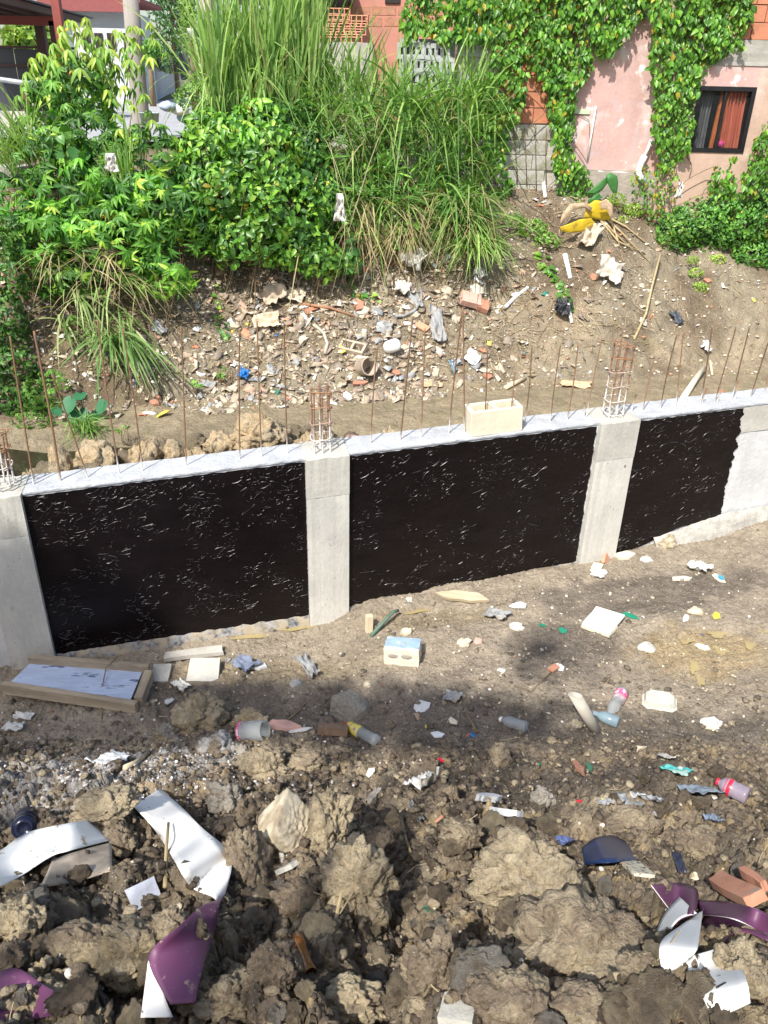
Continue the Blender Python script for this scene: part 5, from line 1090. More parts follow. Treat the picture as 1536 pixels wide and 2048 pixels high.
ribbon('purple_fold', [((1300, 1900), (1330, 1885), .0, .0), ((1318, 1862), (1352, 1860), .07, .04), ((1350, 1825), (1388, 1850), .08, .05)], Pm, Wm, 'small purple fold under the white pointed end', 'plastic strip')
ribbon('white_band', [((1388, 1824), (1394, 1850), .06, .05), ((1440, 1832), (1450, 1860), .07, .05), ((1500, 1850), (1500, 1880), .07, .05), ((1560, 1880), (1556, 1905), .07, .05)], Wm, Pm, 'narrow white band edging the big purple sheet at the right', 'plastic strip')
ribbon('purple_sheet', [((1400, 1915), (1402, 1850), .0, .05), ((1430, 1905), (1436, 1845), .02, .08), ((1470, 1885), (1475, 1848), .05, .07), ((1530, 1900), (1535, 1868), .04, .06)], M['purple'], Wm, 'big creased purple sheet between the white pieces at the right', 'plastic sheet')
ribbon('white_fold', [((1400, 1848), (1396, 1846), .08, .08), ((1352, 1885), (1390, 1890), .08, .07), ((1314, 1908), (1385, 1925), .04, .06), ((1328, 1955), (1376, 1938), .0, .04)], Wm, Pm, 'white folded piece slanting down left of the big purple sheet', 'plastic strip')
ribbon('white_sheet', [((1352, 1945), (1448, 1918), .05, .06), ((1362, 1985), (1462, 1960), .07, .08), ((1390, 2020), (1476, 2005), .06, .08), ((1420, 2056), (1484, 2050), .03, .08)], Wm, Pm, 'large white sheet end at the bottom right, slightly curled', 'plastic sheet')

ribbon('dark_blue_sheet', [((1166, 1740), (1160, 1712), .03, .05), ((1195, 1744), (1188, 1698), .05, .07), ((1228, 1742), (1222, 1694), .05, .07), ((1248, 1738), (1246, 1702), .05, .06), ((1274, 1736), (1268, 1724), .03, .03)], M['bluepl'], M['bluepl'], 'shiny dark blue plastic sheet half buried in the heap', 'plastic sheet')
# ------------------------------------------------------------------ single things on the far bank
crumple('grey_garment', (868, 620), (878, 692), 30, M['greybag'], 'blue-grey garment lying down the far bank', 'garment', .3, 31, lift=.04)
crumple('grey_garment', (820, 585), (838, 622), 22, M['greybag'], 'smaller grey rag above left of the garment', 'rag', .3, 32, lift=.03)
crumple('white_bag', (800, 520), (845, 548), 40, M['whitebag'], 'torn white plastic sack at the top of the litter', 'plastic bag', .6, 33, lift=.05)
crumple('white_bag', (790, 583), (822, 590), 20, M['whitebag'], 'shredded white plastic below the torn sack', 'plastic bag', .5, 34, lift=.04)
crumple('white_bag', (948, 545), (965, 565), 22, M['whitebag'], 'white scrap by the long pale stick under the grass', 'plastic bag', .4, 35, lift=.04)
crumple('blue_bag', (480, 755), (500, 762), 18, mat('bright_blue_bag', (.02, .16, .45), rough=.4), 'small bright blue bag on the bank behind the rebars', 'plastic bag', .7, 36, lift=.03)
crumple('grey_sack', (530, 590), (565, 615), 40, mat('cardboard', (.46, .38, .29), rough=.9, vscale=10), 'flattened grey-brown cardboard at the left of the litter', 'cardboard', .25, 37, lift=.05)
crumple('cardboard', (572, 592), (610, 605), 22, mat('cardboard2', (.48, .41, .32), rough=.9, vscale=10), 'buff cardboard flap right of the flattened one', 'cardboard', .25, 38, lift=.04)
crumple('corrugated_scrap', (508, 655), (560, 648), 26, mat('cardboard3', (.56, .46, .33), rough=.8, vscale=10), 'pale corrugated scrap above the middle rebars', 'scrap', .3, 39, lift=.05)
crumple('brown_sack', (1160, 470), (1190, 490), 44, mat('sack', (.50, .41, .31), rough=.9, vscale=8), 'crumpled beige sack below the yellow banana leaf', 'sack', .4, 40, lift=.04)
crumple('grey_cloth', (1190, 540), (1240, 560), 36, mat('cloth_g', (.48, .44, .38), rough=.9, vscale=8), 'greyish cloth spread under the banana stalk', 'cloth', .3, 41, lift=.03)
crumple('orange_sheet', (1118, 772), (1185, 775), 24, mat('orange_mud', (.58, .38, .24), rough=.8, vscale=8), 'orange-tan sheet lying at the foot of the bank', 'sheet', .12, 42, lift=.02)
crumple('orange_sheet', (845, 770), (885, 770), 14, mat('orange_mud2', (.56, .36, .22), rough=.8, vscale=8), 'small orange sheet near the channel right of the drum', 'sheet', .12, 43, lift=.02)
crumple('black_bag', (1104, 615), (1136, 632), 28, mat('black_bag_', (.03, .03, .035), rough=.5), 'black plastic bag below the creeping vine', 'plastic bag', .5, 44, lift=.03)
crumple('dark_bag', (1342, 628), (1358, 652), 18, mat('dark_bag_', (.05, .06, .08), rough=.5), 'dark grey bag at the right of the bank', 'plastic bag', .4, 45, lift=.02)
crumple('grey_plastic', (750, 655), (785, 665), 26, M['greybag'], 'flat grey plastic in the middle of the litter', 'plastic', .15, 46, lift=.03)
crumple('white_scrap', (1278, 645), (1292, 650), 12, M['whitebag'], 'bright white scrap left of the dark grey bag', 'scrap', .2, 47, lift=.02)
crumple('white_chunk', (1400, 690), (1414, 712), 16, M['whitebag'], 'white foam chunk standing out behind the right rebars', 'foam', .7, 48, lift=.03)
crumple('shell_white', (930, 712), (956, 728), 26, M['pvcw'], 'pale rounded shard right of the pair of long rebars', 'shard', .25, 49, lift=.02)
crumple('plastic_sheet', (305, 655), (330, 672), 18, M['greybag'], 'bluish clear plastic under the hanging grass', 'plastic', .3, 50, lift=.03)
crumple('plastic_sheet', (275, 730), (300, 745), 18, M['greybag'], 'dull film scrap among the grass blades on the left bank', 'plastic', .3, 51, lift=.03)
crumple('plastic_sheet', (400, 770), (432, 775), 12, M['greybag'], 'flat grey film near the water', 'plastic', .2, 52, lift=.02)
crumple('blue_plastic_bottle', (900, 725), (908, 748), 13, M['blueglass'], 'small blue-grey crushed bottle left of the pale rounded shard', 'plastic', .5, 53, lift=.02)
crumple('plastic_bag', (596, 552), (616, 545), 18, M['whitebag'], 'small white bag at the top left of the litter', 'plastic bag', .6, 54, lift=.03)
stick('white_pipe', [(1010, 618), (1030, 598), (1056, 578)], 4.2, M['pvcw'], 'straight white pipe lying on the bank right of the brick pile', 'pipe')
stick('white_pipe', [(1128, 520), (1136, 545), (1140, 560)], 5, M['pvcw'], 'short white pipe leaning against the grey bundle', 'pipe', lifts=[.06, .02, .0])
stick('white_pipe', [(1134, 618), (1143, 650)], 4, M['pvcw'], 'short white slat below the black bag', 'slat', lifts=[.06, .01])
stick('pale_board', [(1362, 806), (1384, 775), (1404, 748)], 7, M['block'], 'broad pale slat leaning behind the right bay of the wall', 'slat', lifts=[.0, .03, .06])
stick('pale_board', [(1010, 780), (1050, 760)], 5, M['wood2'], 'pale board end right of the block behind the wall', 'slat')
stick('pale_board', [(1418, 732), (1424, 752)], 3, M['wood2'], 'thin upright slat beside the right rebars', 'slat', lifts=[.06, .0])
stick('white_pipe', [(965, 572), (950, 560), (958, 530)], 3.6, M['pvcw'], 'bent white strip under the grass tuft', 'strip')
stick('curved_hose', [(843, 585), (842, 610), (828, 630), (806, 640), (790, 640)], 3.2, M['greybag'], 'pale hose curving through the litter', 'hose', lifts=[.04]*5, taper=1)
stick('curved_hose', [(632, 660), (648, 675), (655, 695), (650, 716)], 3.4, M['pipe'], 'curved grey hose left of the hollow block', 'hose', lifts=[.04]*4, taper=1)
stick('dry_branch', [(1268, 680), (1290, 640), (1300, 595), (1315, 540)], 2.6, M['straw'], 'tall yellowish stem standing on the right bank', 'stem', lifts=[0, .08, .14, .2])
stick('dry_branch', [(600, 615), (660, 625), (712, 640)], 3, mat('reddish_twig', (.32, .17, .10), rough=.9), 'bundle-like reddish branch in the litter', 'branch', lifts=[.04, .05, .03])
stick('thin_wire', [(1228, 645), (1245, 660), (1262, 650)], 1.6, M['bark'], 'thin curved wire on the right bank', 'wire')
slab('brick_piece', (918, 602), (956, 612), 24, .09, M['pinkst'], 'pink-topped brick at the head of the brick pile', 'brick', sides=4, jag=.05, lift=.3)
slab('brick_piece', (954, 614), (975, 622), 20, .08, M['terra'], 'orange brick right of the pink-topped one', 'brick', sides=4, jag=.06)
slab('brick_piece', (705, 618), (728, 610), 22, .05, M['terra'], 'terracotta piece in the middle of the litter', 'brick piece', sides=5)
slab('pale_plank', (938, 590), (962, 578), 26, .05, M['block'], 'cream stone slab behind the pink-topped brick', 'stone', sides=5)
slab('wood_block', (833, 650), (855, 662), 12, .03, M['clayl'], 'orange-brown wooden block left of the garment', 'wood', sides=4)
for (a, b, w_, l) in (((955, 700), (972, 706), 10, 'small red brick chip right of the pale shard'), ((965, 752), (985, 758), 12, 'red brick chip above the block on the wall'), ((1178, 552), (1192, 562), 14, 'red chip near the bushes at the right end of the bank'), ((1405, 560), (1422, 566), 10, 'reddish chip under the right bush'), ((700, 770), (738, 768), 10, 'flat reddish slab near the channel'), ((782, 745), (800, 750), 12, 'small pinkish brick bit right of the drum'), ((1435, 785), (1450, 788), 7, 'orange bit by the right rebars'), ((300, 805), (318, 812), 12, 'pinkish stone at the waterside left'), ((310, 795), (322, 800), 7, 'small orange chip at the left waterside')):
    slab('red_chip', a, b, w_, .03, M['terra'], l, 'brick piece', sides=5)
# hollow block in the litter
P = drop(706, 705); bm = bmesh.new(); hollow_block(bm, .34, .17, .12, .03, 2); o = bmesh_to(bm, 'hollow_block', mat('dirty_block', (.42, .35, .27), rough=.9, vscale=10)); o.location = (P[0], P[1], P[2]+.05); o.rotation_euler = (.55, .1, -.35); tag(o, 'brown two-hole block half buried in the litter', 'block')
P = drop(728, 752); V, F = lathe([(.11, 0), (.115, .02), (.11, .20), (.12, .21), (.105, .215), (.10, .02), (0, .02)], 24); o = link('small_drum', polymesh('small_drum', V, F), None, mat('dirty_can', (.40, .33, .26), rough=.7, vscale=10)); o.location = (P[0]-.03, P[1]+.08, P[2]+.09); o.rotation_euler = (1.25, .15, .5); tag(o, 'open dirty can lying with its mouth towards the channel', 'can')
P = drop(775, 700); V, F = lathe([(0, 0), (.07, 0), (.085, .02), (.08, .18), (.05, .2), (0, .2)], 20); o = link('white_container', polymesh('white_container', V, F), None, M['pvcw']); o.location = (P[0], P[1], P[2]+.03); o.rotation_euler = (1.1, .3, .6); tag(o, 'round white plastic container in the litter above the can', 'container')
# ------------------------------------------------------------------ leaves in bulk
def _nz(a): return a/(np.linalg.norm(a, axis=-1, keepdims=True)+1e-9)
LT = {'oval': ((.38, .50), (.74, .38)), 'lance': ((.35, .5), (.70, .36)), 'heart': ((.20, .62), (.60, .50))}
def leaf_geo(pos, d, up, L, wr, droop, shape='oval', fold=.25):
    """one 8-point leaf per row"""
    d = _nz(d); side = _nz(np.cross(d, up)); nn = np.cross(side, d); n = len(pos); (a, wa), (b, wb) = LT[shape]
    W_ = (L*wr)[:, None]; Lc = L[:, None]; dr = droop[:, None]*Lc
    def pt(u, s, lift): return pos+d*Lc*u+side*W_*s+nn*(lift*W_)-nn*dr*(u*u)
    P = np.stack([pt(0, 0, 0), pt(a, 0, 0), pt(b, 0, 0), pt(1, 0, 0), pt(a-.05, wa, fold), pt(a-.05, -wa, fold), pt(b-.03, wb, fold), pt(b-.03, -wb, fold)], 1)
    F = np.array([[0, 1, 4], [0, 5, 1], [1, 2, 6], [1, 6, 4], [1, 5, 7], [1, 7, 2], [2, 3, 6], [2, 7, 3]])
    return P, F
def leaf_mesh(name, P, F, C):
    n, k = P.shape[:2]; Fa = (F[None]+(np.arange(n)*k)[:, None, None]).reshape(-1, 3)
    return npmesh(name, P.reshape(-1, 3), Fa, np.repeat(C, k, 0))
GREEN = [(.14, .28, .035), (.09, .22, .03), (.19, .35, .04), (.065, .16, .028), (.25, .40, .05)]
def gcol(r, n, cs=GREEN, ps=(3, 4, 2, 3, 1), yellow=.015):
    c = pal(r, n, cs, ps[:len(cs)], .18)*1.08; k = r.random(n) < yellow; c[k] = np.array([.42, .34, .04])*r.uniform(.7, 1.1, (k.sum(), 1)); return c
_leafproto = {}
def leaf_parts(root, pos, d, up, L, wr, droop, C, shape, m, count, r, name='leaf'):
    """the leaves nearest the eye as separate parts sharing a few meshes"""
    n = len(pos)
    if n == 0 or count == 0: return np.ones(n, bool)
    q = np.argsort(np.linalg.norm(pos-CAM, axis=1)-.0*L+.25*r.random(n))[:count]; keep = np.ones(n, bool); keep[q] = False
    key = (shape, round(float(np.mean(wr)), 2), m.name)
    if key not in _leafproto:
        ms = []
        for j in range(7):
            P, F = leaf_geo(np.zeros((1, 3)), np.array([[0, 1., 0]]), np.array([[0, 0, 1.]]), np.ones(1), float(np.mean(wr)), np.array([.15+.06*j]), shape, .12+.05*(j % 4))
            me = leaf_mesh('leaf', P, F, C[r.integers(0, n, 1)]); me.materials.append(m); ms.append(me)
        _leafproto[key] = ms
    inv = np.array(root.location)
    dd = _nz(d); side = _nz(np.cross(dd, up)); nn = np.cross(side, dd)
    for i in q:
        o = bpy.data.objects.new(name, _leafproto[key][int(r.integers(7))]); COL.objects.link(o); o.parent = root; s = L[i]
        o.matrix_local = Matrix(((side[i][0]*s, dd[i][0]*s, nn[i][0]*s, pos[i][0]-inv[0]), (side[i][1]*s, dd[i][1]*s, nn[i][1]*s, pos[i][1]-inv[1]), (side[i][2]*s, dd[i][2]*s, nn[i][2]*s, pos[i][2]-inv[2]), (0, 0, 0, 1)))
    return keep
def shell(r, c, R_, n, lo=.72, hi=1.05, seed=0):
    """points in the outer shell of a bumpy ellipsoid, the side away from the viewer thinned"""
    out = []; nr = []
    while sum(map(len, out)) < n:
        v = _nz(r.normal(size=(n*2, 3))); k = (v[:, 1] < .45)|(r.random(n*2) < .2); k &= (v[:, 2] > -.75); v = v[k]
        q = 1+.22*fbm3(v*2.2+seed*7.1, 3, seed); t = r.uniform(lo, hi, len(v))
        gap = fbm3(v*3.4+seed*3.3, 2, seed+50) > -.30
        v = v[gap]; out.append((c+v*R_*(q*t)[gap][:, None])); nr.append(v)
    return np.concatenate(out)[:n], np.concatenate(nr)[:n]
def plant(name, label, cat, blobs, kind='oval', size=.09, cover=2.6, cols=None, m='leaf', seed=0, parts=60, group=None, stems_=True, yellow=.015, droop=.35, wr=None, top_light=.2):
    """blobs: photo px, py, radius x px, radius y px, n = metres behind the wall face"""
    r = np.random.default_rng(seed+1000); Ps = []; Ns = []
    cen = [atN(b[0], b[1], b[4]) for b in blobs]; base = np.array(cen).mean(0); zz = hz(base[0], base[1]); base[2] = min(zz, base[2])
    root = empty(name, tuple(base)); tag(root, label, cat, group)
    larea = {'oval': .42, 'palm': 1.45, 'lance': .2, 'heart': .55}[kind]*size*size
    rad = []
    for j, (b, c) in enumerate(zip(blobs, cen)):
        k = ppm(c); rx, rz = b[2]/k, b[3]/k; ry = min(rx, rz)*.9 if len(b) < 6 else b[5]
        n = int(cover*3.14*rx*rz*1.5/larea); P, N_ = shell(r, c, np.array([rx, ry, rz]), n, seed=seed+j); Ps.append(P); Ns.append(N_); rad.append((rx, ry, rz))
    P = np.concatenate(Ps); N_ = np.concatenate(Ns); n = len(P)
    h = height(P[:, 0], P[:, 1], False); k = P[:, 2] > h-.02; P, N_ = P[k], N_[k]; n = len(P)
    patch = fbm3(P*2.2, 3, seed+9); C = gcol(r, n, cols or GREEN, yellow=yellow); C = C*(1+.8*patch[:, None])*(1+top_light*np.clip(N_[:, 2:3], 0, 1)); C = np.clip(C, 0, .6)  # upward leaves painted lighter, light from above put into the colour
    out = _nz(N_+r.normal(0, .45, (n, 3))+np.array([0, -.25, .1]))
    if kind == 'palm':
        m_ = 6; axis = out; down = np.array([0, 0, -1.]); t1 = _nz(np.cross(axis, r.normal(size=(n, 3)))); t2 = np.cross(axis, t1)
        th0 = r.uniform(0, 6.28, n); A = []; U_ = []
        L = size*r.uniform(.7, 1.25, n)
        for j in range(m_):
            th = th0+j*6.28/m_*.92+r.normal(0, .12, n); dd = t1*np.cos(th)[:, None]+t2*np.sin(th)[:, None]; A.append(_nz(dd*.85+down*.55+axis*.12)); U_.append(axis)
        pos = np.tile(P, (m_, 1)); d = np.concatenate(A); up = np.concatenate(U_); Lr = np.tile(L, m_)*r.uniform(.75, 1.1, n*m_); Cc = np.tile(C, (m_, 1)); sh = 'lance'; w_ = wr or .30; dr = np.full(n*m_, droop)*r.uniform(.4, 1.5, n*m_)
    else:
        tang = _nz(np.cross(out, r.normal(size=(n, 3)))); d = _nz(tang*.7+np.array([0, -.1, -.55])+out*.25); pos, up, Cc = P, out, C; Lr = size*r.uniform(.65, 1.3, n); sh = {'oval': 'oval', 'lance': 'lance', 'heart': 'heart'}[kind]; w_ = wr or {'oval': .56, 'lance': .16, 'heart': .78}[kind]; dr = droop*r.uniform(.3, 1.4, n)
    keep = leaf_parts(root, pos, d, up, Lr, np.array([w_]), dr, Cc, sh, M[m], parts, r)
    G, F = leaf_geo(pos[keep], d[keep], up[keep], Lr[keep], w_, dr[keep], sh)
    tag(link('foliage', leaf_mesh('foliage', G-np.array(root.location), F, Cc[keep]), root, M[m]), kind='stuff')
    if stems_:
        b_ = Bag(); inv = Vector(root.location)
        for c, (rx, ry, rz) in zip(cen, rad):
            for q in range(4):
                tgt = Vector(c)+Vector((r.uniform(-.8, .8)*rx, r.uniform(-.9, .3)*ry, r.uniform(-.2, .9)*rz)); g = Vector((c[0]+r.uniform(-.4, .4)*rx, c[1]+r.uniform(-.2, .5)*ry, 0)); g.z = hz(g.x, g.y)-.03
                mid = (g+tgt)/2+Vector((r.uniform(-.1, .1), r.uniform(-.1, .1), .1*rz)); V, Fb = tube_arr([g-inv, mid-inv, tgt-inv], [.008, .006, .003], 5, False); b_.add(V, Fb)
        tag(b_.build('stems', M['bark'], root), kind='stuff')
    return root
def blades(name, label, cat, roots, length, lean, grav, width, cols, seed, m='grass', group=None, per=None, parent=None, flop=None, spread=.35):
    """roots (n,3)"""
    r = np.random.default_rng(seed); n = len(roots); L = r.uniform(*length, n)*r.uniform(.8, 1.1, n); K = 8
    d = _nz(np.array(lean)[None]+r.normal(0, spread, (n, 3))*np.array([1, .8, .25])); th = r.uniform(0, 3.14, n); side = _nz(np.stack([np.cos(th), np.sin(th)*.6, r.normal(0, .15, n)], 1)); side = _nz(side-d*(side*d).sum(1, keepdims=True))
    g = r.uniform(*grav, n); u = np.linspace(0, 1, K)
    kink = r.random(n) < (flop or 0); g = np.where(kink, g*2.4+.6, g)
    hd = _nz(np.stack([d[:, 0], d[:, 1], np.zeros(n)], 1)+r.normal(0, .2, (n, 3))*np.array([1, 1, 0]))
    P = roots[:, None, :]+d[:, None, :]*(L[:, None]*u[None])[..., None]+(np.array([0, 0, -1.])[None, None]*(g*L)[:, None, None]+hd[:, None, :]*(g*L*.35)[:, None, None])*(u**2.2)[None, :, None]
    w_ = width*r.uniform(.6, 1.3, n)[:, None]*np.array([.55, .85, 1, 1, .9, .7, .42, .05])[None]*.5
    A = P+side[:, None]*w_[..., None]; B = P-side[:, None]*w_[..., None]; V = np.stack([A, B], 2).reshape(n, K*2, 3)
    F = np.array([[2*i, 2*i+1, 2*i+3, 2*i+2] for i in range(K-1)]); Fa = (F[None]+(np.arange(n)*K*2)[:, None, None]).reshape(-1, 4)
    C = gcol(r, n, cols, (4, 3, 3, 2, 1), yellow=.0) if len(cols) > 1 else pal(r, n, cols, [1]); C = np.repeat(C, K*2, 0)
    c = np.array(parent.location) if parent else roots.mean(0); me = npmesh(name, V.reshape(-1, 3)-c, Fa, C)
    o = link(name, me, parent, M[m]); tag(o, kind='stuff') if parent else (o.__setattr__('location', c), tag(o, label, cat, group))
    return o
def pixroots(r, n, x0, x1, y0, y1, nn, dn=.25, ground=False, cl=0, tri=None):
    out = []; cs = [(r.uniform(x0, x1), r.uniform(y0, y1)) for _ in range(cl)] if cl else None
    for i in range(n):
        if cs: c = cs[int(r.integers(cl))]; px, py = c[0]+r.normal(0, 9), c[1]+r.normal(0, 6)
        else: px, py = r.uniform(x0, x1), r.uniform(y0, y1)
        P = atN(px, py, nn+r.uniform(-dn, dn)); z = 0
        if ground: P[2] = 0
        out.append(P)
    out = np.array(out)
    if ground: out[:, 2] = height(out[:, 0], out[:, 1])-.02
    else: out[:, 2] = np.maximum(out[:, 2], height(out[:, 0], out[:, 1], False)-.05)
    return out
GR = [(.23, .37, .10), (.16, .29, .07), (.30, .44, .14), (.11, .22, .06), (.38, .50, .20)]
GR2 = [(.14, .27, .06), (.10, .21, .05), (.20, .34, .08), (.07, .155, .035), (.27, .38, .12)]
STRAW = [(.36, .30, .17), (.28, .23, .13), (.45, .38, .23), (.30, .24, .14), (.42, .38, .18)]
r = np.random.default_rng(77)
# --- palmate climbers hanging over the left bank
plant('palmate_shrub', 'broad mass of hand-shaped leaves hanging over the left bank below the utility pole', 'shrub', [(300, 330, 95, 75, 5.9), (150, 400, 95, 85, 5.6), (330, 440, 120, 95, 5.5), (210, 500, 120, 85, 5.2), (80, 480, 70, 75, 5.2), (320, 555, 70, 45, 4.95), (25, 420, 50, 70, 5.5), (240, 400, 60, 60, 5.7), (130, 560, 60, 40, 5.0), (400, 350, 50, 60, 5.7)], 'palm', .14, 3.2, seed=1, parts=200, cols=[(.11, .27, .036), (.065, .18, .03), (.17, .36, .045), (.035, .10, .022), (.28, .46, .06)])
plant('vine_mound', 'tall dark mound of climbing vines under the cassava tops at the left', 'vine', [(165, 190, 55, 75, 6.3), (185, 285, 75, 80, 6.1), (110, 320, 75, 65, 5.9), (100, 210, 45, 60, 6.2), (215, 320, 40, 50, 5.9), (60, 270, 35, 40, 6.2)], 'palm', .115, 2.7, seed=2, parts=90, cols=[(.08, .20, .033), (.05, .14, .028), (.12, .26, .042), (.035, .10, .022), (.19, .33, .055)])
plant('round_leaf_vine', 'patch of big round glossy leaves on the left vine mound', 'vine', [(135, 300, 40, 40, 5.75), (165, 330, 30, 30, 5.7)], 'heart', .13, 1.3, seed=3, parts=40, cols=[(.07, .20, .04), (.05, .15, .035), (.13, .27, .05)], m='ivy')
plant('glossy_shrub', 'bushy shrub with glossy light green oval leaves in the middle of the bank top', 'shrub', [(440, 300, 75, 65, 5.7), (520, 330, 90, 85, 5.7), (440, 390, 75, 60, 5.5), (560, 420, 95, 80, 5.5), (490, 480, 75, 55, 5.3), (600, 490, 65, 50, 5.3), (405, 250, 35, 28, 6.0), (640, 520, 45, 35, 5.15), (520, 240, 60, 40, 6.1), (365, 440, 45, 50, 5.5)], 'oval', .10, 3.0, seed=4, parts=220, cols=[(.15, .32, .04), (.09, .23, .035), (.21, .41, .05), (.055, .15, .03), (.28, .46, .07)], m='ivy', droop=.5)
plant('dark_shrub', 'darker small-leaved shrub between the glossy shrub and the grass', 'shrub', [(610, 330, 55, 75, 5.9), (645, 420, 40, 60, 5.6), (585, 250, 60, 45, 6.2)], 'oval', .07, 3.2, seed=5, parts=60, cols=[(.07, .18, .03), (.05, .14, .028), (.11, .24, .04), (.04, .11, .022)])
plant('low_shrub', 'low leafy shrub at the left edge above the dark water', 'shrub', [(15, 640, 40, 60, 4.6), (30, 730, 45, 40, 4.3), (15, 800, 40, 40, 4.1), (65, 800, 30, 30, 4.0), (20, 560, 40, 45, 4.8), (20, 480, 45, 50, 5.1)], 'oval', .07, 2.2, seed=6, parts=90, cols=[(.07, .17, .03), (.05, .13, .028), (.10, .21, .04), (.03, .08, .02)])
plant('feathery_weeds', 'light feathery weeds between the road sacks and the tall grass', 'weeds', [(395, 195, 45, 28, 6.6), (440, 215, 45, 30, 6.4)], 'oval', .045, 1.7, seed=7, parts=0, cols=[(.16, .28, .07), (.12, .23, .06), (.22, .34, .10)])
plant('bush', 'dense small-leaved bush under the window at the right edge', 'bush', [(1400, 450, 75, 55, 6.0), (1470, 445, 80, 60, 5.9), (1350, 465, 45, 42, 5.9), (1530, 440, 50, 70, 5.8), (1500, 395, 55, 32, 6.1), (1425, 400, 60, 25, 6.2), (1510, 510, 45, 25, 5.6)], 'oval', .06, 3.0, seed=8, parts=200, cols=[(.10, .25, .035), (.07, .19, .03), (.15, .32, .05), (.05, .14, .028)], m='ivy')
plant('ground_creeper', 'small-leaved creeper on the bank left of the yellow banana leaf', 'creeper', [(1065, 455, 30, 18, 5.85), (1095, 480, 26, 16, 5.75), (1030, 440, 22, 14, 5.9)], 'oval', .05, 1.5, seed=9, parts=0, cols=[(.14, .29, .05), (.10, .22, .04), (.20, .36, .07)], stems_=False)
for k, (a, lab) in enumerate(((((1385, 520, 12, 9, 5.5), (1392, 545, 14, 10, 5.4), (1400, 575, 16, 12, 5.3)), 'yellow-green weeds trailing down the right bank beside the brick chips'), (((1435, 520, 18, 10, 5.6), (1462, 580, 22, 14, 5.35), (1490, 610, 22, 12, 5.25)), 'mat of tiny yellow-green weeds at the far right of the bank'), (((1235, 400, 20, 14, 6.15), (1265, 420, 24, 15, 6.15), (1240, 440, 18, 10, 6.1)), 'weeds sprouting from the foot of the pink wall'))):
    plant('weed_patch', lab, 'weeds', list(a), 'oval', .032, 1.5, seed=10+k, parts=0, cols=[(.26, .40, .05), (.18, .32, .045), (.32, .44, .07)], stems_=False)
plant('water_weeds', 'fine weeds along the left waterside by the taro leaves', 'weeds', [(85, 790, 40, 40, 3.9), (60, 840, 50, 20, 3.7), (110, 760, 35, 25, 4.1)], 'palm', .05, 1.1, seed=14, parts=0, cols=[(.10, .22, .035), (.14, .28, .05)], stems_=False)
for k, (x, y, n_, lab) in enumerate(((395, 765, 4.2, 'small seedling by the water, right of the leaning rebars'), (445, 745, 4.4, 'pale green seedling on the bank left of the blue bag'), (265, 640, 4.8, 'young leafy plant under the hanging grass'), (245, 855, 3.1, 'lone seedling standing in the mud behind the wall'), (150, 640, 4.9, 'leafy sprig on the left bank above the fallen grass'))):
    plant('seedling', lab, 'seedling', [(x, y, 14, 10, n_)], 'palm', .055, 1.3, seed=20+k, parts=0, cols=[(.17, .33, .06), (.12, .27, .05)])
plant('thicket_climber', 'leafy climber tangled in the lower thicket beside the block wall', 'climber', [(800, 470, 40, 35, 5.6), (900, 420, 35, 30, 5.9), (760, 330, 30, 35, 6.1), (870, 360, 25, 25, 6.05), (700, 520, 22, 30, 5.2), (960, 300, 25, 40, 6.2), (730, 400, 35, 30, 5.8)], 'heart', .085, 1.8, seed=41, parts=60, cols=[(.11, .26, .035), (.07, .18, .03), (.17, .33, .05)], m='ivy')
# hanging creepers with small leaves down the litter slope
def creeper(name, label, pix, nn, size, seed, dens=70, cols=GREEN, m='ivy', wide=6):
    r = np.random.default_rng(seed); P = [Vector(atN(x, y, n_)) if n_ else Vector(drop(x, y)) for (x, y), n_ in zip(pix, nn)]; root = empty(name, tuple(P[0])); tag(root, label, 'creeper')
    inv = Vector(root.location); V, F = tube_arr([p-inv+Vector((0, 0, .02)) for p in P], .004, 5); link('stem', polymesh('stem', V, F), root, M['bark'])
    A = np.array([p[:] for p in P]); seg = r.integers(0, len(P)-1, dens); u = r.random(dens)[:, None]; pos = A[seg]*(1-u)+A[seg+1]*u+r.normal(0, wide/150, (dens, 3))*np.array([1, .4, .6]); pos[:, 2] = np.maximum(pos[:, 2], height(pos[:, 0], pos[:, 1])+.02)
    up = _nz(np.array([0, -.6, .7])+r.normal(0, .35, (dens, 3))); d = _nz(r.normal(0, 1, (dens, 3))*np.array([1, .3, .5])+np.array([0, -.2, -.5])); L = size*r.uniform(.7, 1.2, dens)
    C = gcol(r, dens, cols); kp = leaf_parts(root, pos, d, up, L, np.array([.78]), np.full(dens, .3), C, 'heart', M[m], min(40, dens//2), r); G, F = leaf_geo(pos[kp], d[kp], up[kp], L[kp], .78, np.full(kp.sum(), .3), 'heart')
    tag(link('foliage', leaf_mesh('foliage', G-np.array(inv), F, C[kp]), root, M[m]), kind='stuff')
creeper('creeper', 'leafy creeper trailing down the litter right of the brick pile', [(1080, 512), (1092, 540), (1112, 560), (1128, 590), (1136, 612), (1146, 625)], [0]*6, .10, 1, 60)
creeper('creeper', 'creeper hanging from the palmate mass towards the middle rebars', [(425, 560), (432, 600), (440, 640), (445, 665), (450, 685)], [0]*5, .07, 2, 36)
creeper('creeper', 'creeper strand dangling at the right edge of the glossy shrub', [(692, 430), (698, 500), (700, 560), (703, 590), (718, 600)], [5.3, 5.15, 0, 0, 0], .08, 3, 50)
creeper('creeper', 'sparse creeper across the litter right of the cardboard', [(700, 590), (720, 598), (745, 600)], [0]*3, .08, 4, 22, cols=[(.3, .42, .1), (.24, .38, .08)])
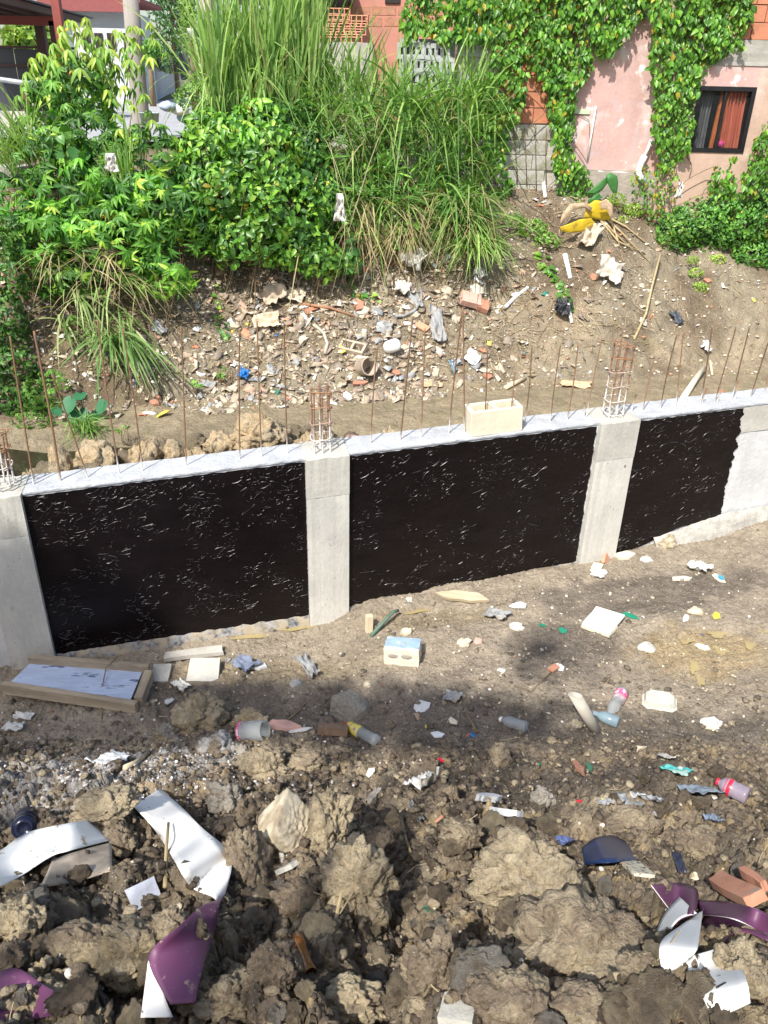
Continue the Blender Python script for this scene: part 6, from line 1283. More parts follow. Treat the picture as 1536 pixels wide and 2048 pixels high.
# --- grass
rr = np.random.default_rng(5)
root_ = blades('tall_grass', 'tall upright lime green grass rising out of the frame left of the orange blocks', 'grass', pixroots(rr, 950, 430, 640, 190, 310, 6.6, .4, cl=80), (.9, 2.4), (.03, -.05, 1), (.0, .30), .030, GR, 1, flop=.18, spread=.13)
blades('dry_grass', 'dead brown blades mixed through the upper thicket', 'grass', pixroots(rr, 190, 600, 965, 230, 420, 6.15, .3, cl=70), (.4, 1.1), (.05, -.15, .8), (.1, 1.0), .016, STRAW, 18, flop=.5, spread=.6)
blades('dry_grass', 'dead stalks standing in the tall lime green grass', 'grass', pixroots(rr, 90, 430, 640, 200, 300, 6.5, .3, cl=50), (.7, 1.8), (.03, -.1, 1), (.0, .5), .013, STRAW, 19, flop=.4, spread=.3)
blades('tall_grass', 'leaning tall grass behind the glossy shrub, left part of the clump', 'grass', pixroots(rr, 200, 420, 500, 200, 260, 6.7, .2, cl=20), (.8, 1.9), (-.08, -.1, 1), (.05, .5), .026, GR, 2, flop=.15, spread=.2)
blades('grass_thicket', 'wide thicket of tangled grass between the tall clump and the ivy wall', 'grass', pixroots(rr, 1700, 600, 965, 200, 450, 6.2, .3, cl=120), (.3, .95), (.0, -.2, .9), (.05, .6), .024, GR2, 3, flop=.35, spread=.5)
blades('grass_thicket', 'upper fringe of the grass thicket in front of the grey vent blocks', 'grass', pixroots(rr, 420, 620, 985, 180, 280, 6.7, .25, cl=70), (.4, 1.2), (.05, -.1, 1), (.0, .4), .024, GR, 4, flop=.2, spread=.3)
blades('dry_grass', 'dry straw-coloured grass hanging below the thicket', 'grass', pixroots(rr, 210, 660, 980, 380, 470, 5.75, .2, cl=30), (.3, .8), (.05, -.35, .1), (.5, 1.3), .014, STRAW, 5, spread=.35)
blades('grass_tuft', 'long grass tuft bending over the bank at the right end of the thicket', 'grass', pixroots(rr, 120, 890, 975, 350, 450, 5.8, .2, cl=12), (.35, .85), (.1, -.35, .35), (.5, 1.1), .022, GR2, 6, spread=.6)
blades('grass_thicket', 'lower skirt of the thicket, green blades hanging over the litter', 'grass', pixroots(rr, 520, 660, 960, 380, 480, 5.8, .2, cl=30), (.25, .65), (.0, -.3, .5), (.3, 1.0), .020, GR2, 16, spread=.85)
blades('grass_tuft', 'grass blades drooping over the litter beside the brick pile', 'grass', pixroots(rr, 120, 900, 1000, 460, 500, 5.55, .1, cl=5), (.4, .8), (.1, -.45, .35), (.5, 1.0), .02, GR, 7, spread=.35)
blades('dry_grass', 'tan dry grass hanging down the middle of the bank right of the white bag', 'grass', pixroots(rr, 120, 700, 830, 420, 480, 5.6, .15, cl=12), (.3, .7), (0, -.3, .05), (.5, 1.3), .011, STRAW, 8, spread=.3)
blades('loose_grass', 'loose wiry grass arching at the left edge in front of the road', 'grass', pixroots(rr, 130, 0, 70, 300, 350, 6.0, .2, cl=9), (.5, 1.4), (-.02, -.1, 1), (.1, .7), .018, GR, 9, spread=.4)
blades('loose_grass', 'upright blades standing through the vine mound below the pole', 'grass', pixroots(rr, 50, 225, 270, 330, 400, 5.6, .15, cl=4), (.5, 1.0), (.02, -.1, 1), (.05, .4), .026, GR, 10, spread=.16)
blades('fallen_grass', 'long pale grass fallen down the left bank behind the first rebars', 'grass', pixroots(rr, 90, 110, 250, 570, 690, 4.85, .1, cl=40), (.3, .85), (.35, -.5, .15), (.5, 1.1), .026, [(.24, .34, .12), (.17, .27, .09), (.34, .42, .19), (.12, .20, .07), (.4, .44, .22)], 11, spread=.3)
blades('dry_grass', 'dry straw under the palmate mass at the left', 'grass', pixroots(rr, 130, 90, 330, 500, 570, 4.9, .15, cl=16), (.2, .6), (.1, -.3, .1), (.5, 1.2), .011, STRAW, 12, spread=.35)
blades('fallen_grass', 'grass blades lying over the bank below the palmate mass', 'grass', pixroots(rr, 60, 200, 270, 660, 700, 4.6, .1, cl=4), (.4, .9), (.3, -.5, .35), (.6, 1.1), .03, [(.16, .28, .09), (.24, .36, .14), (.1, .2, .06)], 13, spread=.3)
blades('grass_tuft', 'dark fine grass tuft at the waterside under the taro leaves', 'grass', pixroots(rr, 160, 110, 190, 850, 870, 3.5, .1, cl=3), (.2, .45), (.1, -.2, .8), (.5, 1.1), .012, GR2, 14, spread=.5)
blades('bank_grass', 'thin grass along the kerb of the road at the far left', 'grass', pixroots(rr, 260, -30, 60, 290, 330, 6.4, .3), (.15, .4), (0, -.1, 1), (.2, .8), .01, [(.2, .28, .1), (.3, .32, .15), (.14, .2, .07)], 15, spread=.5)
plant('bamboo_grass', 'bamboo-like grass with narrow pointed leaves over the white bag', 'grass', [(660, 300, 60, 55, 6.0), (690, 380, 60, 55, 5.8), (660, 400, 45, 45, 5.6), (730, 250, 60, 45, 6.2), (640, 210, 50, 35, 6.4), (700, 460, 35, 25, 5.4), (860, 300, 70, 60, 6.1), (800, 380, 60, 50, 5.85)], 'lance', .19, 1.5, seed=30, parts=120, cols=[(.12, .26, .045), (.09, .2, .04), (.17, .33, .06), (.06, .14, .03)], m='grass', droop=.4, wr=.13)
# ivy over the old walls
def inpoly(x, y, poly):
    c = np.zeros(len(x), bool); n = len(poly); j = n-1
    for i in range(n):
        xi, yi = poly[i]; xj, yj = poly[j]; k = ((yi > y) != (yj > y)) & (x < (xj-xi)*(y-yi)/(yj-yi+1e-9)+xi); c ^= k; j = i
    return c
def ivy(label, poly, Yw, seed, dens=1., size=.088, thick=.20, parts=150, gap=.42, cols=None, yellow=.02):
    r = np.random.default_rng(seed+300); pl = np.array(poly, float); x0, y0 = pl.min(0); x1, y1 = pl.max(0); A = abs(sum(pl[i][0]*pl[(i+1) % len(pl)][1]-pl[(i+1) % len(pl)][0]*pl[i][1] for i in range(len(pl))))/2
    n = int(dens*A/17*(x1-x0)*(y1-y0)/A); x = r.uniform(x0, x1, n); y = r.uniform(y0, y1, n); jx = x+14*fbm(x/35, y/35, 3, seed); jy = y+14*fbm(x/35+9, y/35, 3, seed+1); k = inpoly(jx, jy, poly); k &= fbm(x/28, y/40, 3, seed+2) > -gap; x, y = x[k], y[k]; n = len(x)
    q = fbm(x/40, y/50, 3, seed+3); P = np.array([atY(a, b, Yw) for a, b in zip(x, y)]); off = .03+thick*np.clip(.5+.9*q, 0, 1.2)*r.random(n)**.45; P[:, 1] -= off
    root = empty('ivy', tuple(P.mean(0))); tag(root, label, 'ivy')
    up = _nz(np.array([0, -1, .35])+r.normal(0, .38, (n, 3))); d = _nz(np.array([0, -.22, -1])+r.normal(0, .38, (n, 3))); L = size*r.uniform(.6, 1.25, n)*(1-.25*(q < -.1)); C = gcol(r, n, cols or [(.11, .27, .03), (.075, .20, .025), (.16, .34, .04), (.05, .14, .022), (.22, .38, .05)], yellow=yellow); C = np.clip(C*(1+.25*q[:, None]), 0, .6)
    dr = .35*r.uniform(.3, 1.4, n); kp = leaf_parts(root, P, d, up, L, np.array([.60]), dr, C, 'oval', M['ivy'], parts, r); G, F = leaf_geo(P[kp], d[kp], up[kp], L[kp], .60, dr[kp], 'oval')
    tag(link('foliage', leaf_mesh('foliage', G-np.array(root.location), F, C[kp]), root, M['ivy']), kind='stuff')
    b_ = Bag(); inv = Vector(root.location)
    for i in range(9):
        a = int(r.integers(n)); p = Vector(P[a]); pts = [p]; dx_ = r.normal(0, .03)
        for s in range(7): dx_ += r.normal(0, .025); p = p+Vector((dx_, 0, -r.uniform(.04, .10))); p.y = Yw-.012; pts.append(p.copy())
        V, Fb = tube_arr([v-inv for v in pts], .006, 5, False); b_.add(V, Fb)
    tag(b_.build('vine_stems', M['bark'], root), kind='stuff')
ivy('thick ivy sheet hanging over the top of the pink wall and both block walls', [(840, -60), (1300, -60), (1290, 30), (1262, 40), (1245, 90), (1190, 115), (1150, 175), (1145, 240), (1100, 250), (1090, 180), (1050, 120), (1000, 110), (960, 80), (900, 90), (850, 60), (815, 90), (800, 30)], 12.42, 1, parts=200)
ivy('broad ivy column between the pink wall and the window', [(1290, -60), (1490, -60), (1500, 20), (1480, 90), (1440, 110), (1425, 130), (1390, 165), (1385, 230), (1370, 290), (1345, 340), (1318, 340), (1300, 260), (1305, 170), (1292, 110), (1310, 60), (1290, 20)], 12.30, 2, parts=200)
ivy('narrow ivy strand down the seam between block wall and pink wall', [(1095, 200), (1150, 220), (1140, 290), (1165, 330), (1185, 360), (1160, 400), (1115, 395), (1105, 330), (1110, 260)], 12.40, 3, parts=70)
ivy('ivy cloaking the left end of the clay block wall', [(985, 95), (1050, 120), (1050, 200), (1030, 245), (1005, 300), (1025, 360), (1010, 410), (980, 380), (985, 300), (955, 250), (965, 160)], 12.40, 4, parts=80, gap=.2)
ivy('thin yellowing ivy below the broad column above the bush', [(1270, 335), (1330, 320), (1355, 350), (1345, 420), (1300, 450), (1270, 400), (1250, 360)], 12.25, 5, dens=.5, parts=30, size=.06, yellow=.15)
ivy('vine climbing the right edge of the window wall', [(1560, 230), (1525, 240), (1500, 290), (1475, 350), (1470, 390), (1560, 400)], 12.15, 6, dens=.9, parts=50)
ivy('short vine fingers reaching up under the window', [(1415, 395), (1420, 330), (1432, 330), (1440, 370), (1452, 310), (1466, 310), (1465, 395)], 12.2, 7, dens=.8, parts=25)
# cassava tops: stalks with drooping hand-shaped leaves
for k, (px, py, bx, by, sz, lab) in enumerate(((90, 112, 120, 260, .17, 'lowest and leftmost yellow-green cassava top above the vine mound'), (150, 45, 150, 260, .19, 'tallest cassava top with bright tips in front of the maroon roof'), (243, 62, 205, 230, .16, 'cassava top left of the utility pole'), (283, 55, 240, 200, .14, 'cassava top in front of the utility pole'), (268, 200, 262, 330, .16, 'single palmate head at the foot of the utility pole'), (175, 110, 165, 300, .16, 'cassava head below the tallest top'), (235, 130, 200, 300, .15, 'shaded cassava head between the vine mound and the pole'))):
    r = np.random.default_rng(500+k); T = Vector(atN(px, py, 6.35 if k != 4 else 5.9)); B = Vector(atN(bx, by, 6.4 if k != 4 else 5.9)); root = empty('cassava_plant', tuple(B)); tag(root, lab, 'cassava plant', 'cassava plants on the left bank'); inv = B
    V, F = tube_arr([Vector((0, 0, -.2)), (T-B)*.5+Vector((r.uniform(-.05, .05), 0, 0)), T-B], [.012, .010, .005], 6); link('stalk', polymesh('stalk', V, F), root, M['bark'])
    sz *= 1.12; nl = (26, 24, 13, 11, 9, 20, 16)[k]; pos = []; d = []; up = []; L = []
    for q in range(nl):
        th = q*2.4; hh = q/nl; c = T+Vector((math.cos(th), math.sin(th)*.8, 0))*(.10+.24*hh)*sz/.16+Vector((0, 0, .06-.42*hh*(sz/.16))); ax = Vector((math.cos(th)*.5, math.sin(th)*.5-.2, .75)).normalized()
        for j in range(6):
            a = j*6.28/6+th; dd = Vector((math.cos(a), math.sin(a), -.75-.3*r.random())).normalized(); pos.append(c[:]); d.append(dd[:]); up.append(ax[:]); L.append(sz*r.uniform(.7, 1.1)*(.75+.3*hh))
    pos, d, up, L = map(np.array, (pos, d, up, L)); n = len(pos); hc = 1-np.repeat(np.arange(nl)/nl, 6)[:, None]
    C = np.array([[.16, .34, .05]])*(1-hc**2)+np.array([[.42, .54, .09]])*hc**2; C = C*r.uniform(.8, 1.15, (n, 1))
    if k in (4, 6): C = C*np.array([.6, .75, .7])  # these heads painted darker: shade put into the leaf colour
    kp = leaf_parts(root, pos, d, up, L, np.array([.26]), np.full(n, .5), C, 'lance', M['leaf'], 24, r, 'leaflet'); G, F = leaf_geo(pos[kp], d[kp], up[kp], L[kp], .26, np.full(kp.sum(), .5), 'lance'); tag(link('foliage', leaf_mesh('foliage', G-np.array(inv), F, C[kp]), root, M['leaf']), kind='stuff')
# taro
def big_leaf(root, px, py, n_, size, rz, tilt, m, name='leaf'):
    P = Vector(atN(px, py, n_)); u = np.linspace(0, 1, 9); V = [(0, 0, 0)]; ring = []
    for i in range(28):
        th = 6.283*i/28; q = abs(((th/6.283+.5) % 1)-.5)*2; rad = size*(.50+.12*math.cos(th)-.14*math.exp(-((th-3.14)/.30)**2)*1.6); V.append((rad*math.sin(th)*.92, -rad*math.cos(th)*1.15, -.05*size*math.cos(2*th)))
    F = [(0, 1+i, 1+(i+1) % 28) for i in range(28)]; o = link(name, polymesh(name, V, F, True), root, m); o.location = P-Vector(root.location); o.rotation_euler = (tilt*.9, 0, rz); return P
M['taro'] = mat('taro_leaf', (.035, .15, .065), rough=.5, var=.12, vscale=8, sheet=.15)
tr = empty('taro_plant', tuple(atN(165, 850, 3.75))); tag(tr, 'taro plant with broad blue-green heart leaves at the waterside', 'taro plant')
for px, py, sz, rz, tl in ((157, 828, .235, .15, .85), (140, 803, .19, -.3, .95), (185, 834, .19, .9, 1.3), (206, 808, .17, -.5, .9), (110, 820, .13, .9, .5), (160, 789, .15, .2, .25)):
    P = big_leaf(tr, px, py, 3.75, sz, rz, tl, M['taro']); V, F = tube_arr([Vector((0, 0, -.05)), (P-Vector(tr.location))*.5+Vector((0, .05, .02)), P-Vector(tr.location)], [.010, .008, .005], 6); link('leaf_stalk', polymesh('leaf_stalk', V, F), tr, M['green'])
# fallen banana leaves
def freerib(name, secs, n_, m, parent=None, label=None, cat=None, bow=.012, root=None):
    Lp = [atN(*a, n_+da) for a, b, da in secs]; Rp = [atN(*b, n_+da) for a, b, da in secs]; G = []
    for i in range(len(Lp)):
        for u in np.linspace(0, 1, 7): p = Lp[i]*(1-u)+Rp[i]*u; p = p+np.array([0, -1, .3])*bow*(1-(2*u-1)**2); G.append(p)
    G = np.array(G); G = G+np.array([0, -1, .5])*(.018*n2(G[:, 0]*28, G[:, 2]*28, 5))[:, None]; n = len(Lp); i = np.arange(n*7).reshape(n, 7); F = np.stack([i[:-1, :-1], i[1:, :-1], i[1:, 1:], i[:-1, 1:]], -1).reshape(-1, 4)
    G2 = G+np.array([0, .006, -.002]); rim = np.concatenate([i[0, :], i[1:, -1], i[-1, :-1][::-1], i[1:-1, 0][::-1]]); rn = np.roll(rim, -1); Fa = np.concatenate([F, F[:, ::-1]+n*7, np.stack([rim, rn, rn+n*7, rim+n*7], 1)])
    c = np.array(parent.location) if parent else G.mean(0); o = link(name, npmesh(name, np.concatenate([G, G2])-c, Fa, smooth=True), parent, m)
    if not parent: o.location = c; tag(o, label, cat)
    return o
bt = empty('banana_frond', tuple(atN(1195, 440, 5.95))); tag(bt, 'cut banana stalk with yellow and dry tan leaves lying below the pink wall', 'banana leaves')
freerib('yellow_leaf', [((1122, 462), (1120, 455), -.15), ((1140, 466), (1142, 446), -.12), ((1165, 463), (1160, 438), -.08), ((1192, 447), (1180, 436), 0)], 5.8, M['yellow'], bt)
freerib('yellow_leaf', [((1168, 435), (1172, 412), 0), ((1185, 437), (1190, 400), 0), ((1205, 440), (1208, 402), 0), ((1222, 440), (1220, 420), 0)], 5.95, M['yellow'], bt)
freerib('dry_leaf', [((1118, 452), (1124, 448), -.1), ((1124, 430), (1135, 432), -.05), ((1140, 408), (1150, 418), 0), ((1165, 405), (1170, 416), 0), ((1185, 415), (1180, 425), 0)], 5.9, M['dryleaf'], bt)
freerib('dry_leaf', [((1198, 405), (1202, 420), 0), ((1212, 398), (1213, 418), -.03), ((1224, 408), (1219, 432), -.05), ((1228, 425), (1222, 440), -.06)], 5.85, M['dryleaf'], bt)
for a in (((1195, 440), (1225, 470), (1265, 505)), ((1200, 438), (1240, 470), (1300, 530)), ((1195, 445), (1235, 490), (1290, 512)), ((1205, 440), (1250, 460), (1310, 505)), ((1220, 450), (1232, 480), (1240, 500))):
    V, F = tube_arr([Vector(drop(*p))+Vector((0, 0, .07-.02*i))-Vector(bt.location) for i, p in enumerate(a)], [.018, .012, .006], 6); link('stalk', polymesh('stalk', V, F), bt, M['straw'])
gl = empty('banana_shoot', tuple(atN(1205, 395, 6.2))); tag(gl, 'green banana shoot with two dark leaves below the pink wall', 'banana plant'); M['banana'] = mat('banana_leaf', (.06, .20, .05), rough=.45, var=.15, vscale=9, sheet=.2, stretch=(1, 6, 1))
freerib('leaf', [((1172, 388), (1170, 385), 0), ((1180, 380), (1192, 390), 0), ((1195, 368), (1205, 380), 0), ((1215, 352), (1218, 362), 0)], 6.2, M['banana'], gl); freerib('leaf', [((1212, 350), (1222, 345), 0), ((1215, 365), (1234, 352), 0), ((1222, 380), (1236, 366), 0), ((1232, 392), (1234, 386), 0)], 6.15, M['banana'], gl); freerib('leaf', [((1180, 412), (1176, 400), 0), ((1205, 395), (1195, 385), 0)], 6.1, M['banana'], gl)
# litter caught in the greenery
def hang(name, px, py, w_, h_, n_, m, label, cat, seed):
    P = atN(px, py, n_); k = ppm(P); g = 12; u, v = np.meshgrid(np.linspace(-1, 1, g), np.linspace(-1, 1, g)); u = u.ravel(); v = v.ravel(); e = 1+.3*n2(u*1.5+seed, v*1.5, seed); x = u*e*w_/k/2*(1-.35*v); z = v*h_/k/2; y = .05*n2(u*2.5, v*2.5+seed, seed+1)+.03*n2(u*6, v*2, seed+2)
    i = np.arange(g*g).reshape(g, g); F = np.stack([i[:-1, :-1], i[:-1, 1:], i[1:, 1:], i[1:, :-1]], -1).reshape(-1, 4); V = np.stack([x, y, z], 1); V2 = V+np.array([0, .004, 0]); rim = np.concatenate([i[0, :], i[1:, -1], i[-1, :-1][::-1], i[1:-1, 0][::-1]]); rn = np.roll(rim, -1)
    o = link(name, npmesh(name, np.concatenate([V, V2]), np.concatenate([F, F[:, ::-1]+g*g, np.stack([rim, rim+g*g, rn+g*g, rn], 1)]), smooth=True), None, m); o.location = P; tag(o, label, cat)
hang('plastic_bag', 680, 415, 20, 52, 4.85, M['whitebag'], 'thin white bag hanging from the bamboo grass', 'plastic bag', 3)
hang('plastic_bag', 222, 325, 24, 34, 5.2, M['whitebag'], 'crumpled white bag caught in the left vines', 'plastic bag', 8)
hang('plastic_bag', 1360, 380, 12, 30, 5.7, M['whitebag'], 'white bag stuck in the bush under the window corner', 'plastic bag', 5)
# unseen tree added behind the viewer, crown shaped to shade column, tray and soil
def added_shade_tree():
    r = np.random.default_rng(9); T = np.array(_sv)/_sv.z*1.75; root = empty('added_shade_tree', (-6.5, -9.5, 0)); tag(root, 'unseen broad-leaved tree added behind the viewer, its crown shaped to shade the floor', 'tree'); V, F = tube_arr([Vector(p) for p in ((0, 0, -.6), (.1, .1, 4.), (.5, .4, 8), (1.2, 1.0, 11.))], [.28, .24, .19, .10], 12); link('trunk', polymesh('trunk', V, F), root, M['bark'])
    P = []; bb = Bag()
    for (px, py, z, rx, ry, h) in ((30, 1180, .60, .46, .26, 6.4), (60, 1290, .25, .50, .24, 6.9), (40, 1380, .2, .46, .2, 6.6), (230, 1390, .2, .42, .18, 7.0), (420, 1385, .1, .36, .22, 7.2), (560, 1390, .05, .36, .20, 6.8), (700, 1410, .05, .38, .20, 7.1), (850, 1420, .05, .30, .16, 6.7), (960, 1450, .08, .34, .14, 6.8), (1090, 1440, .05, .22, .11, 7.0), (1070, 1315, .05, .22, .09, 6.8), (-120, 1350, .3, .6, .5, 6.8)):
        g = atZ(px, py, z); c = g+T*h; n = int(520*rx*ry/.1*.34*(.55 if px > 1040 else 2.8 if px < 300 else 1)); v = r.normal(0, .5, (n, 3)); v = v/np.maximum(1, np.linalg.norm(v, axis=1))[:, None]; P.append(c+v*np.array([rx, ry*1.15, .30])); 
        V, F = tube_arr([Vector((1.0, .9, 10.4)), Vector(c-np.array(root.location))*.55+Vector((.4, .4, 5.2)), Vector(c-np.array(root.location))], [.07, .045, .015], 6, False); bb.add(V, F)
    bb.build('limbs', M['bark'], root); P = np.concatenate(P); n = len(P); up = _nz(np.array([0, 0, 1.])+r.normal(0, .5, (n, 3))); d = _nz(r.normal(0, 1, (n, 3))*np.array([1, 1, .4])); L = .17*r.uniform(.7, 1.3, n); G, F = leaf_geo(P, d, up, L, .55, np.full(n, .3), 'oval'); tag(link('crown', leaf_mesh('crown', G-np.array(root.location), F, gcol(r, n)), root, M['leaf']), kind='stuff')
added_shade_tree()
# ------------------------------------------------------------------ the old walls behind the bank
def wallbox(name, px0, px1, py0, py1, Yf, depth, m, parent, inv, zpad=0., bev=.0, jit=0., zlow=None):
    """box whose front face spans the given pixels at distance Yf"""
    a = atY((px0+px1)/2, py0, Yf); b = atY((px0+px1)/2, py1, Yf); l = atY(px0, (py0+py1)/2, Yf); r_ = atY(px1, (py0+py1)/2, Yf); z1, z0 = a[2], b[2]
    if zlow is not None: z0 = zlow
    bm = bmesh.new(); bbox(bm, ((l[0]+r_[0])/2-inv[0], Yf+depth/2-inv[1], (z0+z1)/2-inv[2]), (r_[0]-l[0], depth, z1-z0), bev=bev, jit=jit); return bmesh_to(bm, name, m, parent)
def X_at(px, py, Y): return atY(px, py, Y)[0]
def Z_at(px, py, Y): return atY(px, py, Y)[2]
def xbox(name, x0, x1, y0, y1, z0, z1, m, parent=None, inv=(0, 0, 0), bev=0., jit=0., sub=0):
    bm = bmesh.new(); bbox(bm, ((x0+x1)/2-inv[0], (y0+y1)/2-inv[1], (z0+z1)/2-inv[2]), (x1-x0, y1-y0, z1-z0), bev=bev, jit=jit, sub=sub); return bmesh_to(bm, name, m, parent)
_brk = {}
def brick_grid(parent, inv, x0, x1, z0, z1, Yf, bw, bh, m, name='brick', gap=.012, depth=.10, skip=0., seed=0, key='b', holes=None):
    if (key, 'm') not in _brk:
        for v in range(4):
            random.seed(40+v+seed); bm = bmesh.new(); bbox(bm, (0, 0, 0), (bw-gap, depth, bh-gap), bev=.006, jit=.0025)
            me = bpy.data.meshes.new(name); bm.to_mesh(me); bm.free(); me.materials.append(m); _brk[(key, v)] = me
        _brk[(key, 'm')] = 1
    r = random.Random(seed); nz_ = int(round((z1-z0)/bh)); nx = int((x1-x0)/bw)+1
    for j in range(nz_):
        for i in range(nx):
            x = x0+bw*(i+.5)+(bw/2 if j % 2 else 0); 
            if x+bw/2 > x1+.02 or r.random() < skip: continue
            o = bpy.data.objects.new(name, _brk[(key, r.randrange(4))]); COL.objects.link(o); o.parent = parent
            o.location = (x-inv[0], Yf+depth/2-inv[1]+r.uniform(-.006, .006), z0+bh*(j+.5)-inv[2]); o.rotation_euler = (0, r.uniform(-.006, .006), r.uniform(-.01, .01))
Yw = 12.46
# plastered wall, pink
P = atY(1220, 330, Yw); root = empty('pink_wall', (P[0], Yw, 1.9)); inv = tuple(root.location); tag(root, 'faded pink plastered wall stretch with white patches between two ivy strands', 'wall', kind='thing')
xl, xr = X_at(1140, 200, Yw), X_at(1345, 200, Yw); zb = Z_at(1220, 340, Yw)
xbox('plaster', xl, xr, Yw, Yw+.2, zb, 7.0, M['pink'], root, inv)
xbox('foundation', xl-.02, xr+.05, Yw-.03, Yw+.22, 1.4, zb-.002, M['found'], root, inv, jit=.01, sub=6)
V, F = tube_arr([Vector(atY(1196, 342, Yw-.02))-Vector(inv), Vector(atY(1268, 346, Yw-.02))-Vector(inv)], .013, 8); link('trim_pipe', polymesh('trim_pipe', V, F), root, M['pvcw'])
V, F = tube_arr([Vector(atY(1192, 212, Yw-.025))-Vector(inv), Vector(atY(1184, 262, Yw-.025))-Vector(inv), Vector(atY(1175, 318, Yw-.025))-Vector(inv)], .013, 8); link('thin_pipe', polymesh('thin_pipe', V, F), root, M['pvcw'])
V, F = tube_arr([Vector(atY(*p, Yw-.02))-Vector(inv) for p in ((1138, 225), (1160, 230), (1178, 240), (1180, 280), (1176, 300))], .004, 6); link('cable', polymesh('cable', V, F), root, M['brownst'])
wallbox('junction_plate', 1147, 1180, 218, 228, Yw-.02, .02, mat('pale_green_plate', (.46, .56, .38), rough=.6), root, inv)
V, F = tube_arr([Vector(atY(*p, Yw-.08))-Vector(inv) for p in ((1302, 280), (1296, 298), (1289, 312))], .022, 12); link('drain_pipe', polymesh('drain_pipe', V, F), root, M['pvcw'])
V, F = tube_arr([Vector(atY(*p, Yw-.10))-Vector(inv) for p in ((1290, 311), (1283, 325), (1277, 342), (1280, 354), (1290, 362))], .045, 14); link('drain_elbow', polymesh('drain_elbow', V, F), root, M['pvcw'])
# clay and concrete block wall left of it
Yb = 12.50; x0, x1 = X_at(905, 240, Yb), X_at(1142, 240, Yb); zm_ = Z_at(1040, 247, Yb); root = empty('block_wall', (x0, Yb, 1.8)); inv = tuple(root.location)
tag(root, 'unplastered wall of grey concrete blocks below and orange clay blocks above, under ivy', 'wall', kind='thing')
xbox('mortar_core', x0, x1, Yb+.03, Yb+.16, 1.3, 6.6, M['mortar'], root, inv)
xc = X_at(985, 200, Yb)
brick_grid(root, inv, xc, x1-.01, zm_, 6.4, Yb, .30, .20, M['clayb'], 'clay_block', key='clay', gap=.010, seed=1)
brick_grid(root, inv, x0, x1-.01, zm_-.20*5-.01, zm_-.01, Yb, .40, .20, M['greyb'], 'concrete_block', key='grey', gap=.009, seed=2)
brick_grid(root, inv, x0, xc-.02, zm_+.0, 6.2, Yb, .40, .20, M['ventb'], 'concrete_block', key='grey2', gap=.014, seed=3)
for k in range(4):
    V, F = tube_arr([Vector(atY(1027+k*22, 250+6*(k % 2), Yb-.02))-Vector(inv)+Vector((0, 0, 0)), Vector(atY(1031+k*20, 300, Yb-.02))-Vector(inv), Vector(atY(1035+k*19, 370+10*k % 30, Yb-.02))-Vector(inv)], .006, 5); link('dry_runner', polymesh('dry_runner', V, F), root, M['bark'])
o = stick('white_pipe_stub', [(1084, 375), (1090, 400)], 4.2, M['pvcw'], 'short white pipe leaning against the grey block wall', 'pipe', lifts=[.10, .02])
# pierced grey vent blocks standing in front
Yv = 12.40; k_ = 0; o = xbox('grey_wall_end', X_at(800, 150, 12.6), x0-.01, 12.6, 12.75, 2.2, Z_at(850, 78, 12.6), M['ventb']); tag(o, 'low grey block wall end behind the pierced blocks', 'wall', kind='thing')
for j in range(4):
    for i in range(2):
        px, py = 822+i*50+(9 if j % 2 else 0), 102+j*27+i*2; P = atY(px, py, Yv)
        rt = bmesh.new(); hw_, hh_ = .19, .097
        for (a, b, c, d_) in ((-hw_, hw_, hh_-.055, hh_), (-hw_, hw_, -hh_, -hh_+.055)): bbox(rt, ((a+b)/2, 0, (c+d_)/2), (b-a, .12, d_-c))
        for q in range(5): bbox(rt, (-hw_+.026+q*(2*hw_-.052)/4, 0, 0), (.050, .12, 2*hh_-.111))
        bbox(rt, (0, .05, 0), (2*hw_-.1, .01, 2*hh_-.112))
        o = bmesh_to(rt, 'vent_block', M['ventb']); o.location = (P[0], Yv, P[2]); o.rotation_euler = (0, .02*((i+j) % 3-1), .05*((j*2+i) % 3-1)); tag(o, f"grey pierced block, {('top', 'second', 'third', 'lowest')[j]} row of the stack behind the grass, {('left', 'right')[i]} column", 'block', 'grey pierced blocks stacked behind the grass')
# house facade with the window
Yh = 12.30; root = empty('window_house', (X_at(1420, 250, Yh), Yh, 1.8)); inv = tuple(root.location); tag(root, 'peach and pink plastered house wall with an exposed clay block top and a black-framed window', 'house', kind='thing')
wx0, wx1 = X_at(1385, 240, Yh), X_at(1500, 240, Yh); wz1, wz0 = Z_at(1455, 173, Yh), Z_at(1430, 305, Yh); hx0, hx1 = X_at(1338, 240, Yh), X_at(1760, 240, Yh); zbm = Z_at(1480, 132, Yh); zbr = Z_at(1480, 80, Yh); zf_ = 1.9
xbox('wall_left', hx0, wx0, Yh, Yh+.15, zf_, zbm, M['peach'], root, inv); xbox('wall_right', wx1, hx1, Yh, Yh+.15, zf_, zbm, M['peach'], root, inv)
xbox('wall_below', wx0, wx1, Yh, Yh+.15, zf_, wz0, M['peach'], root, inv); xbox('wall_above', wx0, wx1, Yh, Yh+.15, wz1, zbm, M['pink'], root, inv)
xbox('ring_beam', hx0-.01, hx1, Yh-.012, Yh+.16, zbm+.001, zbr, M['beam'], root, inv, jit=.004, sub=5)
xbox('upper_core', hx0, hx1, Yh+.03, Yh+.14, zbr, 6.2, M['mortar'], root, inv); brick_grid(root, inv, hx0, hx1, zbr+.002, zbr+1.8, Yh-.002, .30, .20, M['clayb'], 'clay_block', key='clay', seed=5)
xbox('side_wall', hx0-.002, hx0+.12, Yh+.16, Yh+3, zf_, 6, M['peach'], root, inv); xbox('room_back', hx0, hx1, Yh+2.4, Yh+2.5, zf_, 6, M['dark'], root, inv)
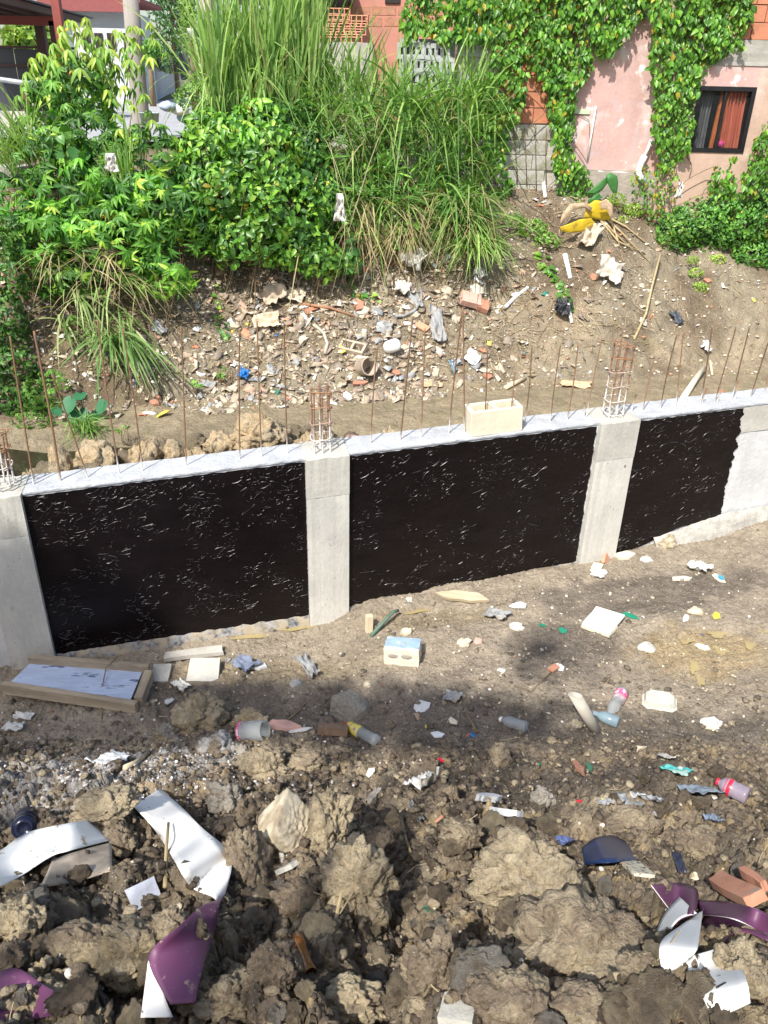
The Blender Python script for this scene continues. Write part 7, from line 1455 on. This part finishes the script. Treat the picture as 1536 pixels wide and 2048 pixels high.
xbox('room_floor', hx0+.2, hx1, Yh+.16, Yh+2.4, wz0-.7, wz0-.65, M['dark'], root, inv); xbox('room_ceiling', hx0+.2, hx1, Yh+.16, Yh+2.4, wz1+.3, wz1+.35, M['dark'], root, inv)
wf = empty('window', (0, 0, 0)); wf.parent = root; fr = .055
bm = bmesh.new(); cx = lambda a: a-inv[0]; cz = lambda a: a-inv[2]; cy = Yh+.02-inv[1]
for (a, b, c, d_) in ((wx0, wx1, wz1-fr, wz1), (wx0, wx1, wz0, wz0+fr), (wx0, wx0+fr, wz0+fr, wz1-fr), (wx1-fr, wx1, wz0+fr, wz1-fr)): bbox(bm, (cx((a+b)/2), cy, cz((c+d_)/2)), (b-a-.001, .07, d_-c-.001))
mid = wx0+(wx1-wx0)*.50; bbox(bm, (cx(mid), cy+.01, cz((wz0+wz1)/2)), (.035, .05, wz1-wz0-2*fr-.002)); bmesh_to(bm, 'frame', M['black'], wf)
for (a, b, yy) in ((wx0+fr, mid-.018, .02), (mid+.018, wx1-fr, .035)): xbox('pane', a, b, Yh+.01+yy, Yh+.015+yy, wz0+fr, wz1-fr, M['glass'], wf, inv)
def curtain(name, xa, xb, yy, z0, z1, m, folds, top=1., lean=0.):
    n = 60; V = []; 
    for j in range(9):
        u = j/8; z = z0+(z1-z0)*u
        for i in range(n):
            s = i/(n-1); x = xa+(xb-xa)*s*(1-.25*(1-u)*top)+lean*(1-u); V.append((x-inv[0], yy-inv[1]+.03*math.sin(s*folds*6.28+.6*math.sin(3*u))+.012*math.sin(s*folds*15), z-inv[2]))
    F = [(j*n+i, j*n+i+1, (j+1)*n+i+1, (j+1)*n+i) for j in range(8) for i in range(n-1)]; return link(name, polymesh(name, V, F), wf, m)
curtain('curtain', mid+.02, wx1-fr-.03, Yh+.095, wz0+.06, wz1-.06, M['curtain'], 6, .5, .06); curtain('curtain', mid-.04, mid+.10, Yh+.09, wz0+.05, wz1-.06, mat('orange_curtain', (.55, .17, .05), rough=.7, sheet=.1), 2, .8, -.03)
curtain('lace_curtain', wx0+.12, mid-.12, Yh+.16, wz0+.05, wz1-.06, M['lace'], 4, 0)
bm = bmesh.new(); r_ = bmesh.ops.create_icosphere(bm, subdivisions=2, radius=.05); bmesh.ops.translate(bm, vec=(cx(mid+.10), cy+.08, cz(wz0+.11)), verts=r_['verts']); bmesh_to(bm, 'pink_toy', mat('pink_toy', (.6, .06, .25), rough=.5), wf)
# roof edge and walls of the house behind the grass
Y2 = 15.5; root = empty('brick_house', (0, Y2, 2.5)); inv = tuple(root.location); tag(root, 'reddish plastered house behind the ivy with a dark roof edge and small openings', 'house', kind='thing')
wallbox('wall', 690, 975, -60, 66, Y2, .2, mat('reddish_plaster', (.48, .22, .17), rough=.9, var=.15, vscale=2, stain=[(3, .58, .68, (.40, .30, .26))]), root, inv, zlow=2.6)
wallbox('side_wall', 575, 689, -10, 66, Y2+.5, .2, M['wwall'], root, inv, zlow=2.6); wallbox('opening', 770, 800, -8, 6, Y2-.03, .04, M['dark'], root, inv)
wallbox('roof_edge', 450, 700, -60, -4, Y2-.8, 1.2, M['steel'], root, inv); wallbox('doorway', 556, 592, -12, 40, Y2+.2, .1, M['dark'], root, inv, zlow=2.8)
for k in range(9): wallbox('brick', 692+(k % 5)*52+(k//5)*24, 740+(k % 5)*52+(k//5)*24, 12+(k//5)*22, 31+(k//5)*22, Y2-.006, .02, M['terra'], root, inv, bev=.004)
# stacked hollow clay blocks on a slab
Ys = 14.2; o = wallbox('slab', 590, 745, 84, 92, Ys-.15, .6, M['kerb'], None, (0, 0, 0), zlow=2.55); o.name = 'stack_plinth'; tag(o, 'low concrete plinth under the stacked orange hollow blocks', 'plinth')
def clay_hollow(x, y, z, rz, lab, L=.34, H=.16):
    bm = bmesh.new(); t = .014
    for zz in (-H/2+t/2, 0, H/2-t/2): bbox(bm, (0, 0, zz), (L, .20, t))
    for q in range(5): bbox(bm, (-L/2+t/2+q*(L-t)/4, 0, -H/4), (t, .199, H/2-1.5*t-.001)); bbox(bm, (-L/2+t/2+q*(L-t)/4, 0, H/4), (t, .199, H/2-1.5*t-.001))
    o = bmesh_to(bm, 'hollow_clay_block', M['clayl']); o.location = (x, y, z); o.rotation_euler = (0, 0, rz); tag(o, lab, 'block', 'orange hollow blocks stacked behind the grass')
rows = [(76, (612, 655, 697)), (60, (620, 662, 704)), (44, (668, 708)), (30, (672,))]
for j, (py, xs) in enumerate(rows):
    for i, px in enumerate(xs):
        P = atY(px+6, py-2, Ys); clay_hollow(P[0], Ys+.1, P[2], .06*math.sin(i*3+j), f"orange hollow block in the {('lowest', 'second', 'third', 'top')[j]} row of the stack, {('first', 'second', 'third')[i]} from the left")
# pinkish gate post with planter
Y3 = 13.6; root = empty('gate_post', tuple(atY(410, 190, Y3))); inv = tuple(root.location); tag(root, 'pale pinkish post with a white urn in front, left of the tall grass', 'post')
wallbox('post', 403, 424, -40, 150, Y3+.3, .28, mat('pale_pink', (.58, .47, .43), rough=.9), root, inv, zlow=2.7)
V, F = lathe([(0, 0), (.08, 0), (.09, .04), (.05, .10), (.05, .45), (.12, .60), (.17, .66), (.17, .70), (.13, .70), (.12, .62), (0, .6)], 18); o = link('urn', polymesh('urn', V, F), root, M['wwall']); o.location = Vector(atY(405, 165, Y3))-Vector(inv); P = atY(412, 125, Y3); 
V, F = lathe([(0, 0), (.10, 0), (.13, .2), (.14, .21), (.12, .21), (0, .18)], 14); o = link('flower_pot', polymesh('flower_pot', V, F), root, M['terra']); o.location = Vector(atY(420, 125, Y3+.15))-Vector(inv)

# ------------------------------------------------------------------ the street, upper left
def zr(y): return float(height(np.array([-6.]), np.array([float(y)]), False)[0])
def strip_surf(name, pts, w_, m, lift=.02, kind='structure'):
    V = []; 
    for (x, y, hw) in pts: z = zr(y)+lift; V += [(x-hw, y, z), (x+hw, y, z)]
    F = [(2*i, 2*i+1, 2*i+3, 2*i+2) for i in range(len(pts)-1)]; me = polymesh(name, V, F, False); return tag(link(name, me, mat=m), kind=kind)
M['road'] = M['road']
ys_ = [13.4, 15, 18, 22, 27, 33, 40, 48, 58, 70, 85, 110]
strip_surf('road', [(-8.8 if y < 28 else -8.8-.02*(y-28), y, 5.2 if y < 24 else max(5.2-.06*(y-24), 3.4)) for y in ys_], 0, M['road'], .12)
strip_surf('verge', [(-16.5, y, 2.6) for y in (13.4, 20, 30)], 0, M['kerb'], .10)
def zroad(y): return zr(y)+.12
# utility pole
P = atY(282, 240, 14.0); T = atY(256, -60, 14.0); root = tube('utility_pole', [Vector((P[0], 14, P[2]-.7))-Vector(P), Vector((0, 0, 0)), (Vector(T)-Vector(P))*.5, Vector(T)-Vector(P)], [.142, .138, .128, .112], M['polec'], None, 20); root.location = P; tag(root, 'round weathered utility pole with a slight lean at the kerb', 'utility pole')
# dark sheet gate
P = atY(75, 205, 27.); root = empty('steel_gate', (P[0], 27., zroad(27))); inv = tuple(root.location); tag(root, 'long dark steel sheet gate across the road behind the dog', 'gate', kind='thing'); zg = zroad(27)
xa, xb = X_at(-120, 150, 27), X_at(158, 150, 27); ztop = Z_at(40, 92, 27)
npn = 9
for i in range(npn): xbox('panel', xa+(xb-xa)*i/npn+.01, xa+(xb-xa)*(i+1)/npn-.01, 27+.03*(i % 2), 27.04+.03*(i % 2), zg+.05, ztop-.08*i/npn*1.5, M['steel'], root, inv)
xbox('rail', xa, xb, 26.92, 26.99, ztop-.55, ztop-.48, M['brownst'], root, inv); xbox('rail', xa, xb, 26.92, 26.99, ztop-.06, ztop-.0, M['brownst'], root, inv)
# carport: two posts, dark roof underside, beams
Yc = 24.; root = empty('carport', (X_at(120, 150, Yc), Yc, zroad(24))); inv = tuple(root.location); tag(root, 'brown steel carport with a dark roof above the gate, upper left corner', 'carport', kind='thing')
for px, w2, m_, yy in ((123, .10, 'redsteel', 23.2), (112, .10, 'brownst', 24.5), (84, .12, 'brownst', 25.5)): x = X_at(px, 80, yy); xbox('post', x-w2, x+w2, yy-.1, yy+.1, zroad(24), Z_at(px, 43 if m_ != 'redsteel' else -40, yy), M[m_], root, inv)
z1 = Z_at(60, 40, 24.5); x0_, x1_ = X_at(-150, 40, 24.5), X_at(113, 40, 24.5)
xbox('beam', x0_, x1_, 24.4, 24.55, z1-.12, z1+.08, M['redsteel'], root, inv)
for k in range(7): xbox('rafter', x0_+.3+k*(x1_-x0_-.4)/6, x0_+.42+k*(x1_-x0_-.4)/6, 19.5, 27, z1+.10, z1+.24, M['brownst'], root, inv)
xbox('roof_sheet', x0_, x1_+.1, 19.3, 27.2, z1+.26, z1+.30, M['steel'], root, inv)
# house behind with maroon fascia
Yd = 44.; root = empty('street_house', (X_at(200, 60, Yd), Yd, zroad(44))); inv = tuple(root.location); tag(root, 'pale blue two-storey house with a maroon roof edge across the street', 'house', kind='thing')
xa, xb = X_at(60, 40, Yd), X_at(272, 40, Yd); xbox('wall', xa, xb, Yd, Yd+2.4, zroad(44)-1, Z_at(200, 24, Yd), M['hwall'], root, inv)
xbox('ground_floor', X_at(150, 100, Yd-1.5), X_at(262, 100, Yd-1.5), Yd-1.5, Yd-.01, zroad(44)-1, Z_at(200, 56, Yd-1.5), M['wwall'], root, inv)
bm = bmesh.new(); xr1 = X_at(292, 30, Yd); zA, zB, zC = Z_at(200, 28, Yd), Z_at(200, 8, Yd), Z_at(200, -30, Yd)
def quadp(bm, pts): bm.faces.new([bm.verts.new(tuple(np.array(p)-np.array(inv))) for p in pts])
xbox('roof_fascia', X_at(80, 20, Yd-1), xr1, Yd-1.2, Yd-1.0, zA, zB, M['maroon'], root, inv); bm.free()
xbox('roof', X_at(70, 20, Yd-1), xr1+.05, Yd-.99, Yd+2.8, zB+.02, zB+.2, M['maroon'], root, inv); xbox('upper_wall', xa, X_at(235, 0, Yd), Yd+.6, Yd+2.2, zB+.22, zC+2, M['hwall'], root, inv)
for px in (165, 190, 215, 247):
    f_ = wallbox('window', px, px+16, 66, 100, Yd-1.56, .05, M['dark'], root, inv); wallbox('window_bars', px+7, px+9, 66, 100, Yd-1.60, .03, M['brownst'], root, inv)
wallbox('window', 262, 270, 60, 78, Yd-.05, .05, M['dark'], root, inv); wallbox('eave_light', 128, 138, 56, 62, Yd-1.6, .1, M['ochre'], root, inv)
# white fence wall with arched openings receding up the street
xs0, xs1 = 46., 84.; A = atY(283, 183, xs0); B = atY(361, 170, xs1); root = empty('arched_fence', (A[0], xs0, A[2])); inv = tuple(root.location); tag(root, 'white tiled fence wall with arched dark openings and ochre coping running up the street', 'fence', kind='thing')
nb_ = 9
for i in range(nb_):
    u0, u1 = i/nb_, (i+1)/nb_; pa = A+(B-A)*u0; pb = A+(B-A)*u1; d = pb-pa; L = float(np.linalg.norm(d[:2])); an = math.atan2(d[1], d[0]); h = 2.0
    def seg(nm, a, b, z0, z1, m, th=.16, off=0.):
        bm = bmesh.new(); bbox(bm, ((a+b)/2, off, (z0+z1)/2), (b-a, th, z1-z0)); o = bmesh_to(bm, nm, m, root); o.location = pa-np.array(inv); o.rotation_euler = (0, 0, an); return o
    seg('wall_panel', 0, L*.999, -.6, h*.52, M['wwall']); seg('pillar', 0, L*.16, h*.521, h, M['wwall'], .22); seg('coping', -.05, L*.98, h, h*1.07, M['ochre'], .26); seg('grille', L*.17, L*.99, h*.53, h*.93, M['black'], .04)
    seg('arch_lintel', L*.161, L*.998, h*.931, h*.998, M['wwall'], .15)
# small white wall by the pole and the kerb
root = wallbox('kerb_wall', 150, 215, 150, 205, 30., .3, M['wwall'], None, (0, 0, 0), zlow=zroad(30)-.1); root.name = 'low_white_wall'; tag(root, 'low white wall end left of the utility pole', 'wall', kind='thing')
# trees along the street
def far_tree(name, px, py, rpx, rpy, Y, lab, cols, seed, lf=.28, n=2200, trunk=True, col=1.):
    r = np.random.default_rng(seed); c = atY(px, py, Y); k = CF/float((c-CAM)@_F); rx, rz = rpx/k, rpy/k; root = empty(name, (c[0], Y, zroad(min(Y, 100))-.1)); tag(root, lab, 'tree', kind='thing'); inv = np.array(root.location)
    v = _nz(r.normal(size=(n, 3))); q = 1+.35*fbm3(v*2, 3, seed); P = c+v*np.array([rx, rx*.8, rz])*(q*r.uniform(.35, 1.05, n))[:, None]; up = _nz(v+r.normal(0, .5, (n, 3))); d = _nz(r.normal(0, 1, (n, 3))+np.array([0, 0, -.4])); L = lf*r.uniform(.6, 1.3, n)
    G, F = leaf_geo(P, d, up, L, .5, np.full(n, .3), 'oval'); C = gcol(r, n, cols)*(1+.3*fbm3(P*.9, 2, seed)[:, None]); tag(link('crown', leaf_mesh('crown', G-inv, F, np.clip(C, 0, .6)), root, M['leaf']), kind='stuff')
    V, Fb = tube_arr([Vector((0, 0, 0)), Vector((.05, 0, (c[2]-inv[2])*.6)), Vector((0, 0, c[2]-inv[2]+rz*.6))], [.16, .12, .04], 8); link('trunk', polymesh('trunk', V, Fb), root, M['bark']); return root
far_tree('leafy_tree', 60, 75, 48, 28, 31., 'yellow-green tree over the dark gate inside the carport', [(.22, .34, .06), (.14, .25, .05), (.30, .38, .08)], 71)
far_tree('garden_tree', 295, 100, 26, 14, 40., 'rounded green garden bush in front of the fence wall', [(.10, .25, .06), (.15, .32, .08)], 72, .2)
# araucaria-like conifer: whorls of upcurved branches
P = atY(345, 60, 55.); root = empty('conifer', (P[0], 55., zroad(55))); tag(root, 'slender grey-green conifer with tiered open branches beyond the fence', 'tree', kind='thing'); b_ = Bag(); zt = 10.5; V, F = tube_arr([Vector((0, 0, 0)), Vector((0, 0, zt))], [.16, .03], 8); link('trunk', polymesh('trunk', V, F), root, M['bark'])
r = np.random.default_rng(3); pp = []; dd = []
for j in range(22):
    z = 1.4+j*.40; R_ = 1.75*(1-(z/zt)**1.6*.75)
    for q in range(7):
        th = q*.9+j*.6+r.uniform(-.2, .2); pts = [Vector((math.cos(th)*R_*u, math.sin(th)*R_*u, z+.25*u*u*R_-.05*u)) for u in (0, .35, .7, 1)]; V, F = tube_arr(pts, [.03, .02, .015, .01], 4, False); b_.add(V, F)
        for u in np.linspace(.25, 1, 12): pp += [(math.cos(th)*R_*u+r.normal(0, .05), math.sin(th)*R_*u+r.normal(0, .05), z+.25*u*u*R_-.05*u+r.normal(0, .03))]*2; dd += [(r.normal(), r.normal(), r.normal()+.3) for _ in range(2)]
b_.build('branches', M['bark'], root); pp, dd = np.array(pp), np.array(dd); n = len(pp); G, F = leaf_geo(pp, dd, _nz(r.normal(size=(n, 3))), np.full(n, .30), .35, np.full(n, .1), 'lance'); tag(link('crown', leaf_mesh('crown', G, F, gcol(r, n, [(.07, .17, .08), (.10, .21, .10), (.13, .25, .12)], yellow=0)), root, M['leaf']), kind='stuff')
far_tree('street_tree', 376, 25, 18, 55, 34., 'thin light green sapling in front of the tiered conifer', [(.16, .30, .06), (.22, .36, .09)], 74, .16, 700)
# dark netted gate further up
root = wallbox('mesh_gate', 360, 376, 108, 160, 47., .05, M['steel'], None, (0, 0, 0)); root.name = 'mesh_gate'; tag(root, 'dark mesh gate leaf at the top of the street', 'gate', kind='thing')
# railing of pipe with a post
Yr = 17.; root = empty('pipe_railing', tuple(atY(65, 230, Yr))); inv = Vector(root.location); tag(root, 'grey pipe railing with a rusty-topped post beside the road', 'railing'); V, F = tube_arr([Vector(atY(-60, 150, Yr))-inv, Vector(atY(30, 163, Yr))-inv, Vector(atY(82, 170, Yr))-inv], .045, 10); link('top_rail', polymesh('top_rail', V, F), root, M['galv'])
V, F = tube_arr([Vector(atY(66, 236, Yr))-inv, Vector(atY(64, 178, Yr))-inv], .05, 10); link('post', polymesh('post', V, F), root, M['pipe'])
o = wallbox('kerb_stone', -60, 84, 222, 232, 17.3, .3, M['kerb'], None, (0, 0, 0), zlow=2.7); o.name = 'kerb'; tag(o, 'grey concrete kerb edge under the pipe railing', 'kerb', kind='thing')
# culvert headwall at the left
P = drop(10, 340); o = wallbox('culvert', -80, 30, 334, 352, 11.0, 1.2, M['kerb'], None, (0, 0, 0)); o.name = 'culvert_slab'; tag(o, 'grey culvert slab end jutting in at the left edge', 'slab'); o = wallbox('culvert_wall', -80, 24, 353, 430, 11.15, .2, mat('dark_concrete', (.10, .09, .08), rough=.95), None, (0, 0, 0)); tag(o, 'dark concrete side below the culvert slab', 'concrete', kind='thing')
# sacks and a tub behind the pole
for k, (px, py, w_, h_, m_, lab) in enumerate(((335, 205, 34, 20, 'bluepaint', 'white and blue sack behind the pole, nearest the pole'), (360, 212, 40, 22, 'pvcw', 'white filled sack beside the road right of the pole'), (372, 228, 36, 20, 'bluetop', 'blue-striped sack lowest of the three'))):
    P = atY(px, py+8, 13.2+.1*k); kk = ppm(P); me = clod_mesh('sack', (w_/kk/2, w_/kk/2.5, h_/kk/2), (.7, .7, .7), 3, 800+k, .5, 0, 0); o = link('sack', me, mat=M[m_]); o.location = P; tag(o, lab, 'sack', 'sacks beside the road')
V, F = lathe([(0, 0), (.13, 0), (.15, .12), (.16, .125), (.145, .13), (.12, .02), (0, .02)], 22); o = link('plastic_tub', polymesh('plastic_tub', V, F), None, mat('tub', (.42, .52, .48), rough=.6)); o.location = atY(300, 244, 13.4); tag(o, 'pale round tub at the foot of the pole', 'tub')
# the dog
def dog():
    P = atY(52, 207, 22.); P[2] = zroad(22)+.0; sc = .62
    J = {'pel': (0, .20, .44, .075), 'mid': (0, .02, .43, .085), 'chest': (0, -.18, .44, .10), 'neck': (0, -.29, .53, .06), 'head': (.02, -.34, .63, .065), 'muz': (.03, -.44, .60, .032), 'tail': (0, .30, .50, .02), 'tail2': (0, .36, .60, .013)}
    E_ = [('pel', 'mid'), ('mid', 'chest'), ('chest', 'neck'), ('neck', 'head'), ('head', 'muz'), ('pel', 'tail'), ('tail', 'tail2')]
    for s, q in ((-1, 'l'), (1, 'r')):
        J['fs'+q] = (.06*s, -.20, .36, .045); J['fk'+q] = (.065*s, -.19, .18, .026); J['ff'+q] = (.065*s, -.21, .02, .024); J['hs'+q] = (.06*s, .19, .36, .055); J['hk'+q] = (.065*s, .13, .25, .038); J['hh'+q] = (.065*s, .26, .15, .022); J['hf'+q] = (.065*s, .23, .02, .024); J['ea'+q] = (.05*s+.02, -.32, .70, .018)
        E_ += [('chest', 'fs'+q), ('fs'+q, 'fk'+q), ('fk'+q, 'ff'+q), ('pel', 'hs'+q), ('hs'+q, 'hk'+q), ('hk'+q, 'hh'+q), ('hh'+q, 'hf'+q), ('head', 'ea'+q)]
    ks = list(J); me = bpy.data.meshes.new('dog'); me.from_pydata([J[k][:3] for k in ks], [(ks.index(a), ks.index(b)) for a, b in E_], []); o = link('dog', me, None, M['fur']); sk = o.modifiers.new('skin', 'SKIN'); 
    for i, k in enumerate(ks): me.skin_vertices[0].data[i].radius = (J[k][3], J[k][3])
    me.skin_vertices[0].data[0].use_root = True; sb = o.modifiers.new('sub', 'SUBSURF'); sb.levels = 2; sb.render_levels = 2
    o.location = P; o.rotation_euler = (0, 0, .5); tag(o, 'small brown dog standing on the road in front of the dark gate', 'dog')
dog()
